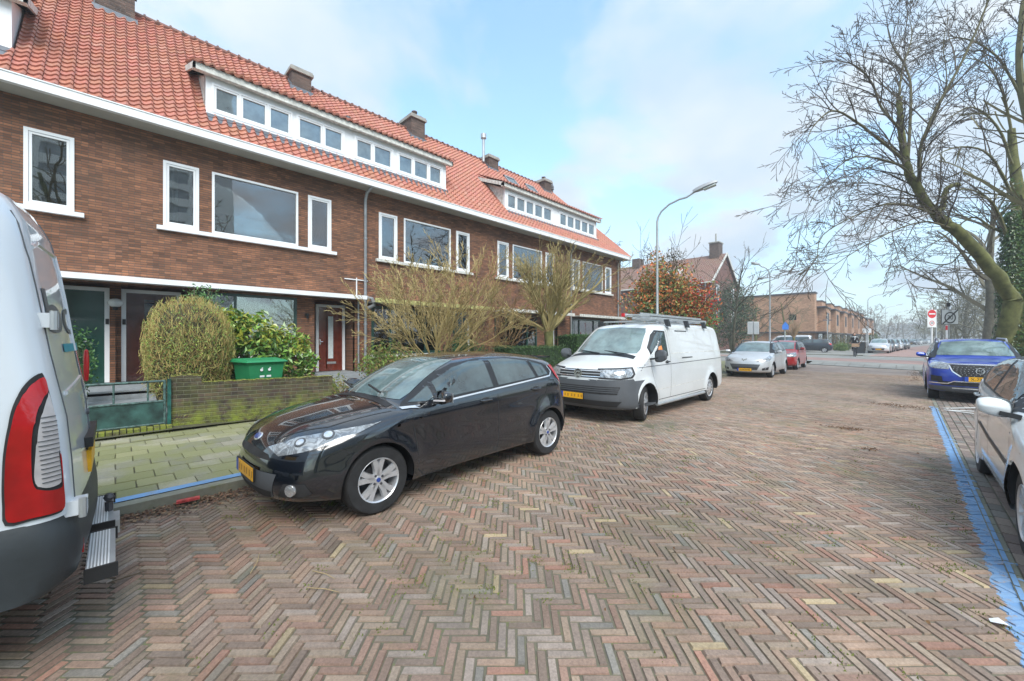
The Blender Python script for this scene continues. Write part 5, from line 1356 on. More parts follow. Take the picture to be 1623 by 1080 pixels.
for (a, b) in ((2.12, 3.60), (3.72, 5.25)):
    V.sideline([(a, 1.27), (b, 1.27), (b - .03, 1.80), (a + .03, 1.80), (a, 1.27)], .012, 'weathered_white', 'panel_pressing', .003)
V.sideline([(.62, 1.035), (2.05, 1.05), (5.38, 1.08)], .014, 'grey_plastic', 'rubbing_line', .0015)
V.sideline([(2.05, 1.83), (2.05, 1.05), (2.02, .55), (1.98, .36)], .009, 'interior', 'door_gap'); V.sideline([(1.16, 1.20), (1.14, 1.04), (1.30, .62)], .007, 'interior', 'door_gap')
V.sideline([(1.35, .56), (3.95, .60)], .01, 'weathered_white', 'panel_line', .002); V.sideline([(1.38, .36), (4.0, .36)], .012, 'interior', 'sill_gap')
V.sideline([(2.5, 1.755), (3.15, 1.755)], .022, 'black_plastic', 'sliding_rail', .006); V.sideline([(2.65, 1.16), (3.25, 1.16)], .022, 'black_plastic', 'sliding_rail', .006)
V.sideline([(5.22, 1.86), (5.30, 1.1), (5.32, .5)], .008, 'interior', 'door_gap')
V.sideline([(2.13, .87), (2.28, .87), (2.28, .62), (2.13, .62), (2.13, .87)], .006, 'weathered_white', 'fuel_flap', .002)
for sg in (1, -1):
    m = MB(); y = (V.side(2, .3) + .0) * sg; m.tube([(1.38, y, .27), (3.98, y, .27)], .035, 10); m.build('side_bar', 'galvanised', V.T, smooth=True)
V.handle(1.88, 1.10, 'black_plastic')
V.mirror_(1.12, 1.22, yo=.09, mat='grey_plastic', w_=.24, h=.24)
# grey bumper wrapping round the nose
V.dec([(.0, -.98, .80), (.0, .98, .80), (0, .98, .30), (0, .7, .26), (0, -.7, .26), (.0, -.98, .30)], (1, 0, 0), 'grey_plastic', 'bumper', .006, grid=.03)
V.poly_side([(0.0, .82), (.45, .84), (.56, .74), (.56, .62), (.545, .42), (.55, .28), (0.0, .26)], 'grey_plastic', 'bumper_side', .006)
V.dec([(.05, .43, .84), (.03, .45, 1.02), (.2, .78, 1.035), (.46, .91, 1.05), (.50, .93, .92), (.42, .92, .855), (.2, .8, .83)], (.75, -.62, 0), 'interior', 'headlight_housing', .007, mirror=True, grid=.03)
V.dec([(.05, .47, .865), (.05, .49, .995), (.2, .78, 1.01), (.42, .90, 1.025), (.45, .91, .93), (.38, .9, .88), (.2, .8, .855)], (.75, -.62, 0), 'headlight_glass', 'headlight', .012, mirror=True, grid=.03)
V.poly_front([(-.47, 1.0), (.47, 1.0), (.45, .85), (-.45, .85)], 'interior', 'grille', .004)
for z in (.875, .925, .975):
    V.poly_front([(-.46, z + .007), (.46, z + .007), (.46, z - .007), (-.46, z - .007)], 'chrome' if z != .925 else 'galvanised', 'grille_bar', .012)
V.poly_front([(-.80, .70), (.80, .70), (.76, .56), (-.76, .56)], 'interior', 'lower_grille', .010)
for z in (.60, .635, .67): V.poly_front([(-.78, z + .008), (.78, z + .008), (.78, z - .008), (-.78, z - .008)], 'grey_plastic', 'grille_bar', .02)
V.poly_front([(-.82, .44), (.82, .44), (.74, .34), (-.74, .34)], 'black_plastic', 'air_inlet', .010)
V.plate('', .12, .50, w_=.52, xoff=.03)
h, n, i, d = V.bvh.ray_cast(Vector((-3, 0, .925)), Vector((1, 0, 0))); x_ = h.x - .02
m = MB(); m.lathe([(.085, 0), (.09, -.012), (.078, -.012), (.076, 0)], 28, (x_, 0, .925), axis='x'); m.lathe([(0, -.001), (.076, -.001)], 28, (x_, 0, .925), axis='x', mi=1)
for a_, b_ in (((-.048, .045), (-.022, .005)), ((-.022, .005), (0, .045)), ((0, .045), (.022, .005)), ((.022, .005), (.048, .045)), ((-.062, .02), (-.030, -.062)), ((-.030, -.062), (0, -.008)), ((0, -.008), (.030, -.062)), ((.030, -.062), (.062, .02))):
    m.bar((x_ - .008, a_[0], .925 + a_[1]), (x_ - .008, b_[0], .925 + b_[1]), .014, .012, up=(1, 0, 0))
m.build('badge', ['chrome', 'interior'], V.T)
m = MB()
for x in (2.15, 3.2, 4.3):
    m.bar((x, -.84, 1.985), (x, .84, 1.985), .04, .035)
r_ = m.build('roof_bars', 'galvanised', V.T)
m = MB()
for x in (2.15, 3.2, 4.3):
    for sg in (1, -1): m.add([(x - .07, .80 * sg, 1.86), (x + .07, .80 * sg, 1.86), (x + .03, .74 * sg, 2.0), (x - .03, .74 * sg, 2.0), (x - .07, .87 * sg, 1.84), (x + .07, .87 * sg, 1.84), (x + .03, .84 * sg, 2.0), (x - .03, .84 * sg, 2.0)], [(0, 1, 2, 3), (4, 5, 6, 7), (0, 4, 7, 3), (1, 5, 6, 2), (3, 2, 6, 7)])
m.build('bar_foot', 'black_plastic', r_)
LD = thing('ladder', 'aluminium ladder lying across the roof bars of the white panel van', 'ladder', (-4.05, 10.2, 2.02))
for off_, z0 in ((0, 2.035), (.38, 2.085)):
    m = MB()
    for sx in (-.19, .19):
        m.box(-4.05 + sx - .014, -4.05 + sx + .014, 8.0 - off_, 11.35 - off_, z0 - .03, z0 + .035)
    m.build('ladder_rail', 'ladder_metal', LD)
    m = MB()
    for i in range(12): m.tube([(-4.24, 8.12 - off_ + i * .28, z0), (-3.86, 8.12 - off_ + i * .28, z0)], .014, 6)
    m.build('ladder_rungs', 'ladder_metal', LD)
m = MB(); m.box(-4.27, -4.21, 7.58, 7.62, 2.05, 2.12); m.build('ladder_foot', 'sign_red', LD)
# ---------------- generic smaller cars
def smallcar(name, label, loc, rz, sp, paintm, dlo, ws, hl, tl, grille, plate, wheelstyle='five', belt_seams=(), txt='', group=None, extra=None, gm='interior', hlm='headlight_glass', rearw=None):
    c = Car(name, label, 'car', loc, rz, sp, paintm, group)
    c.wheels(wheelstyle, seg=20 if sp.get('K', 9) < 8 else 32)
    c.poly_side(dlo[0], 'black_plastic', 'window_frame', .004)
    for p_ in dlo[1:]: c.poly_side(p_, 'car_glass', 'side_window', .009)
    c.poly_front(ws, 'windscreen_glass', 'windscreen', .006)
    if rearw: c.poly_rear(rearw, 'car_glass', 'rear_window', .006)
    if hl: c.dec(hl, (.72, -.65, 0), hlm, 'headlight', .007, mirror=True, grid=.035)
    if tl: c.dec(tl, (-.62, -.78, 0), 'tail_red', 'tail_light', .008, mirror=True)
    for g, mt in grille: c.poly_front(g, mt, 'grille', .006, grid=.04)
    for sline in belt_seams: c.sideline(sline, .008, 'interior', 'door_gap')
    if plate: c.plate(txt, 0, plate)
    return c
pe = dict(L=4.15, W=1.75, wx=(.85, 3.39), wr=.31, ar=.36, rf=.50, rr=.30, rt=.12, rb=.05, p=2.5, tumble=.48, n=200, K=14, step=.06, hubmat='alloy',
          belt=[(0, .82), (.9, .95), (4.1, 1.06)],
          sil=[(.25, .20), (.05, .25), (0, .38), (0, .55), (.04, .70), (.12, .80), (.4, .90), (.8, .98), (1.0, 1.02), (1.2, 1.12), (1.6, 1.33), (1.95, 1.45), (2.3, 1.49), (3.2, 1.47), (3.75, 1.40), (3.9, 1.28), (4.05, 1.0), (4.13, .8), (4.15, .5), (4.05, .28), (3.8, .22), (2, .21)])
P = smallcar('estate_car', 'silver estate car with a lion badge and roof rails, parked behind the white panel van', (-4.66, 18.1, 0), R(90.8), pe, 'paint_silver',
    [[(1.12, .99), (1.45, 1.20), (1.85, 1.385), (2.3, 1.425), (3.2, 1.41), (3.75, 1.34), (3.86, 1.10), (3.8, 1.065)], [(1.45, 1.04), (2.3, 1.065), (2.28, 1.39), (1.95, 1.375), (1.5, 1.17)], [(2.4, 1.07), (3.1, 1.08), (3.05, 1.385), (2.38, 1.395)], [(3.2, 1.09), (3.74, 1.1), (3.65, 1.32), (3.15, 1.375)]],
    [(-.62, 1.04), (-.63, 1.1), (-.53, 1.40), (0, 1.44), (.53, 1.40), (.63, 1.1), (.62, 1.04), (0, 1.05)],
    [(.07, .40, .66), (.15, .5, .72), (.35, .66, .80), (.75, .80, .92), (.72, .82, .84), (.5, .82, .74), (.3, .75, .68), (.15, .6, .655)], None,
    [([(-.55, .56), (.55, .56), (.44, .33), (-.44, .33)], 'grey_plastic'), ([(-.46, .44), (.46, .44), (.42, .36), (-.42, .36)], 'interior'), ([(-.60, .40), (-.60, .32), (-.78, .34), (-.80, .46)], 'interior'), ([(.60, .40), (.60, .32), (.78, .34), (.80, .46)], 'interior')],
    .335, belt_seams=([(1.15, .97), (1.2, .4), (1.3, .25)], [(2.35, 1.05), (2.35, .3)]), txt='6-KKN-98')
P.mirror_(1.32, 1.02, yo=.05); P.handle(2.15, .9); P.handle(3.1, .93)
h, n, i, d = P.bvh.ray_cast(Vector((-3, 0, .72)), Vector((1, 0, 0))); m = MB()
for a_, b_ in (((-.09, .05), (-.04, -.01)), ((-.04, -.01), (.02, .03)), ((.02, .03), (.09, .05)), ((-.04, -.01), (-.01, -.06)), ((-.01, -.06), (.05, -.04)), ((-.09, .05), (-.05, .055))): m.bar(h + Vector((-.012, -a_[0], a_[1])), h + Vector((-.012, -b_[0], b_[1])), .03, .012, up=(1, 0, 0))
m.build('badge', 'chrome', P.T)
for sg in (1, -1):
    m = MB(); y = .56 * sg; m.tube([(1.85, y, 1.42), (2.0, y, 1.50), (3.2, y, 1.52), (3.55, y, 1.45)], .018, 8); m.build('roof_rail', 'black_plastic', P.T, smooth=True)
    m = MB(); h, n, i, d = P.bvh.ray_cast(Vector((-3, .69 * sg, .40)), Vector((1, 0, 0))); m.tube([h, h - Vector((.015, 0, 0))], [.045, .04], 14); m.build('fog_light', 'headlight_glass', P.T)
su = dict(L=3.70, W=1.66, wx=(.75, 3.13), wr=.30, ar=.345, rf=.42, rr=.25, rt=.10, rb=.05, p=2.6, tumble=.40, n=150, K=10, step=.08,
          belt=[(0, .85), (.9, .97), (3.7, 1.05)],
          sil=[(.2, .2), (.03, .26), (0, .4), (0, .6), (.05, .78), (.2, .88), (.5, .95), (.8, 1.0), (.95, 1.1), (1.3, 1.36), (1.6, 1.48), (2, 1.51), (3, 1.49), (3.45, 1.42), (3.55, 1.2), (3.66, .95), (3.70, .7), (3.69, .4), (3.6, .25), (2, .21)])
small_dlo = [[(.98, 1.02), (1.3, 1.27), (1.6, 1.43), (2.0, 1.455), (3.0, 1.44), (3.35, 1.38), (3.42, 1.10)], [(1.3, 1.06), (2.1, 1.08), (2.08, 1.42), (1.65, 1.40), (1.35, 1.22)], [(2.2, 1.09), (2.95, 1.10), (2.9, 1.41), (2.18, 1.425)], [(3.05, 1.12), (3.33, 1.14), (3.27, 1.35), (3.0, 1.4)]]
small_ws = [(-.60, 1.05), (-.54, 1.40), (0, 1.44), (.54, 1.40), (.60, 1.05), (0, 1.04)]
small_hl = [(.07, .42, .68), (.07, .45, .82), (.3, .70, .88), (.45, .8, .88), (.4, .8, .72), (.2, .68, .66)]
small_tl = [(3.55, .62, 1.15), (3.66, .7, .85), (3.6, .8, .80), (3.45, .8, 1.0)]
S = smallcar('small_car', 'small red hatchback parked directly behind the silver estate car', (-4.72, 24.1, 0), R(90.5), su, 'paint_red', small_dlo, small_ws, small_hl, small_tl, [([(-.4, .5), (.4, .5), (.35, .35), (-.35, .35)], 'interior')], .42, belt_seams=([(1.0, 1.0), (1.1, .4)], [(2.15, 1.05), (2.12, .3)]), rearw=[(-.55, 1.38), (.55, 1.38), (.6, 1.08), (-.6, 1.08)])
S.mirror_(1.25, 1.05, yo=.05)
# blue crossover
mg = dict(L=4.30, W=1.75, wx=(.85, 3.43), wr=.33, ar=.385, rf=.42, rr=.3, rt=.12, rb=.06, p=2.7, tumble=.42, n=240, K=16, step=.05, tf=.08,
          belt=[(0, .95), (.9, 1.05), (4.3, 1.14)],
          sil=[(.25, .24), (.06, .28), (.02, .42), (.0, .62), (.02, .80), (.08, .92), (.3, 1.0), (.7, 1.06), (1.0, 1.10), (1.2, 1.2), (1.6, 1.43), (1.9, 1.55), (2.3, 1.59), (3.2, 1.57), (3.8, 1.5), (3.95, 1.35), (4.15, 1.1), (4.27, .9), (4.3, .6), (4.25, .35), (4, .27), (2, .24)])
G = smallcar('crossover_car', 'bright blue crossover car facing the camera in the parking bay on the right', (1.27, 14.6, 0), R(90), mg, 'paint_blue',
    [[(1.12, 1.07), (1.45, 1.28), (1.85, 1.47), (2.3, 1.51), (3.2, 1.5), (3.75, 1.42), (3.9, 1.18)], [(1.4, 1.12), (2.3, 1.14), (2.28, 1.47), (1.95, 1.46), (1.5, 1.26)], [(2.4, 1.15), (3.1, 1.17), (3.05, 1.46), (2.38, 1.475)], [(3.2, 1.18), (3.7, 1.2), (3.6, 1.38), (3.15, 1.45)]],
    [(-.66, 1.14), (-.66, 1.2), (-.55, 1.49), (0, 1.535), (.55, 1.49), (.66, 1.2), (.66, 1.14), (0, 1.15)],
    [(.08, .50, .82), (.08, .52, .95), (.3, .74, .99), (.5, .82, .98), (.45, .82, .88), (.25, .74, .83)], None,
    [([(-.50, .93), (.50, .93), (.46, .78), (.30, .65), (-.30, .65), (-.46, .78)], 'interior'), ([(-.70, .52), (.70, .52), (.62, .42), (-.62, .42)], 'interior'), ([(-.62, .64), (-.80, .66), (-.80, .50), (-.60, .52)], 'interior'), ([(.62, .64), (.80, .66), (.80, .50), (.60, .52)], 'interior')],
    None, belt_seams=([(1.15, 1.05), (1.25, .4)], [(2.35, 1.12), (2.35, .35)]))
G.plate('X-737-LB', 0, .60, w_=.50, xoff=.02)
G.mirror_(1.38, 1.12, yo=.06)
G.poly_front([(-.85, .40), (.85, .40), (.80, .25), (-.80, .25)], 'grey_plastic', 'lower_bumper', .005)
for a_, b_ in (((-.82, .47), (-.52, .47)), ((.82, .47), (.52, .47)), ((-.52, .47), (-.42, .53)), ((.52, .47), (.42, .53)), ((-.42, .53), (.42, .53)), ((-.45, .36), (.45, .36)), ((-.52, .945), (.52, .945)), ((-.50, .93), (-.44, .77)), ((.50, .93), (.44, .77)), ((-.44, .77), (-.30, .645)), ((.44, .77), (.30, .645))):
    t = Vector((b_[0] - a_[0], b_[1] - a_[1])).normalized(); n_ = Vector((-t.y, t.x)) * .012
    G.poly_front([(a_[0] + n_.x, a_[1] + n_.y), (b_[0] + n_.x, b_[1] + n_.y), (b_[0] - n_.x, b_[1] - n_.y), (a_[0] - n_.x, a_[1] - n_.y)], 'chrome', 'bumper_trim', .012)
m = MB()
for ring_ in range(2, 8):
    for k_ in range(ring_ * 6):
        a = 2 * PI * k_ / (ring_ * 6); y, z = .062 * ring_ * math.cos(a), .79 + .045 * ring_ * math.sin(a)
        if not (.665 < z < .92) or abs(y) > .30 + (z - .65) * .9 - .015 or abs(y) > .47: continue
        h, n, i, d = G.bvh.ray_cast(Vector((-3, y, z)), Vector((1, 0, 0)))
        if h: m.add([h + Vector((-.010, .012, 0)), h + Vector((-.010, 0, .008)), h + Vector((-.010, -.012, 0)), h + Vector((-.010, 0, -.008))], [(0, 1, 2, 3)])
m.build('grille_studs', 'chrome', G.T, fix=False)
h, n, i, d = G.bvh.ray_cast(Vector((-3, 0, .80)), Vector((1, 0, 0)))
m = MB(); m.lathe([(0, -.012), (.062, -.012), (.068, 0)], 8, h + Vector((-.006, 0, 0)), axis='x'); b = m.build('badge', 'interior', G.T)
m = MB(); m.lathe([(.062, -.016), (.078, -.016), (.078, 0), (.062, 0)], 8, h + Vector((-.006, 0, 0)), axis='x'); m.build('badge_ring', 'chrome', b)
textmesh('MG', .085, 'chrome', 'badge_letters', Matrix(((0, 0, -1, h.x - .022), (-1, 0, 0, 0), (0, 1, 0, h.z), (0, 0, 0, 1))), b)
for sg in (1, -1):
    m = MB(); y = .60 * sg; m.tube([(1.75, y, 1.49), (1.9, y, 1.58), (3.3, y, 1.60), (3.7, y, 1.50)], .02, 8); m.build('roof_rail', 'galvanised', G.T, smooth=True)
# white hatchback on the right
wh = dict(L=3.97, W=1.74, wx=(.85, 3.39), wr=.31, ar=.365, rf=.46, rr=.38, rt=.13, rb=.05, p=2.5, tumble=.46, n=300, step=.04, tf=.09, tr=.10, xr=1.0, crease=.018,
          belt=[(0, .82), (.9, .96), (1.5, 1.0), (3.0, 1.08), (3.6, 1.13), (3.97, 1.12)],
          sil=[(.25, .20), (.05, .25), (0, .38), (0, .55), (.04, .70), (.14, .80), (.4, .90), (.8, .97), (1.0, 1.01), (1.2, 1.11), (1.6, 1.32), (1.95, 1.425), (2.3, 1.46), (2.9, 1.44), (3.4, 1.36), (3.65, 1.28), (3.75, 1.15), (3.86, .95), (3.95, .75), (3.97, .5), (3.9, .30), (3.6, .22), (2, .20)])
Q = Car('hatchback_car', 'white hatchback in the parking bay, cut off by the right edge', 'car', (1.44, 3.80, 0), R(90), wh, 'paint_white')
Q.wheels('ten')
Q.poly_side([(1.12, .985), (1.45, 1.18), (1.85, 1.355), (2.3, 1.40), (2.85, 1.385), (3.2, 1.33), (3.50, 1.20), (3.42, 1.135), (3.0, 1.075), (2.2, 1.04)], 'black_plastic', 'window_frame', .003)
Q.poly_side([(1.42, 1.03), (2.28, 1.06), (2.26, 1.37), (1.92, 1.345), (1.5, 1.17)], 'car_glass', 'side_window', .006)
Q.poly_side([(2.38, 1.065), (3.0, 1.10), (3.12, 1.16), (3.15, 1.315), (2.85, 1.36), (2.36, 1.372)], 'car_glass', 'rear_side_window', .006)
Q.poly_side([(3.2, 1.17), (3.40, 1.19), (3.22, 1.29)], 'car_glass', 'quarter_window', .006)
Q.poly_front([(-.62, 1.04), (-.53, 1.38), (0, 1.42), (.53, 1.38), (.62, 1.04)], 'windscreen_glass', 'windscreen', .005)
Q.sideline([(1.3, .56), (2.3, .60), (3.0, .66)], .035, 'black_plastic', 'rubbing_strip', .006)
Q.sideline([(1.15, .96), (1.2, .6), (1.22, .3)], .007, 'interior', 'door_gap'); Q.sideline([(2.33, 1.03), (2.34, .6), (2.3, .24)], .007, 'interior', 'door_gap'); Q.sideline([(3.45, 1.13), (3.25, .85), (3.05, .65), (2.98, .4), (2.96, .25)], .007, 'interior', 'door_gap')
Q.sideline([(1.25, .24), (2.98, .24)], .012, 'interior', 'sill_gap')
Q.handle(2.15, .90); Q.handle(3.05, .95); Q.mirror_(1.17, 1.0, yo=.02, mat='paint_white', w_=.19, h=.15)
Q.dec([(3.70, .60, 1.12), (3.90, .68, .90), (3.84, .76, .84), (3.66, .82, .95), (3.60, .72, 1.08)], (-.62, -.78, 0), 'tail_red', 'tail_light', .006, mirror=True)
Q.dec([(.07, .42, .70), (.1, .5, .80), (.5, .76, .90), (.8, .82, .92), (.5, .8, .78), (.2, .66, .69)], (.72, -.65, 0), 'headlight_glass', 'headlight', .006, mirror=True)
# far parked cars: two body kinds, copied
lite = dict(su); lite.update(n=70, K=5, step=.14, L=4.1, wx=(.85, 3.4)); lite['sil'] = [(x * 4.1 / 3.7, z * .98) for x, z in su['sil']]; lite['belt'] = [(0, .83), (1, .95), (4.1, 1.03)]
sc_ = lambda pl: [[(x * 4.1 / 3.7, z * .98) for x, z in p_] for p_ in pl]
protos = []
for nm, lb, pm in (('parked_car', 'nearest car of the far row, silver-grey, facing the crossing', 'paint_silver'), ('parked_car', 'black car second in the far row beyond the crossing', 'paint_dark'), ('parked_car', 'grey car third in the far row beyond the crossing', 'paint_grey')):
    c = smallcar(nm, lb, (0, 0, 0), R(88), lite, pm, sc_(small_dlo), small_ws, [(x, y, z * .98) for x, y, z in small_hl], None, [([(-.5, .52), (.5, .52), (.42, .32), (-.42, .32)], 'interior')], .42, wheelstyle='hubcap', group='cars parked along the far street')
    protos.append(c.T)
far_spots = [(-1.95, 53.8), (-1.75, 59.5), (-1.4, 65), (-1.1, 70.5), (-.75, 76), (-.4, 81.5)]
order = ['third', 'fourth', 'fifth', 'sixth']
for k_, (x, y) in enumerate(far_spots):
    p_ = protos[k_ % 3]
    if k_ < 3: p_.location = (x, y, .15)
    else: dup(p_, (x, y, .15), label=f"{['silver', 'black', 'grey'][k_ % 3]} car {order[k_ - 2]} in the near part of the far row, behind the others")
for k_, (px, D) in enumerate(((1444, 100), (1448.5, 106), (1453, 113), (1458, 119), (1463, 126), (1468, 134), (1473, 142), (1478, 150))):
    v = at(px, 545, D); v.z = .15
    dup(protos[(k_ * 2 + 1) % 3], v, R(76), label=f"tiny distant car, number {k_ + 1} from the left in the row where the street bends away")
# silver people carrier and dark estate on the left beyond the crossing
sv = dict(va); sv.update(n=90, K=6, step=.12, L=4.9, wx=(.9, 3.95)); sv['sil'] = [(x * .9, z) for x, z in va['sil']]; sv['belt'] = [(0, 1.08), (4.9, 1.15)]
c = Car('people_carrier', 'silver people carrier with long side windows, parked left beyond the crossing', 'van', (-12.6, 57.6, .12), R(2), sv, 'paint_silver'); c.wheels('hubcap', seg=18)
c.poly_side([(1.1, 1.2), (1.45, 1.62), (1.9, 1.72), (4.6, 1.72), (4.65, 1.2)], 'black_plastic', 'window_frame', .006)
for a, b in ((1.25, 1.85), (1.95, 3.1), (3.2, 4.5)): c.poly_side([(a + (.2 if a < 1.5 else 0), 1.68), (b, 1.68), (b, 1.24), (a - .02, 1.24)], 'car_glass', 'side_window', .012)
c.poly_rear([(-.7, 1.75), (.7, 1.75), (.75, 1.2), (-.75, 1.2)], 'car_glass', 'rear_window', .008); c.dec([(4.9, .7, 1.15), (4.9, .82, 1.15), (4.7, .92, 1.12), (4.7, .92, .8), (4.9, .82, .8), (4.9, .7, .85)], (-.6, -.8, 0), 'tail_red', 'tail_light', .01, mirror=True)
c.plate('', 0, .7, rear=True)
c = smallcar('estate_car', 'dark estate car with silver wheels, rear end towards the cyclist, left of the far crossing', (-9.6, 54.2, .12), R(4), lite, 'paint_dark', sc_(small_dlo), small_ws, None, [(4.0, .6, 1.02), (4.08, .72, .85), (3.95, .8, .82), (3.75, .8, .98)], [], None, wheelstyle='five', rearw=[(-.55, 1.36), (.55, 1.36), (.6, 1.05), (-.6, 1.05)])
c.plate('', 0, .62, rear=True)
# ---------------- tall white delivery van at the left edge (only its rear corner is in view)
DV = thing('delivery_van', 'tall white delivery van at the left edge with big red rear lamp and tow ball', 'van', (-3.7, -.3, 0))
XN, XF_ = -2.72, -4.66           # near and far side
def vanring(z, inset, yr, rc, n=7):
    """half loop round the rear: from the front along the near side, round both rear corners, back along the far side"""
    xn, xf = XN - inset, XF_ + inset; pts = [(xn, -5.2)]
    for y in (-3.6, -2.4, -1.6, -1.1): pts.append((xn, y))
    for i in range(n + 1):
        a = PI / 2 * i / n; pts.append((xn - rc + rc * math.cos(a), yr - rc * .8 + rc * .8 * math.sin(a)))
    for i in range(1, 8):
        t = i / 8; pts.append((xn - rc + (xf + rc - xn + rc) * t, yr + .035 * math.sin(PI * t)))
    for i in range(n + 1):
        a = PI / 2 * (1 - i / n); pts.append((xf + rc - rc * math.cos(a), yr - rc * .8 + rc * .8 * math.sin(a)))
    for y in (-1.1, -1.6, -2.4, -3.6, -5.2): pts.append((xf, y))
    return [(x, y, z) for x, y in pts]
def vanprof(z):     # inset, rear y, corner radius
    ins = lerpf([(.35, .02), (.6, 0), (1.15, .0), (1.6, .05), (2.0, .115), (2.2, .175), (2.32, .28), (2.38, .42), (2.41, .62), (2.42, .9)], z)
    yr = lerpf([(.35, -.14), (.8, -.14), (1.15, -.16), (1.4, -.20), (1.65, -.235), (1.9, -.265), (2.15, -.31), (2.28, -.37), (2.36, -.5), (2.40, -.7), (2.42, -1.0)], z)
    return ins, yr, lerpf([(.35, .16), (1.2, .14), (2.42, .24)], z)
m = MB(); zs = [.752, .8, 1.0, 1.2, 1.4, 1.6, 1.8, 1.95, 2.05, 2.14, 2.21, 2.27, 2.31, 2.345, 2.37, 2.39, 2.405, 2.415]
ringsv = []
for z in zs:
    ins, yr, rc = vanprof(z); ringsv.append(vanring(z, ins, yr, rc))
n_ = len(ringsv[0]); m.add([p for r_ in ringsv for p in r_], [(i * n_ + j, i * n_ + j + 1, (i + 1) * n_ + j + 1, (i + 1) * n_ + j) for i in range(len(zs) - 1) for j in range(n_ - 1)])
m.add(ringsv[-1], [tuple(range(n_))])
body = m.build('body', 'paint_van_white', DV, smooth=True, auto=50)
vb = BVHTree.FromPolygons([Vector(v) for v in m.v], m.f)
m = MB(); zb = [.42, .46, .54, .62, .70, .765]; rs = []
for z in zb:
    yr = lerpf([(.42, -.18), (.46, -.13), (.55, -.115), (.68, -.12), (.765, -.15)], z)
    rs.append(vanring(z, -.022 if z < .74 else .004, yr, .17))
m.add([p for r_ in rs for p in r_], [(i * n_ + j, i * n_ + j + 1, (i + 1) * n_ + j + 1, (i + 1) * n_ + j) for i in range(len(zb) - 1) for j in range(n_ - 1)]); m.add(rs[0], [tuple(range(n_))]); m.add(rs[-1], [tuple(range(n_))])
m.build('rear_bumper', 'dark_bumper', DV, smooth=True, auto=50)
def vdec(pts, d, mat, name, off=.004, parent=None, grid=.03):
    d = Vector(d).normalized(); e1 = d.cross(Vector((0, 0, 1))).normalized(); e2 = e1.cross(d); ab = [(Vector(p).dot(e1), Vector(p).dot(e2)) for p in pts]
    bm = bmesh.new(); f = bm.faces.new([bm.verts.new((a, b, 0)) for a, b in ab]); bmesh.ops.triangulate(bm, faces=[f])
    for ax in (0, 1):
        lo, hi = min(q[ax] for q in ab), max(q[ax] for q in ab); k_ = lo + grid / 2
        while k_ < hi:
            co = [0, 0, 0]; no = [0, 0, 0]; co[ax] = k_; no[ax] = 1; bmesh.ops.bisect_plane(bm, geom=bm.verts[:] + bm.edges[:] + bm.faces[:], plane_co=co, plane_no=no, dist=1e-6); k_ += grid
    for v in bm.verts:
        h, n, i, dd = vb.ray_cast(e1 * v.co.x + e2 * v.co.y - d * 8, d)
        if h is None: h, n, i, dd = vb.find_nearest(Vector(pts[0]))
        if n.dot(d) > 0: n = -n
        v.co = h + n * off
    bmesh.ops.recalc_face_normals(bm, faces=bm.faces)
    me = bpy.data.meshes.new(name); bm.to_mesh(me); bm.free(); me.materials.append(MATS[mat]); shade(me, 60)
    return link(name, me, parent or DV)
dv = (-.72, -.69, 0)
def smooth_tz(pts, n=40): return [cp(a * .85 - .03, b) for a, b in cr_closed(pts, n)]
def cp(t, z):   # point round the near rear corner: t<0 on the side (metres forward), t>0 across the rear
    ins, yr, rc = vanprof(z); return (XN - ins - max(0, t) * .4, yr + min(0, t), z)
lamp = vdec(smooth_tz([(-.19, .775), (-.195, .86), (-.175, 1.08), (-.12, 1.28), (-.05, 1.38), (.045, 1.415), (.075, 1.38), (.078, 1.1), (.078, .84), (.06, .785), (-.1, .775)], 60), dv, 'interior', 'tail_light', .008)
vdec(smooth_tz([(-.18, .79), (-.185, .86), (-.165, 1.08), (-.11, 1.27), (-.045, 1.36), (.04, 1.395), (.058, 1.375), (.05, 1.34), (.0, 1.30), (-.055, 1.22), (-.085, 1.08), (-.09, .93), (-.075, .905), (.045, .895), (.048, 1.03), (.066, 1.05), (.07, .9), (.06, .80), (-.1, .787)], 110), dv, 'tail_red', 'red_lens', .014, lamp)
vdec(smooth_tz([(-.075, .92), (-.068, 1.08), (-.04, 1.20), (.01, 1.28), (.052, 1.325), (.066, 1.2), (.064, 1.065), (.04, 1.05), (.036, .915)], 60), dv, 'tail_clear', 'clear_lens', .012, lamp)
m = MB()
for z in [.93 + .0205 * i for i in range(15)]:
    a, b = Vector(cp(-.082 if z < 1.12 else -.06, z)), Vector(cp(.0 if z < 1.05 else .018, z)); mid_ = Vector(cp(0, z)); hs = []
    for t in [i / 8 for i in range(9)]:
        p = a.lerp(b, t); h, n, i, dd = vb.ray_cast(p - Vector(dv).normalized() * 3, Vector(dv).normalized())
        if h is not None:
            if n.dot(Vector(dv)) > 0: n = -n
            hs.append(h + n * .014)
    m.tube(hs, .0022, 4)
m.build('lens_ribs', 'grey_plastic', lamp)
vdec([cp(-.02, .80), cp(.02, .80), cp(.02, .845), cp(-.02, .83)], dv, 'tail_clear', 'reverse_lens', .011, lamp)
# far tail light just showing round the far corner
m = MB(); m.lathe([(0, -.13), (.012, -.12), (.016, -.06), (.016, .06), (.012, .12), (0, .13)], 12, (-4.66, -.165, 1.36)); m.build('far_tail_light', 'tail_red', DV, smooth=True)
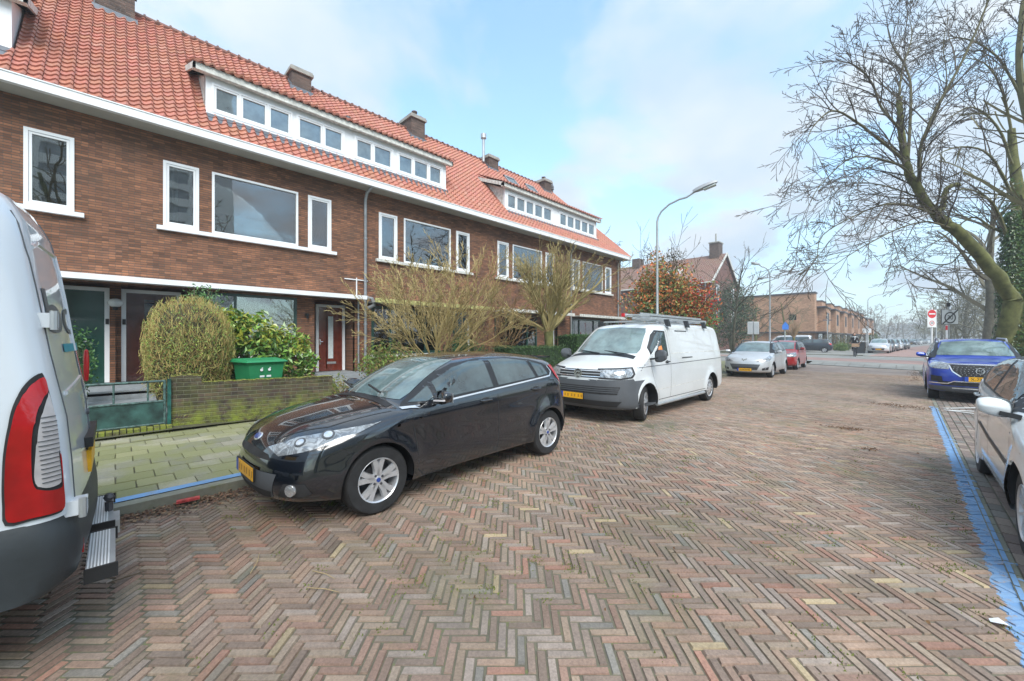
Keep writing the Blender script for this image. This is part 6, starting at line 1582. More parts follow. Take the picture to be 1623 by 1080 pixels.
# door hinges and lock
for z, t in ((1.66, .33), (.77, .25)):
    p = Vector(cp(t, z)); m = MB(); m.box(p.x - .05, p.x + .035, p.y - .03, p.y + .045, z - .035, z + .035); hg = m.build('door_hinge', 'paint_van_white', DV)
    m = MB(); m.tube([(p.x + .04, p.y + .03, z - .045), (p.x + .04, p.y + .03, z + .045)], .014, 8); m.build('hinge_pin', 'galvanised', hg)
h, n, i, dd = vb.ray_cast(Vector((-3.62, 3, 1.12)), Vector((0, -1, 0)))
m = MB(); m.tube([h + Vector((0, -.01, 0)), h + Vector((0, .012, 0))], [.02, .018], 14); m.build('door_lock', 'grey_plastic', DV)
m = MB(); z0, z1 = .88, 1.03; a = -3.42; 
vdec([(-3.40, 3, .80), (-3.36, 3, 1.00), (-4.05, 3, 1.00), (-4.05, 3, .80)], (0, -1, 0), 'black_plastic', 'number_plate_recess', .004)
m = MB(); m.box(-3.88, -3.36, -.155, -.098, .80, .925); nb = m.build('number_plate', 'plate_yellow', DV)
m = MB(); m.box(-3.95, -3.3, -.155, -.09, .955, 1.01); m.build('plate_lamp_bar', 'black_plastic', DV)
# pressed door line and beltline crease, cable grooves on the side panel
def vline(pts, wd, mat, name, off=.003, d=(0, -1, 0)):
    m = MB(); d = Vector(d).normalized(); hs = []
    for a, b in zip(pts, pts[1:]):
        a, b = Vector(a), Vector(b); L = (b - a).length; k_ = max(1, int(L / .05))
        for i in range(k_ + 1):
            h, n, ii, dd = vb.ray_cast(a.lerp(b, i / k_) - d * 4, d)
            if h is not None:
                if n.dot(d) > 0: n = -n
                hs.append(h + n * off)
    if len(hs) > 1: m.tube(hs, wd / 2, 6); m.build(name, mat, DV, smooth=True)
vline([(-2.86, 0, .80), (-2.88, 0, 1.5), (-2.95, 0, 2.0), (-3.0, 0, 2.18)], .008, 'grey_plastic', 'door_gap', 0)
vline([(-3.65, 0, .80), (-3.65, 0, 2.25)], .008, 'grey_plastic', 'door_gap', 0)
vline([(-2.98, 0, 1.30), (-3.6, 0, 1.34)], .03, 'paint_van_white', 'door_pressing', -.004)
vline([(-3.02, 0, 2.02), (-3.15, 0, 2.06), (-3.6, 0, 2.06), (-3.62, 0, 1.50)], .03, 'paint_van_white', 'door_pressing', -.004)
for k_ in range(7): vline([(-2, -.36, .86 + .048 * k_), (-2, -1.4, .86 + .048 * k_)], .004, 'grey_plastic', 'heater_line', 0, d=(-1, 0, 0))
# lettering on the rear door
h, n, i, dd = vb.ray_cast(Vector((-3.35, 3, 1.75)), Vector((0, -1, 0)))
nrm = Vector((0, 1, .12)).normalized(); up = Vector((0, -.16, 1)).normalized(); rt_ = Vector((-1, 0, 0))
M_ = Matrix(((rt_.x, up.x, 0, -3.50), (rt_.y, up.y, 1, -.172), (rt_.z, up.z, .12, 1.74), (0, 0, 0, 1)))
M_ = Matrix(((rt_.x * 2.6, up.x, 0, -3.36), (rt_.y, up.y, 1, -.172), (0, up.z, .12, 1.70), (0, 0, 0, 1)))
tx = textmesh('bo', .32, 'logo_grey', 'lettering', M_, DV)
for v_ in tx.data.vertices:
    h, n, ii, dd = vb.ray_cast(Vector((v_.co.x, 3, v_.co.z)), Vector((0, -1, 0)))
    if h is not None: v_.co.y = h.y + .004
vdec([(-3.2, 3, 1.50), (-4.2, 3, 1.50), (-4.2, 3, 1.545), (-3.2, 3, 1.545)], (0, -1, 0), 'logo_teal', 'logo_bar', .004)
# red reflector, aluminium steps, tow ball
m = MB(); m.box(-3.02, -2.93, -.125, -.112, .50, .57); m.build('reflector', 'tail_red', DV)
for xa, xb, zz_, y1 in ((-3.36, -2.84, .44, .0), (-4.1, -3.5, .44, -.01)):
    m = MB(); xa, xb = (xa, xb) if xa < xb else (xb, xa)
    m.box(xa, xb, -.105, y1, zz_ - .05, zz_); st = m.build('step', 'galvanised', DV)
    m = MB(); k_ = -.10
    while k_ < y1 - .02: m.box(xa + .01, xb - .01, k_, k_ + .006, zz_ + .0003, zz_ + .004); k_ += .012
    m.build('step_tread', 'sign_white', st)
    m = MB(); m.box(xb - .0, xb + .014, -.11, y1 + .01, zz_ - .065, zz_ + .004); m.box(xa - .012, xa, -.11, y1 + .01, zz_ - .065, zz_ + .004); m.build('step_end', 'black_plastic', st)
m = MB(); m.tube([(-3.65, -.3, .38), (-3.72, -.04, .38), (-3.72, -.03, .42), (-3.72, -.03, .50)], .02, 8); m.lathe([(0, -.028), (.018, -.022), (.028, 0), (.018, .022), (0, .028)], 12, (-3.72, -.03, .53)); m.build('tow_ball', 'steel_dark', DV, smooth=True)
m = MB(); m.box(-3.75, -3.55, -.05, .02, .34, .42); m.build('tow_plate', 'galvanised', DV)
for wx_, sg in ((XN - .02, 1), (XF_ + .02, -1)):
    m = MB(); m.lathe([(.2, -.1), (.33, -.1), (.345, -.06), (.345, .06), (.33, .1), (.2, .1)], 28, (wx_ - .11 * sg, -1.15, .345), axis='x'); wl = m.build('wheel', 'rubber', DV, smooth=True)
    m = MB(); m.lathe([(.21, .08 * sg), (.1, .05 * sg), (0, .05 * sg)], 20, (wx_ - .11 * sg, -1.15, .345), axis='x'); m.build('rim', 'alloy', wl)
# ================================================================ TREES AND PLANTS
UP = Vector((0, 0, 1))
def rv(r_): return Vector((r_.gauss(0, 1), r_.gauss(0, 1), r_.gauss(0, 1))).normalized()
def twig(mb, p, d, L, r0, lev, r_, o, col):
    """one limb and, recursively, what grows from it"""
    n = max(3, int(L / o['seg'][min(lev, len(o['seg']) - 1)])); pts = [p.copy()]; rs = [r0]; d = d.normalized()
    for i in range(n):
        d = (d + rv(r_) * o['wob'] + UP * o['up'][min(lev, len(o['up']) - 1)]).normalized(); pts.append(pts[-1] + d * L / n); rs.append(max(o['rmin'], r0 * (1 - .72 * (i + 1) / n)))
    mb.tube(pts, rs, o['sides'][min(lev, len(o['sides']) - 1)], cap=False, col=jit(col, .18, r_))
    if lev < o['lev']: kids(mb, pts, rs, L, lev, r_, o, col)
    return pts
def kids(mb, pts, rs, L, lev, r_, o, col, t0=None):
    k_ = o['kids'][min(lev, len(o['kids']) - 1)]
    for i in range(k_):
        t = (t0 if t0 is not None else o['t0']) + (1 - (t0 if t0 is not None else o['t0'])) * (i + r_.random()) / k_
        f = t * (len(pts) - 1); j = min(int(f), len(pts) - 2); p = pts[j].lerp(pts[j + 1], f - j); dd = (pts[j + 1] - pts[j]).normalized()
        side_ = rv(r_); side_ = (side_ - dd * side_.dot(dd)).normalized()
        sp = o['spread'] * r_.uniform(.6, 1.3)
        twig(mb, p, dd * math.cos(sp) + side_ * math.sin(sp) + UP * o.get('lift', 0), L * o['ratio'] * r_.uniform(.6, 1.25) * (1 - .45 * t if lev else 1), rs[j] * o.get('thin', .6), lev + 1, r_, o, col)
def leaf(mb, p, n, s, col, r_, asp=.45, curl=.25):
    a = rv(r_); a = (a - n * a.dot(n)).normalized(); b = n.cross(a); q = p - n * s * curl * .3
    mb.add([q - a * s * .5, p + b * s * asp * .5 + a * s * .05, q + a * s * .5 - n * s * curl, p - b * s * asp * .5 + a * s * .05], [(0, 1, 2), (0, 2, 3)], col=col)
def blob(mb, c, rad, n, s, cols, r_, shell=.55, asp=.5, lump=.25, out=.6, flat=None, seed=0, top=None):
    c = Vector(c); k_ = 0
    while k_ < n:
        d = rv(r_); q = shell + (1 - shell) * r_.random() ** .6
        l = 1 + lump * noise.noise(d * 2.2 + Vector((seed, seed, seed)))
        p = Vector((d.x * rad[0], d.y * rad[1], d.z * rad[2])) * q * l + c
        if flat is not None and p.z < flat: continue
        k_ += 1
        cl = r_.choice(cols)
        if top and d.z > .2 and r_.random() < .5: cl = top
        leaf(mb, p, (d * out + rv(r_) * .6).normalized(), s * r_.uniform(.6, 1.3), jit(cl, .25, r_), r_, asp)
def plant(name, label, cat, loc, group=None): return thing(name, label, cat, loc, group=group)
# --- big leaning tree by the bay, limbs traced from the photograph in depth
r_ = random.Random(21)
BT = plant('leaning_tree', 'big bare tree with a mossy leaning limb over the street, ivy on its trunk', 'tree', (2.95, 24.2, .1))
o = dict(seg=(.35, .3, .22, .18), wob=.11, up=(.0, -.02, -.045, -.05), rmin=.0085, sides=(8, 5, 4, 3), lev=3, kids=(11, 7, 4), t0=.12, spread=.75, ratio=.42, thin=.5)
def traced(pts, r0, r1, mat='bark_green', depth=15.0, dd=0, nm='limb', fork=11, lev0=0, ratio=.42):
    P = [at(x, y, depth + dd * i / max(1, len(pts) - 1)) for i, (x, y) in enumerate(pts)]; r0 *= .68; r1 *= .75
    # smooth the trace
    Q = []
    for i in range(len(P) - 1):
        p0, p1, p2, p3 = P[max(0, i - 1)], P[i], P[i + 1], P[min(len(P) - 1, i + 2)]
        for k_ in range(4):
            t = k_ / 4; Q.append(.5 * ((2 * p1) + (p2 - p0) * t + (2 * p0 - 5 * p1 + 4 * p2 - p3) * t * t + (3 * p1 - p0 - 3 * p2 + p3) * t ** 3))
    Q.append(P[-1]); rs = [r0 + (r1 - r0) * i / (len(Q) - 1) for i in range(len(Q))]
    Q = [q + rv(r_) * rs[i] * .18 for i, q in enumerate(Q)]
    return Q, rs
TWC = (.085, .07, .055)
limbs = [
    ([(1606, 478), (1599, 465), (1558, 410), (1511, 363), (1480, 337), (1449, 290), (1436, 259), (1428, 207), (1425, 155)], .36, .11, 0, 0, 1),
    ([(1449, 290), (1457, 280), (1459, 233), (1485, 171), (1527, 93), (1563, 10), (1580, -60)], .13, .03, 0, -1.5, 0),
    ([(1436, 259), (1407, 233), (1355, 192), (1319, 176), (1290, 200), (1278, 225)], .11, .015, 0, -2, 0),
    ([(1428, 207), (1397, 171), (1381, 130), (1355, 104), (1325, 95)], .09, .015, 0, -1.2, 0),
    ([(1438, 262), (1444, 155), (1438, 114), (1412, 67), (1405, 30)], .10, .015, 0, 1, 0),
    ([(1480, 337), (1475, 337), (1440, 326), (1407, 324), (1366, 337), (1304, 373), (1296, 420)], .09, .014, 0, -2.5, 0),
    ([(1511, 363), (1470, 352), (1423, 363), (1355, 399), (1310, 430)], .07, .012, 0, -2, 0),
    ([(1449, 290), (1425, 262), (1355, 249), (1304, 290), (1284, 320)], .075, .012, 0, -2, 0),
    ([(1480, 337), (1494, 330), (1498, 303), (1513, 293), (1521, 294)], .14, .09, 0, 0, 2),
    ([(1470, 320), (1420, 300), (1370, 290), (1330, 300), (1310, 330)], .06, .01, 0, 1.5, 0),
    ([(1425, 155), (1430, 110), (1445, 60), (1440, 20)], .07, .012, 0, .5, 0),
    ([(1459, 233), (1480, 190), (1500, 130), (1495, 70), (1505, 20)], .06, .012, 0, 1, 0),
]
mbark, mtw = MB(), MB()
for pts, r0, r1, dp, dd, kind in limbs:
    Q, rs = traced(pts, r0, r1, depth=15 + dp, dd=dd)
    if kind: mbark.tube(Q, rs, 9)
    else: mtw.tube(Q, [r * .8 for r in rs], 7, col=(.115, .105, .055))
    if kind == 2: continue
    oo = dict(o); L = sum((b - a).length for a, b in zip(Q, Q[1:]))
    if kind == 1: oo['kids'] = (18, 7, 4); kids(mtw, Q, [min(.06, r) for r in rs], min(L, 6), 0, r_, dict(oo, ratio=.45, spread=.6), TWC, t0=.35)
    else: kids(mtw, Q, [min(.05, r) for r in rs], min(L, 5.5), 0, r_, dict(oo, kids=(16, 6, 4), ratio=.45, lift=.05, spread=.62), TWC, t0=.1)
tv = at(1606, 478, 15); base = Vector((2.95, 24.2, 0.0)); tops = [at(1607, 470, 15.3), at(1611, 390, 15.6), at(1615, 311, 15.8), at(1606, 250, 16), at(1603, 205, 16)]
mbark.tube([base + Vector((-.3, 0, 0)), base + Vector((-.3, 0, 1.0)), tv], [.34, .27, .25], 12)
mbark.build('trunk', 'bark_green', BT, smooth=True, fix=False, auto=60)
tk = MB(); tk.tube([base + Vector((.10, .1, 0)), base + Vector((.10, .1, 1.3))] + tops, [.40, .34, .28, .22, .18, .14, .11], 12); tk.build('second_stem', 'bark_green', BT, smooth=True, fix=False, auto=60)
for pts, r0, dd in (([(1609, 420), (1585, 345), (1560, 310), (1520, 300), (1480, 320)], .10, -1), ([(1612, 330), (1590, 280), (1560, 240), (1510, 235), (1460, 262)], .09, -1), ([(1604, 260), (1580, 200), (1540, 170), (1500, 190)], .08, 0), ([(1612, 380), (1570, 360), (1540, 345), (1490, 380), (1450, 400)], .08, 1), ([(1603, 210), (1590, 150), (1560, 100), (1500, 90)], .07, 0), ([(1640, 250), (1615, 110), (1623, 0)], .2, 0), ([(1621, 160), (1580, 90), (1520, 60), (1470, 80)], .07, .5), ([(1612, 440), (1575, 425), (1530, 400), (1500, 420), (1440, 410)], .07, 2)):
    Q, rs = traced(pts, r0, .015 if r0 < .15 else .1, depth=15.8, dd=dd); tk2 = mtw; mtw.tube(Q, rs, 6, col=(.12, .115, .05)); kids(mtw, Q, [min(.05, r) for r in rs], 5, 0, r_, dict(o, kids=(14, 6, 4), ratio=.43, spread=.62), TWC, t0=.15)
mtw.build('crown', 'twig', BT, fix=False)
m = MB(); q = random.Random(4)
for i in range(10000):
    z = q.uniform(.1, 6.6) if q.random() < .85 else q.uniform(0, 8); a = q.random() * 2 * PI; ax_ = base + Vector((.10, .1, 0)) + (tops[1] - base - Vector((.10, .1, 0))) * (z / tops[1].z)
    rr_ = (.46 + .24 * q.random()) * (1 - z * .05) + .08 * noise.noise((a, z, 1)); p = Vector((ax_.x + math.cos(a) * rr_, ax_.y + math.sin(a) * rr_, z))
    leaf(m, p, Vector((math.cos(a), math.sin(a), .4)).normalized(), q.uniform(.06, .12), jit(q.choice([(.035, .085, .015), (.055, .12, .02), (.025, .06, .015), (.09, .15, .03)]), .2, q), q, .8)
m.build('ivy', 'leaf_gloss', BT, fix=False)
# --- generic bare trees
def bare_tree(name, label, base, H, seed, spread=.6, r0=None, bark='bark_brown', col=(.10, .085, .065), lev=3, kk=(12, 8, 5), group=None, lean=(0, 0), ratio=.5, upw=.03, thick=.008, clear=.25, nb=9, sides=(7, 4, 3, 3)):
    q = random.Random(seed); r0 = r0 or H * .022; T = plant(name, label, 'tree', base, group)
    m = MB(); b = Vector(base); pts = [b]; rs = [r0 * 1.25]; d = Vector((lean[0], lean[1], 1)).normalized()
    n = 9
    for i in range(n): d = (d + rv(q) * .08).normalized(); pts.append(pts[-1] + d * H * .72 / n); rs.append(r0 * (1 - .8 * (i + 1) / n) + .01)
    m.tube(pts, rs, 9, cap=False); m.build('trunk', bark, T, smooth=True, fix=False, auto=60)
    m = MB(); oo = dict(seg=(H * .05, H * .04, H * .03, .15), wob=.16, up=(upw, upw * .6, 0), rmin=thick, sides=sides, lev=lev, kids=kk, t0=.15, spread=spread, ratio=ratio, thin=.55)
    for i in range(nb):
        t = clear + (1 - clear) * (i + q.random() * .8) / nb; f = t * n; j = min(int(f), n - 1); p = pts[j].lerp(pts[j + 1], f - j); a = i * 2.4 + q.random(); el = q.uniform(.35, .85)
        twig(m, p, Vector((math.cos(a) * math.cos(el), math.sin(a) * math.cos(el), math.sin(el))), H * .42 * (1.1 - t * .45), rs[j] * .55, 1, q, oo, col)
    m.build('crown', 'twig', T, fix=False); return T
def vase(name, label, base, H, seed, stems, width, col, bark='bark_green', fork=.3, lev=3, kk=(9, 7, 5), r0=.05, up=.04, group=None, ratio=.42, thick=.006, cat='tree', drop=0):
    """multi-stemmed bush or pollard: stems leave the base and fan out"""
    q = random.Random(seed); T = plant(name, label, cat, base, group); b = Vector(base); m = MB(); fk = b + Vector((0, 0, H * fork))
    if fork > .05: m.tube([b, b.lerp(fk, .5) + Vector((.04, .02, 0)), fk], [r0 * 2.0, r0 * 1.6, r0 * 1.9], 9, cap=False)
    mt = MB(); oo = dict(seg=(.22, .16, .12, .1), wob=.15, up=(up, up * .6, up * .3), rmin=thick, sides=(5, 4, 3, 3), lev=lev, kids=kk, t0=.2, spread=.5, ratio=ratio, thin=.55)
    for i in range(stems):
        a = i * 2.399 + q.random() * .4; el = R(q.uniform(38, 82)); L = H * (1 - fork) * q.uniform(.85, 1.12)
        d = Vector((math.cos(a) * math.cos(el) * width, math.sin(a) * math.cos(el) * width, math.sin(el))).normalized()
        twig(mt, fk + rv(q) * r0 * .6, d, L, r0 * q.uniform(.5, 1), 0, q, oo, col)
    if m.f: m.build('trunk', bark, T, smooth=True, fix=False, auto=60)
    mt.build('branches', 'twig', T, fix=False); return T
YG = (.36, .28, .12)
vase('garden_tree', 'yellow-green bare multi-stemmed small tree in front of the mossy-canopy bay window', (-9.9, 6.7, .3), 3.25, 5, 17, 1.45, YG, fork=.12, kk=(11, 7, 5), r0=.040, thick=.0055, up=.02)
vase('garden_tree', 'pollarded bare tree with a stout mossy trunk left of the white panel van', (-9.1, 11.0, .3), 4.05, 8, 16, 1.05, (.32, .26, .11), fork=.38, kk=(10, 7, 5), r0=.09, thick=.0055, up=.035)
vase('garden_shrub', 'thin bare upright shrub between the two bare garden trees', (-9.6, 8.7, .3), 2.9, 9, 12, .7, (.24, .15, .07), fork=0, kk=(7, 5, 3), r0=.02, cat='shrub')
# round clipped hedge ball: dense fine twigs with a scatter of small leaves
BS = plant('clipped_shrub', 'large round clipped shrub, straw-brown twigs with sparse leaves, behind the low garden wall', 'shrub', (-9.6, 1.0, .3))
m = MB(); q = random.Random(6); c = Vector((-9.6, 1.0, 1.38))
def ballr(d):
    e = (abs(d.x) ** 2.6 + abs(d.y) ** 2.6 + abs(d.z / 1.5) ** 2.6) ** (-1 / 2.6); return .67 * e * (1 + .09 * noise.noise(d * 2.6) + .04 * noise.noise(d * 7))
for i in range(9000):
    d = rv(q); rr_ = ballr(d) * q.uniform(.86, 1.02); p = c + d * rr_
    if p.z < .32: continue
    g = (d * .55 + Vector((0, 0, .75)) + rv(q) * .75).normalized(); L = q.uniform(.06, .19)
    m.tube([p - g * L, p - g * L * .4 + rv(q) * .012, p], [.0032, .0027, .0015], 3, cap=False, col=jit(q.choice([(.40, .29, .10), (.44, .36, .13), (.28, .20, .07), (.30, .32, .09)]), .25, q))
m.build('twigs', 'twig', BS, fix=False)
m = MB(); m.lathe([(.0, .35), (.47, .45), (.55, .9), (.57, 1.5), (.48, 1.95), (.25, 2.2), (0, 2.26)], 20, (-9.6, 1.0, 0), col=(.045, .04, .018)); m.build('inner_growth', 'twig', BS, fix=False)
m = MB()
for i in range(6500):
    d = rv(q); 
    if q.random() < max(0, d.z) * .75: continue
    p = c + d * ballr(d) * q.uniform(.88, 1.02)
    if p.z < .32: continue
    leaf(m, p, (d + rv(q) * .7).normalized(), q.uniform(.02, .042), jit(q.choice([(.22, .32, .06), (.15, .26, .05), (.32, .40, .08), (.12, .18, .05)]), .25, q), q, .6)
m.build('leaves', 'leaf', BS, fix=False)
# glossy laurel
LS = plant('laurel_shrub', 'glossy yellow-green spotted laurel shrub behind the green wheelie bin', 'shrub', (-10.2, 2.3, .3))
m = MB(); q = random.Random(12)
GL = [(.09, .20, .035), (.14, .28, .045), (.20, .34, .06), (.06, .14, .03), (.28, .38, .08)]
for (cc, rad, n) in (((-10.15, 2.05, 1.35), (.75, .7, .85), 1700), ((-10.1, 2.75, 1.15), (.65, .65, .75), 1300), ((-10.2, 1.75, 1.9), (.4, .4, .35), 420)):
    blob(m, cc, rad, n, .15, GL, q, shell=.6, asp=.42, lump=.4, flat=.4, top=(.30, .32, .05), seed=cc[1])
m.build('leaves', 'leaf_gloss', LS, fix=False)
m = MB()
for i in range(9): a = q.random() * 6.28; m.tube([(-10.15, 2.3, .3), (-10.15 + .25 * math.cos(a), 2.3 + .4 * math.sin(a), 1.0), (-10.15 + .5 * math.cos(a), 2.3 + .7 * math.sin(a), 1.7)], [.025, .018, .008], 5, col=(.10, .10, .05))
m.build('stems', 'twig', LS, fix=False)
def leafy(name, label, base, rad, n, s, cols, seed, zc, flat=.25, asp=.5, mat='leaf', stems=7, top=None, lump=.45, shell=.35, cat='shrub', stemh=None, group=None):
    q = random.Random(seed); T = plant(name, label, cat, base, group); m = MB(); b = Vector(base)
    blob(m, b + Vector((0, 0, zc)), rad, n, s, cols, q, shell=shell, asp=asp, lump=lump, flat=b.z + flat * .2, top=top, seed=seed); m.build('leaves', mat, T, fix=False)
    m = MB()
    for i in range(stems):
        a = q.random() * 6.28; e = q.uniform(.4, .9); t = Vector((rad[0] * e * math.cos(a), rad[1] * e * math.sin(a), zc + rad[2] * q.uniform(.1, .7))); m.tube([b, b + t * .5 + rv(q) * .05, b + t], [.02 + rad[2] * .012, .014 + rad[2] * .006, .006], 5, col=(.12, .11, .06))
    m.build('stems', 'twig', T, fix=False); return T
leafy('potted_shrub', 'tall leafy green shrub by the dark green door, next to the delivery van', (-10.6, -.52, .35), (.33, .30, .72), 800, .075, [(.06, .16, .04), (.09, .21, .06), (.04, .10, .03)], 31, .78, asp=.55)
leafy('slender_shrub', 'slender green shoots rising above the round clipped shrub', (-10.9, 1.35, .35), (.42, .38, .38), 420, .07, [(.08, .18, .05), (.14, .26, .10), (.05, .12, .03)], 32, 2.05, shell=.1)
leafy('front_shrub', 'loose yellow-green shrub under the white sill beside the grey downpipe', (-10.0, 5.15, .3), (.8, .8, .62), 2000, .085, [(.17, .24, .05), (.24, .29, .07), (.11, .18, .04), (.22, .16, .06)], 33, .62, shell=.2)
leafy('dark_shrub', 'dark green shrub low beneath the multi-stemmed bare tree', (-9.7, 7.6, .3), (.7, .8, .65), 1500, .08, [(.04, .10, .03), (.06, .14, .04), (.10, .18, .05)], 34, .75)
leafy('rust_shrub', 'rust-brown dry shrub between the two bare garden trees', (-9.9, 9.3, .3), (.6, .8, .8), 1500, .055, [(.22, .10, .04), (.28, .15, .06), (.16, .10, .04)], 35, .8, shell=.2)
def hedge(name, label, x0, x1, y0, y1, z0, z1, cols, seed, n, s=.05):
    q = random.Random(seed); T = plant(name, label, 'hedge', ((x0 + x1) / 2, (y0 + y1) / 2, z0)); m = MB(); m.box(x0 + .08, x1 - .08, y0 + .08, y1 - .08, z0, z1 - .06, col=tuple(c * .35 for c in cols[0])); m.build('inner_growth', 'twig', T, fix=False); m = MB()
    for i in range(n):
        f = q.choice((0, 0, 1, 2, 2, 3)); u, v = q.random(), q.random()
        p, nn = {0: ((x1, y0 + (y1 - y0) * u, z0 + (z1 - z0) * v), (1, 0, 0)), 1: ((x0 + (x1 - x0) * u, y0, z0 + (z1 - z0) * v), (0, -1, 0)), 2: ((x0 + (x1 - x0) * u, y0 + (y1 - y0) * v, z1), (0, 0, 1)), 3: ((x0 + (x1 - x0) * u, y1, z0 + (z1 - z0) * v), (0, 1, 0))}[f]
        nn = Vector(nn); p = Vector(p) + rv(q) * .045 - nn * (.05 + .08 * noise.noise(Vector(p) * 2)); leaf(m, p, (nn + rv(q) * .8).normalized(), s * q.uniform(.6, 1.3), jit(q.choice(cols), .25, q), q, .6)
    m.build('leaves', 'leaf', T, fix=False); return T
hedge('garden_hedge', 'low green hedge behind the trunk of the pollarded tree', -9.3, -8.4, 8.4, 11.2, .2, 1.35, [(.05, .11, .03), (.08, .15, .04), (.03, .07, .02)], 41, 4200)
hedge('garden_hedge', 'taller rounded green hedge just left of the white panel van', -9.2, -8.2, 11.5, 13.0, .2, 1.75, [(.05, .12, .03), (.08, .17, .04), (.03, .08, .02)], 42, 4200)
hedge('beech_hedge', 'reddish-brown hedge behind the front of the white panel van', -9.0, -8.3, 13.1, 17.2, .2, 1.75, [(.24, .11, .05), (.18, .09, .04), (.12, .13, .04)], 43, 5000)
# red and green leaved tree behind the street lamp
q = random.Random(51); RT = plant('berry_tree', 'small tree with red, orange and green leaves behind the nearest street lamp', 'tree', (-8.2, 18.4, .15))
m = MB(); 
for cc, rad, n, cols in (((-8.2, 18.2, 3.4), (1.7, 1.7, 1.9), 8000, [(.50, .18, .05), (.20, .25, .07), (.40, .26, .08), (.14, .20, .06), (.58, .18, .06)]), ((-7.3, 19.4, 3.2), (1.2, 1.2, 1.3), 2600, [(.62, .06, .04), (.52, .16, .05), (.20, .20, .06)]), ((-8.4, 17.2, 1.9), (1.3, 1.2, 1.2), 3000, [(.05, .12, .035), (.08, .16, .05), (.22, .09, .03)])):
    blob(m, cc, rad, n, .15, cols, q, shell=.15, lump=.7, asp=.55, seed=cc[0])
for i in range(5):
    cc = Vector((-8.2 + q.uniform(-.9, .9), 18.4 + q.uniform(-1, 1), 5.0 + q.uniform(-.3, .9))); blob(m, cc, (.5, .5, .5), 90, .10, [(.10, .08, .04), (.06, .06, .03)], q, shell=.0)
m.build('leaves', 'leaf', RT, fix=False)
m = MB(); oo = dict(seg=(.3, .25, .2), wob=.13, up=(.03, .02), rmin=.008, sides=(6, 4, 3), lev=2, kids=(7, 5), t0=.2, spread=.6, ratio=.45, thin=.5)
for i in range(7): a = i * 2.4; twig(m, Vector((-8.2, 18.4, .1)), Vector((math.cos(a) * .35, math.sin(a) * .35, 1)), 4.9 + .4 * math.sin(i), .06, 0, q, oo, (.09, .075, .05))
m.build('branches', 'twig', RT, fix=False)
leafy('climber_shrub', 'bright light green shrub behind the back of the white panel van', (-7.6, 21.2, .15), (1.1, 1.3, .7), 1800, .10, [(.18, .30, .06), (.26, .34, .10), (.10, .20, .05)], 52, 2.3, shell=.2)
# bare tree behind the terrace
bare_tree('background_tree', 'bare forked tree rising behind the end of the terrace roof', (-22.5, 33.5, 0), 15.0, 61, spread=.6, r0=.26, col=(.16, .14, .11), nb=10, kk=(8, 5, 4), clear=.45, thick=.02, ratio=.42)
# left corner beyond the estate car
bare_tree('street_tree', 'thin young bare tree on the pavement behind the silver estate car', (-6.55, 23.4, .1), 7.4, 62, spread=.5, r0=.075, bark='bark_grey', nb=12, kk=(5, 4, 3), clear=.5, ratio=.4, thick=.006, upw=.05)
leafy('grey_shrub', 'broad grey-green shrub at the foot of the brown gabled house', (-12.4, 33.5, .1), (1.7, 1.9, 1.5), 4200, .11, [(.10, .14, .09), (.14, .18, .12), (.06, .09, .05)], 63, 1.45, shell=.5)
leafy('evergreen_tree', 'dark evergreen tree right of the brown gabled house', (-13.5, 47.5, .1), (2.6, 2.6, 3.6), 6500, .22, [(.05, .08, .04), (.07, .11, .05), (.035, .055, .03), (.10, .13, .07)], 64, 4.2, shell=.35, cat='tree')
for k_, (px, D, H, sd_, c_, lb) in enumerate(((1198, 50, 8.6, 71, (.13, .12, .08), 'bare tree with a few dead leaves, just right of the evergreen tree'), (1243, 50, 8.6, 72, (.14, .14, .07), 'spreading mossy bare tree before the orange brick end wall'), (1275, 56, 8.2, 73, (.17, .15, .08), 'bare tree with upright fine twigs at the right of the orange end wall'))):
    v = at(px, 560, D); bare_tree('street_tree', lb, (v.x, v.y, .1), H, sd_, spread=.65, r0=.17, bark='bark_green', col=c_, nb=10, kk=(8, 5, 4), clear=.22, thick=.018, ratio=.46, upw=.05)
v = at(1258, 553, 44); vase('pollard_tree', 'small pollard with a knobbly head and thin upright shoots', (v.x, v.y, .1), 3.4, 75, 34, .8, (.26, .17, .09), fork=.48, lev=0, r0=.07, thick=.008)
for px, D, lb, cl, rad in ((1332, 47, 'low bright green shrub beside the cyclist', [(.10, .20, .04), (.2, .25, .06)], (.9, .9, .6)), (1345, 52, 'brownish wall of twigs and leaves behind the cyclist', [(.15, .12, .06), (.12, .14, .06)], (1.6, 1.2, 1.1)), (1385, 54, 'green shrub right of the far black bin', [(.09, .14, .05), (.14, .18, .07)], (1.0, 1.0, 1.3)), (1250, 50, 'dark low shrubs behind the red hatchback', [(.05, .08, .04), (.08, .10, .05)], (2.6, 1.2, .8)), (1320, 52, 'bare brownish shrub behind the dark estate car', [(.20, .15, .08), (.12, .12, .06)], (1.6, 1.2, 1.5))):
    v = at(px, 560, D); leafy('corner_shrub', lb, (v.x, v.y, .15), rad, 1300, .14, cl, int(px), rad[2] * .8, shell=.2)
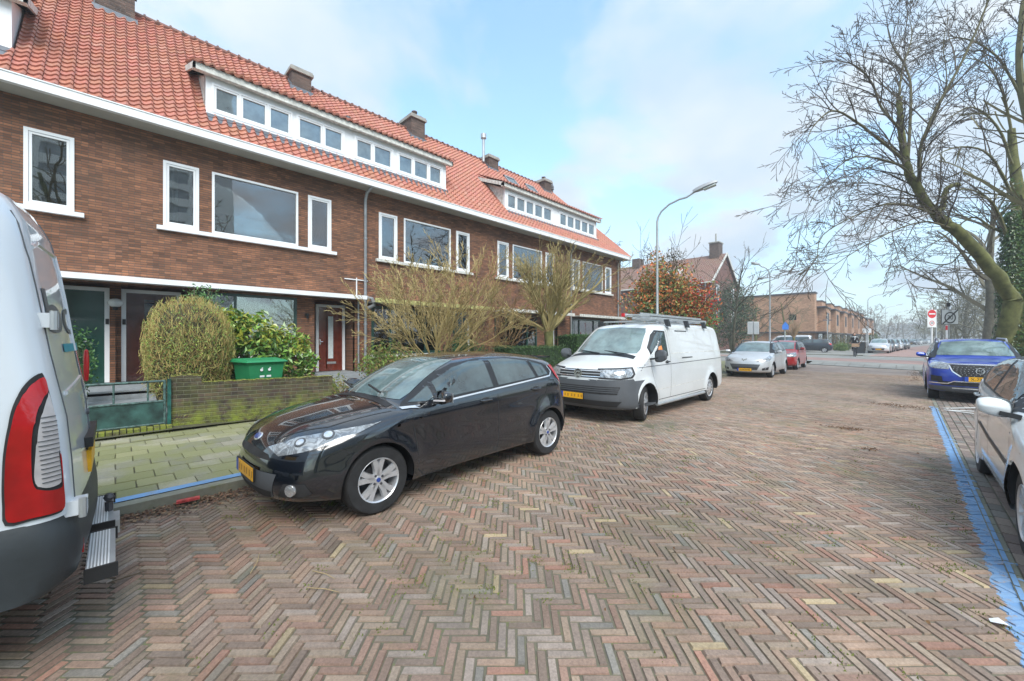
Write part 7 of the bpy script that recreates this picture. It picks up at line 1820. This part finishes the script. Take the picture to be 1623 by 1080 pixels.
# trees along the street beyond
ft = [bare_tree('far_tree', 'leftmost grey-brown bare tree above the far parked cars', (0, 0, 0), 11, 81, spread=.7, r0=.2, bark='bark_grey', col=(.23, .20, .17), nb=10, kk=(6, 5, 4), clear=.15, thick=.035, ratio=.5, group='bare trees along the far street', sides=(5, 3, 3, 3)),
      bare_tree('far_tree', 'olive-grey rounded bare tree right of the no-entry sign, nearest of the far avenue', (0, 0, 0), 11, 82, spread=.85, r0=.22, bark='bark_grey', col=(.19, .185, .13), nb=15, kk=(8, 6, 5), clear=.05, thick=.035, ratio=.52, group='bare trees along the far street', sides=(5, 3, 3, 3))]
place = [(0, 1372, 95, 'leftmost'), (0, 1390, 100, 0), (0, 1404, 112, 0), (0, 1418, 125, 0), (0, 1432, 140, 0), (0, 1380, 120, 0),
         (1, 1506, 62, 'n'), (1, 1530, 50, 0), (1, 1492, 78, 0), (1, 1478, 95, 0), (1, 1466, 120, 0), (1, 1590, 46, 0), (1, 1560, 60, 0), (0, 1450, 160, 0), (1, 1625, 55, 0), (1, 1515, 85, 0), (1, 1545, 75, 0), (1, 1486, 110, 0), (0, 1350, 90, 0), (0, 1338, 100, 0)]
for k_, (w_, px, D, nm) in enumerate(place):
    v = at(px, 560, D); v.z = .1
    if nm: ft[w_].location = v
    else:
        sd_ = 'left' if px < 1440 else 'right'
        c_ = dup(ft[w_], v, rz=k_ * 1.3, label=f"bare tree on the {sd_} of the far street, at {['first','second','third','fourth','fifth','sixth','seventh','eighth','ninth','tenth','eleventh','twelfth','thirteenth','fourteenth','fifteenth','sixteenth','seventeenth','eighteenth','nineteenth','twentieth'][k_]} place from the nearest sign")
        c_.scale = (1, 1, 1.0 + .12 * math.sin(k_ * 2.1))
v = at(1566, 560, 22); bare_tree('avenue_tree', 'straight grey-barked bare tree behind the blue crossover car', (v.x, v.y, .1), 12.5, 91, spread=.7, r0=.33, bark='bark_grey', col=(.13, .12, .085), nb=12, kk=(9, 6, 4), clear=.26, thick=.011, ratio=.46)
# far wood closing the view
q = random.Random(95); m = MB()
for i in range(24000):
    t = q.random(); px = 1180 + t * 560; D = q.uniform(175, 215); h_ = 9.5 + 3.5 * noise.noise((px * .03, 1, 1)) + 2 * noise.noise((px * .12, 4, 1)); v = at(px, 540, D); v.z = q.uniform(0, 1) ** .8 * h_
    s_ = q.uniform(.4, 1.3); d = rv(q) * s_; e = rv(q) * s_ * .18; c_ = jit(q.choice([(.20, .21, .19), (.16, .18, .16), (.24, .22, .19)]), .15, q)  # pale greyed tones put some of the distance haze into the colour
    m.add([v - d, v + e, v + d], [(0, 1, 2)], col=c_)
tag(m.build('far_woodland', 'twig', fix=False), label='haze-tinted line of trees closing the view at the end of the street', cat='woodland', kind='stuff')
# ivy-clad hedge at the right edge
hedge('ivy_hedge', 'high ivy-green hedge at the right edge behind the parked cars', 4.3, 5.6, 17.5, 24.5, .1, 2.3, [(.05, .11, .02), (.08, .16, .03), (.04, .08, .02), (.12, .17, .04)], 44, 6500, .09)
# trees behind the photographer, mirrored in windows and car glass
for k_, (x, y) in enumerate(((9, 4), (10, 14), (8, -8), (14, 22))):
    if k_ == 0: rt0 = bare_tree('roadside_tree', 'bare roadside tree behind the photographer, seen only as a reflection', (x, y, .1), 12, 97, spread=.75, r0=.28, bark='bark_green', col=(.12, .11, .06), nb=10, kk=(6, 5, 3), clear=.3, thick=.02, ratio=.5, sides=(5, 3, 3, 3), group='roadside trees reflected in the windows')
    elif k_ != 1: dup(rt0, (x, y, .1), rz=k_)
# ================================================================ STREET FURNITURE, GARDEN THINGS, PERSON
def lamp(label, x, y, z0, H, arm, reach=1.45, mat='lamp_grey', r0=.07, group='street lamps'):
    T = thing('street_lamp', label, 'street lamp', (x, y, z0), group=group); a = Vector(arm).normalized(); b = Vector((x, y, z0))
    m = MB(); pts = [b, b + Vector((0, 0, 1.3)), b + Vector((0, 0, 1.35)), b + Vector((0, 0, H * .5)), b + Vector((0, 0, H - .75))]
    rs = [r0, r0, r0 * .72, r0 * .6, r0 * .5]
    for t in (.15, .35, .6, .85, 1.0): 
        pts.append(b + Vector((0, 0, H - .75 + .62 * math.sin(t * PI / 2))) + a * reach * .62 * (1 - math.cos(t * PI / 2)) ** 1.0 ); rs.append(r0 * .45)
    pts.append(b + Vector((0, 0, H)) + a * reach * .80); rs.append(r0 * .42)
    m.tube(pts, rs, 10); m.build('pole', 'galvanised', T, smooth=True)
    p = b + Vector((0, 0, H)) + a * reach * .75; q = b + Vector((0, 0, H + .16)) + a * (reach + .32); d = (q - p).normalized(); s_ = d.cross(UP).normalized(); u = s_.cross(d)
    m = MB(); vs = []
    for t, w_, h_ in ((0, .05, .04), (.18, .09, .06), (.5, .13, .06), (.85, .11, .05), (1, .03, .02)):
        c = p.lerp(q, t); vs += [c - s_ * w_ - u * h_ * .6, c + s_ * w_ - u * h_ * .6, c + s_ * w_ * .8 + u * h_, c - s_ * w_ * .8 + u * h_]
    m.add(vs, [(i * 4 + j, i * 4 + (j + 1) % 4, i * 4 + 4 + (j + 1) % 4, i * 4 + 4 + j) for i in range(4) for j in range(4)] + [(3, 2, 1, 0), (16, 17, 18, 19)]); hd = m.build('lamp_head', mat, T, smooth=True, auto=30)
    m = MB(); vs = []
    for t, w_ in ((.42, .09), (.92, .085)):
        c = p.lerp(q, t) - u * .055; vs += [c - s_ * w_, c + s_ * w_]
    m.add([vs[0], vs[1], vs[3], vs[2]] + [v - u * .03 for v in (vs[0], vs[1], vs[3], vs[2])], [(0, 1, 2, 3), (7, 6, 5, 4), (0, 4, 5, 1), (1, 5, 6, 2), (2, 6, 7, 3), (3, 7, 4, 0)]); m.build('lamp_lens', 'curtain_white', hd)
    return T
lamp('nearest street lamp, tall grey pole behind the white panel van', -5.75, 12.5, .1, 6.05, (1, .15, 0))
lamp('second street lamp, on the corner behind the silver estate car', -5.8, 27.9, .1, 6.0, (-.9, -.5, 0), .7)
v = at(1484, 556, 33); lamp('street lamp with its arm over the road, beside the no-entry sign', v.x, v.y, .1, 5.1, (-1, 0, 0), 1.5)
v = at(1375.5, 559, 43); lamp('straight white lamp post beside the far grey sign, left of the far row', v.x, v.y, .1, 6.4, (1, .3, 0), 1.7)
for k_, (px, D, H, nm) in enumerate(((1403, 62, 6.8, 'first curved lamp above the far row of cars'), (1419, 78, 7.0, 'second curved lamp above the far row of cars'), (1429, 98, 7.4, 'third and smallest curved lamp above the far cars'))):
    v = at(px, 545, D); lamp(nm, v.x, v.y, .1, H, (1, .6, 0), 2.0)
def post(m, x, y, z0, z1, r_=.03): m.tube([(x, y, z0), (x, y, z1)], r_, 10)
# back of a sign on the left corner
T = thing('road_sign', 'blank grey back of a square sign on a post behind the silver estate car', 'sign', (-5.75, 23.9, .1))
m = MB(); post(m, -5.75, 23.9, .1, 2.55, .04); m.build('post', 'galvanised', T)
a = Vector((_c, _s, 0)); f = Vector((-_s, _c, 0))
def board(T, c, w_, h_, mat, name='sign_plate', th=.02, ax=None, fr=None):
    ax = ax or a; f_ = UP.cross(ax); m = MB(); p = Vector(c)
    m.bar(p - ax * w_ / 2, p + ax * w_ / 2, th, h_); return m.build(name, mat, T)
pl = board(T, Vector((-5.75, 23.9, 2.17)) - f * .05, .60, .66, 'sign_white'); m = MB()
c0 = Vector((-5.75, 23.9, 2.17)) - f * .064; m.bar(c0 - a * .27, c0 + a * .27, .012, .60); m.build('back_panel', 'sign_grey', pl)
m = MB(); m.bar(c0 - f * .01 - UP * .33, c0 - f * .01 + UP * .33, .05, .02, up=tuple(a)); m.build('bracket', 'galvanised', pl)
# little blue sign, thin pole with cross arms, pale panel behind the cyclist
for px, y0, D, lb, kind in ((1244, 548, 40, 'small blue sign on a short post behind the red hatchback', 'blue'), (1311.5, 559, 44, 'thin grey post with small arms between the dark estate car and the cyclist', 'arms'), (1373, 559, 45, 'pale rectangular panel on the far white lamp post', 'panel')):
    v = at(px, y0, D); T = thing('road_sign', lb, 'sign', (v.x, v.y, .1)); m = MB(); H = {'blue': 2.9, 'arms': 4.4, 'panel': 3.1}[kind]; post(m, v.x, v.y, .1, H, .05); m.build('post', 'galvanised', T)
    if kind == 'blue': 
        m = MB(); p = Vector((v.x, v.y, H - .1)) - f * .07; m.add([p - a * .32 - UP * .25, p + a * .32 - UP * .25, p + a * .32 + UP * .15, p + UP * .55, p - a * .32 + UP * .15] + [p - f * .02 - a * .32 - UP * .25, p - f * .02 + a * .32 - UP * .25, p - f * .02 + a * .32 + UP * .15, p - f * .02 + UP * .55, p - f * .02 - a * .32 + UP * .15], [(0, 1, 2, 3, 4), (9, 8, 7, 6, 5)] + [(i, (i + 1) % 5, 5 + (i + 1) % 5, 5 + i) for i in range(5)]); m.build('sign_plate', 'sign_blue', T)
    elif kind == 'arms': m = MB(); p = Vector((v.x, v.y, H - .7)); m.bar(p - a * .5, p + a * .5, .06, .12); m.bar(p - a * .15 + UP * .3, p + a * .15 + UP * .3, .06, .3); m.build('arms', 'steel_dark', T)
    else: board(T, Vector((v.x, v.y, 2.55)) - f * .08, 1.0, .5, 'sign_grey')
# no-entry sign with plate below, and end-of-30-zone sign in front of it
D = 27.5; v = at(1476, 555, D); T = thing('no_entry_sign', 'red no-entry disc above a small white plate on a white post', 'sign', (v.x, v.y, .1))
m = MB(); post(m, v.x + .02, v.y, .1, 3.75, .055); m.build('post', 'sign_white', T)
p = Vector((v.x, v.y, 0)) - f * .08; c = at(1476.5, 503, D); c = Vector((p.x - a.x * .05, p.y - a.y * .05, c.z))
pl = board(T, c + UP * -.10, .62, 1.22, 'sign_white')
m = MB(); N = 28; q0 = c + UP * .22 - f * .014; m.add([q0 + a * .29 * math.cos(2 * PI * i / N) + UP * .29 * math.sin(2 * PI * i / N) for i in range(N)] + [q0 - f * .006 + a * .29 * math.cos(2 * PI * i / N) + UP * .29 * math.sin(2 * PI * i / N) for i in range(N)], [tuple(range(N, 2 * N))] + [(i, (i + 1) % N, N + (i + 1) % N, N + i) for i in range(N)]); dk = m.build('disc', 'sign_red', pl)
m = MB(); m.bar(q0 - f * .012 - a * .22, q0 - f * .012 + a * .22, .008, .085); m.build('bar', 'sign_white', dk)
def ringm(c, r0, r1, n=28, d=.02):
    m = MB(); m.add([c + (a * math.cos(2 * PI * i / n) + UP * math.sin(2 * PI * i / n)) * r for r in (r0, r1) for i in range(n)], [(i, (i + 1) % n, n + (i + 1) % n, n + i) for i in range(n)]); return m
def frameM(p): return Matrix(((a.x, 0, -f.x, p.x), (a.y, 0, -f.y, p.y), (0, 1, 0, p.z), (0, 0, 0, 1)))
ringm(c - UP * .42 - f * .016, .13, .17).build('speed_ring', 'sign_red', pl, fix=False)
textmesh('30', .17, 'plate_text', 'speed_number', frameM(c - UP * .42 - f * .016), pl)
D2 = 17.5; v = at(1504, 560, D2); T = thing('zone_sign', 'grey end of 30 zone sign with a black diagonal bar on a dark post', 'sign', (v.x, v.y, .1))
c = at(1503.5, 502.5, D2); m = MB(); post(m, c.x, c.y, .1, c.z + .55, .03); m.build('post', 'galvanised', T)
m = MB(); m.lathe([(0, .05), (.06, .05), (.06, .22), (0, .24)], 10, (c.x, c.y, c.z + .40)); m.build('post_cap', 'black_plastic', T)
c = c - f * .05; pl = board(T, c, .72, .64, 'sign_grey'); board(T, c + f * .012, .745, .665, 'plate_text', 'sign_rim', th=.012)
ringm(c - f * .014 - UP * .04, .20, .255).build('black_ring', 'plate_text', pl, fix=False)
textmesh('30', .27, 'plate_text', 'speed_number', frameM(c - f * .014 - UP * .04), pl)
textmesh('Zone', .07, 'plate_text', 'zone_word', frameM(c - f * .014 + UP * .265), pl)
m = MB(); m.bar(c - f * .022 - a * .34 - UP * .32, c - f * .022 + a * .34 + UP * .32, .006, .055, up=tuple(f)); 
m = MB(); dg = (a + UP * .93).normalized(); nr = (UP - a * .93).normalized() * .03; q0 = c - f * .024
m.add([q0 - dg * .46 - nr, q0 + dg * .46 - nr, q0 + dg * .46 + nr, q0 - dg * .46 + nr], [(0, 1, 2, 3)]); m.build('diagonal_bar', 'plate_text', pl, fix=False)
v = at(1500, 540, 30); T = thing('marker_post', 'red and white marker post on a yellow foot behind the zone sign', 'post', (v.x, v.y, .1)); m = MB(); v = at(1501.5, 540, 27); m.tube([(v.x, v.y, 1.2), (v.x, v.y, 2.55)], .085, 10); m.build('panel', 'sign_white', T)
m = MB(); m.tube([(v.x, v.y, .1), (v.x, v.y, 1.2)], .06, 10); m.build('foot', 'plate_yellow', T)
m = MB(); m.tube([(v.x, v.y, 1.25), (v.x, v.y, 1.6)], .09, 10); m.tube([(v.x, v.y, 2.2), (v.x, v.y, 2.5)], .09, 10); m.build('red_bands', 'sign_red', T)
# low wall and gate in front of the nearest house
T = thing('garden_wall', 'low mossy dark brick garden wall behind the bonnet of the black hatchback', 'wall', (-8.2, 1.8, .1))
def wline(y): return -8.46 + (y - .62) * .20
m = MB()
def wseg(y0, y1, z1, th=.2):
    a0, a1 = wline(y0), wline(y1); m.add([(a0, y0, .05), (a1, y1, .05), (a1 - th, y1, .05), (a0 - th, y0, .05), (a0, y0, z1), (a1, y1, z1), (a1 - th, y1, z1), (a0 - th, y0, z1)], [(0, 1, 5, 4), (1, 2, 6, 5), (2, 3, 7, 6), (3, 0, 4, 7), (4, 5, 6, 7)])
wseg(1.02, 3.0, .83); m.build('wall_body', 'brick_garden_wall', T)
m = MB(); wseg(.64, 1.02, .955, .215); m.build('raised_end', 'brick_garden_wall', T)
m = MB(); q = random.Random(14); y = .64
while y < 2.97:     # upright coping bricks
    zt = .965 if y < .98 else .842; x_ = wline(y); m.box(x_ - .208, x_ + .008, y + .003, y + .062, zt - .10, zt + q.uniform(-.004, .012)); y += .068
m.build('coping', 'brick_garden_wall', T)
m = MB()
for i in range(1500):
    y = q.uniform(.64, 3.0); zt = .97 if y < 1.0 else .85; x_ = wline(y)
    if q.random() < .6: p = Vector((x_ - q.random() * .2, y, zt + .002)); n_ = UP
    else: p = Vector((x_ + .012, y, .1 + abs(q.gauss(0, .13)))); n_ = Vector((1, 0, .3)).normalized()
    if noise.noise((p.y * 2.5, p.z * 2.5, 3)) < -.12: continue
    leaf(m, p, (n_ + rv(q) * .5).normalized(), q.uniform(.008, .02), jit(q.choice([(.20, .22, .03), (.28, .27, .04), (.12, .15, .03)]), .2, q), q, .9)
m.build('moss', 'leaf', T, fix=False)
leafy('low_plants', 'mossy clump of dry plants at the end of the low garden wall', (-8.5, 3.25, .12), (.45, .5, .35), 1500, .05, [(.20, .24, .05), (.28, .25, .08), (.30, .20, .10), (.12, .16, .04)], 88, .35, stems=4)
T = thing('garden_gate', 'rusty green-painted metal garden gate left of the low mossy wall', 'gate', (-8.5, .15, .18)); gx_ = -8.44; q = random.Random(3)
plain('gate_green', (.015, .10, .085), .5, var=.8, vscale=5); plain('gate_panel', (.03, .085, .075), .6, var=.9, vscale=4); plain('gate_rail', (.07, .13, .12), .6, var=.8, vscale=25)
m = MB(); y0, y1 = -.32, .56
for a_, b_ in (((y0, .90), (y1, .90)), ((y0, .58), (y1, .58)), ((y0, .225), (y1, .225))): m.tube([(gx_, a_[0], a_[1]), (gx_, b_[0], b_[1])], .018, 8)
for y in (y0, y1): m.tube([(gx_, y, .2), (gx_, y, .91)], .02, 8)
for y in (-.02, .36): m.tube([(gx_, y, .58), (gx_, y, .90)], .012, 8)
m.build('gate_frame', 'gate_rail', T, smooth=True)
m = MB(); m.box(gx_ - .004, gx_ + .004, y0 + .02, y1 - .02, .24, .565); m.build('panel', 'gate_panel', T)
m = MB(); m.box(gx_ - .03, gx_ + .03, .59, .635, .1, .93); m.build('gate_post', 'gate_green', T)
m = MB(); m.tube([(gx_ + .02, y0 - .02, .52), (gx_ + .07, y0 - .02, .52), (gx_ + .07, y0 - .10, .52)], .012, 8); m.build('handle', 'galvanised', T)
T = thing('brick_edging', 'row of upright mossy bricks edging the pavement below the garden gate', 'edging', (-8.33, .15, .1)); m = MB(); y = -1.6; q = random.Random(4)
while y < .6: m.box(-8.46 + q.uniform(-.006, .006), -8.30 + q.uniform(-.008, .008), y, y + .062, .05, .205 + q.uniform(-.01, .01)); y += .075
m.build('upright_bricks', 'brick_garden_wall', T)
# wheelie bin
T = thing('wheelie_bin', 'green wheelie bin with white fruit stickers behind the low garden wall', 'bin', (-8.95, 1.98, .15), R(12), local=True)
m = MB(); vs = []
for z, hx, hy in ((.02, .24, .22), (.5, .28, .27), (.93, .31, .31), (.98, .335, .33)): vs += [(-hx, -hy, z), (hx, -hy, z), (hx, hy, z), (-hx, hy, z)]
m.add(vs, [(i * 4 + j, i * 4 + (j + 1) % 4, i * 4 + 4 + (j + 1) % 4, i * 4 + 4 + j) for i in range(3) for j in range(4)] + [(3, 2, 1, 0)]); m.build('body', 'bin_green', T)
m = MB(); m.add([(-.40, -.37, .985), (.36, -.37, .985), (.36, .37, .985), (-.40, .37, .985), (-.37, -.34, 1.045), (.32, -.34, 1.02), (.32, .34, 1.02), (-.37, .34, 1.045), (-.0, -.30, 1.06), (-.0, .30, 1.06)],
             [(3, 2, 1, 0), (0, 1, 5, 8, 4), (1, 2, 6, 5), (2, 3, 7, 9, 6), (3, 0, 4, 7), (4, 8, 9, 7), (8, 5, 6, 9)]); m.build('lid', 'bin_green', T)
m = MB(); m.tube([(-.42, -.25, .97), (-.42, .25, .97)], .016, 8); m.build('handle', 'bin_green', T)
m = MB()
for y in (-.10, .04):
    for dx, dz, r_ in ((0, 0, .034),): m.lathe([(0, .004), (r_ * .75, .004), (r_ * .75, 0)], 16, (.318, y, .84), axis='x'); m.lathe([(0, .004), (.012, .004), (.012, 0)], 10, (.320, y + .012, .875), axis='x')
m.box(.295, .30, -.12, -.04, .70, .735); m.box(.295, .30, .0, .08, .70, .735); m.build('sticker', 'sign_white', T)
for sg in (1, -1): m = MB(); m.lathe([(0, -.025), (.10, -.025), (.10, .025), (0, .025)], 18, (-.24, .26 * sg, .10), axis='y'); m.build('wheel', 'rubber', T)
v = at(1364, 560, 40); T = thing('wheelie_bin', 'dark bin standing behind the cyclist at the far corner', 'bin', (v.x, v.y, .14), local=True)
m = MB(); vs = []
for z, h_ in ((0, .34), (1.15, .42)): vs += [(-h_, -h_, z), (h_, -h_, z), (h_, h_, z), (-h_, h_, z)]
m.add(vs, [(0, 1, 5, 4), (1, 2, 6, 5), (2, 3, 7, 6), (3, 0, 4, 7), (3, 2, 1, 0)]); m.build('body', 'bin_dark', T); m = MB(); m.box(-.46, .46, -.46, .46, 1.15, 1.27); m.build('lid', 'sign_grey', T)
# --- cyclist
bx, by, bz = -2.95, 42.7, .145
BK = thing('bicycle', 'dark bicycle with a wicker basket ridden towards the camera', 'bicycle', (bx, by, bz)); B0 = Vector((bx, by, bz)); fw = Vector((.15, -1, 0)).normalized(); sd0 = Vector((1, .15, 0)).normalized()
for k_, off_ in enumerate((.52, -.55)):
    m = MB(); c = B0 + fw * off_ + UP * .35; m.tube([c + fw * .34 * math.cos(2 * PI * i / 24) + UP * .34 * math.sin(2 * PI * i / 24) for i in range(25)], .022, 6, cap=False); w_ = m.build('wheel', 'rubber', BK)
    m = MB()
    for i in range(10): m.bar(c, c + fw * .33 * math.cos(i * .628) + UP * .33 * math.sin(i * .628), .004)
    m.build('spokes', 'chrome', w_)
m = MB(); hd = B0 + fw * .36 + UP * .85; bb = B0 - fw * .02 + UP * .32; st_ = B0 - fw * .28 + UP * .9; fa = B0 + fw * .52 + UP * .35; ra = B0 - fw * .55 + UP * .35
for p, q_ in ((hd, bb), (bb, st_), (hd + UP * -.05, st_ - UP * .1), (bb, ra), (st_ - UP * .1, ra), (hd, fa), (hd, hd + UP * .22)): m.tube([p, q_], .018, 6)
hb = hd + UP * .24; m.tube([hb - sd0 * .32 - fw * .15, hb - sd0 * .25, hb, hb + sd0 * .25, hb + sd0 * .32 - fw * .15], .014, 6); m.build('frame', 'steel_dark', BK)
m = MB(); bc = hd + fw * .28 + UP * .10; m.bar(bc - fw * .16, bc + fw * .16, .46, .26); m.build('basket', 'wicker', BK)
m = MB(); m.lathe([(0, 0), (.05, .02), (.05, .05), (0, .06)], 10, hd + fw * .3 - UP * .12); m.build('front_lamp', 'sign_white', BK)
m = MB(); m.bar(st_ + UP * .03 - fw * .14, st_ + UP * .05 + fw * .12, .16, .06); m.build('saddle', 'black_plastic', BK)
PR = bpy.data.objects
def skin_body(name, joints, edges, mat, subd=2, parent=None):
    me = bpy.data.meshes.new(name); me.from_pydata([tuple(j[0]) for j in joints], edges, []); o_ = bpy.data.objects.new(name, me); COLL.objects.link(o_)
    bm = bmesh.new(); bm.from_mesh(me); ly = bm.verts.layers.skin.verify()
    for v_, j in zip(bm.verts, joints): v_[ly].radius = (j[1], j[2] if len(j) > 2 else j[1]); v_[ly].use_root = (v_.index == 0)
    bm.to_mesh(me); bm.free()
    o_.modifiers.new('s', 'SKIN'); sb = o_.modifiers.new('u', 'SUBSURF'); sb.levels = subd; sb.render_levels = subd
    dg = bpy.context.evaluated_depsgraph_get(); dg.update(); m2 = bpy.data.meshes.new_from_object(o_.evaluated_get(dg)); bpy.data.objects.remove(o_)
    m2.materials.clear(); m2.materials.append(MATS[mat]); m2.polygons.foreach_set('use_smooth', [True] * len(m2.polygons)); return link(name, m2, parent)
PT = thing('person', 'person in a black coat and scarf riding a bicycle with a wicker basket', 'person', (bx, by, bz))
pel = st_ + UP * .14; ch = pel + UP * .42 + fw * .10; nk = ch + UP * .17 + fw * .03; hdp = nk + UP * .20 + fw * .03
J = [(pel, .15, .17), (pel + UP * .2 + fw * .04, .14, .16), (ch, .16, .19), (nk, .055), (nk + UP * .09, .055)]; E_ = [(0, 1), (1, 2), (2, 3), (3, 4)]
for sg in (1, -1):
    i0 = len(J); sh = ch + sd0 * .19 * sg + UP * .05; el = sh + sd0 * .08 * sg - UP * .26 + fw * .14; ha = hb + sd0 * .29 * sg - fw * .08
    J += [(sh, .075), (el, .055), (ha + UP * .03 - fw * .04, .038)]; E_ += [(2, i0), (i0, i0 + 1), (i0 + 1, i0 + 2)]
    i0 = len(J); foot = bb + sd0 * .13 * sg + UP * (-.17 * sg) + fw * .05; kn = (pel + foot) / 2 + fw * .24 + UP * .10 + sd0 * .05 * sg
    J += [(pel + sd0 * .10 * sg, .11), (kn, .075), (foot + UP * .07 - fw * .06, .05)]; E_ += [(0, i0), (i0, i0 + 1), (i0 + 1, i0 + 2)]
skin_body('clothed_body', J, E_, 'black_cloth', 2, PT)
m = MB(); hv = []
bm = bmesh.new(); bmesh.ops.create_uvsphere(bm, u_segments=20, v_segments=16, radius=1)
for v_ in bm.verts:
    c = v_.co; jaw = 1 - .28 * max(0, -c.z); x_, y_, z_ = c.x * .075 * jaw, c.y, c.z * .115
    # front of the head is +y here
    yy = y_ * .095 * (1 - .15 * max(0, -c.z))
    if c.y > .8 and abs(c.x) < .25 and -.25 < c.z < .15: yy += .022 * (1 - abs(c.x) / .25)
    if c.y > .6 and .1 < c.z < .3 and .2 < abs(c.x) < .55: yy -= .008
    v_.co = hdp + sd0 * x_ + fw * yy + UP * z_
me = bpy.data.meshes.new('head'); bm.to_mesh(me); bm.free(); me.materials.append(MATS['skin']); shade(me, 80); hd_ = link('head', me, PT)
m = MB()
for sg in (1, -1): m.lathe([(0, -.007), (.008, 0), (0, .007)], 8, hdp + sd0 * .03 * sg + fw * .088 + UP * .018)
m.build('eyes', 'hair', hd_); m = MB(); m.bar(hdp - sd0 * .022 + fw * .092 - UP * .055, hdp + sd0 * .022 + fw * .092 - UP * .055, .008, .008); m.build('mouth', 'sweet_red', hd_)
for sg in (1, -1): m = MB(); m.lathe([(0, -.03), (.014, 0), (0, .03)], 8, hdp + sd0 * .078 * sg - UP * .005); m.build('ear', 'skin', hd_)
bm = bmesh.new(); bmesh.ops.create_uvsphere(bm, u_segments=18, v_segments=14, radius=1)
for v_ in bm.verts:
    c = v_.co; front = c.y > .25 and c.z < .45
    k_ = .80 if front else 1.08; v_.co = hdp - fw * .008 + sd0 * c.x * .086 * k_ + fw * c.y * .105 * k_ + UP * (c.z * .125 + .012 - (.06 if (not front and c.z < -.2) else 0))
me = bpy.data.meshes.new('hair'); bm.to_mesh(me); bm.free(); me.materials.append(MATS['hair']); shade(me, 80); link('hair', me, PT)
m = MB(); m.tube([nk + fw * .10 * math.cos(t) + sd0 * .10 * math.sin(t) - UP * .01 for t in [2 * PI * i / 12 for i in range(13)]], .045, 8, cap=False); m.tube([nk + fw * .1, nk + fw * .16 - UP * .12 + sd0 * .03, ch + fw * .2 - UP * .1], [.04, .03, .025], 6); m.build('scarf', 'sign_grey', PT, smooth=True)
for sg in (1, -1):
    ha = hb + sd0 * .29 * sg - fw * .08; m = MB(); m.bar(ha - fw * .04 + UP * .012, ha + fw * .035 + UP * .016, .07, .03)
    hand = MB(); J2 = []
    p0 = ha - fw * .04 + UP * .02
    m = MB(); m.tube([ha + UP * .03 - fw * .06, ha + UP * .028 - fw * .02, ha + UP * .025 + fw * .01], [.026, .036, .034], 8)
    for i in range(4): s_ = sd0 * (.024 * (i - 1.5)); m.tube([ha + s_ + UP * .028 + fw * .01, ha + s_ + UP * .022 + fw * .038, ha + s_ - UP * .008 + fw * .036, ha + s_ - UP * .02 + fw * .012], [.010, .010, .009, .007], 6)
    m.tube([ha - sd0 * .035 * sg + UP * .02 - fw * .02, ha - sd0 * .05 * sg - UP * .0, ha - sd0 * .04 * sg - UP * .018 + fw * .01], [.012, .011, .008], 6); m.build('hand', 'skin', PT, smooth=True)
    foot = bb + sd0 * .13 * sg + UP * (-.17 * sg) + fw * .05; m = MB(); m.tube([foot - fw * .10 + UP * .02, foot + UP * .025, foot + fw * .14 + UP * .005], [.045, .05, .03], 8); m.build('shoe', 'black_plastic', PT, smooth=True)

# --- air between the camera and the far trees
m = MB(); m.box(-165, 125, -65, 425, -1.2, 60)
k = NT('haze_air'); pv = k.n('ShaderNodeVolumePrincipled'); pv.inputs['Color'].default_value = (.90, .94, 1.0, 1); pv.inputs['Density'].default_value = .0022; pv.inputs['Anisotropy'].default_value = .2
o_ = [n for n in k.t.nodes if n.type == 'OUTPUT_MATERIAL'][0]; k.t.nodes.remove(k.b); k.l(pv.outputs[0], o_.inputs['Volume']); MATS['haze_air'] = k.m
tag(m.build('haze', 'haze_air'), label='thin pale winter haze softening the far trees', cat='haze', kind='stuff')
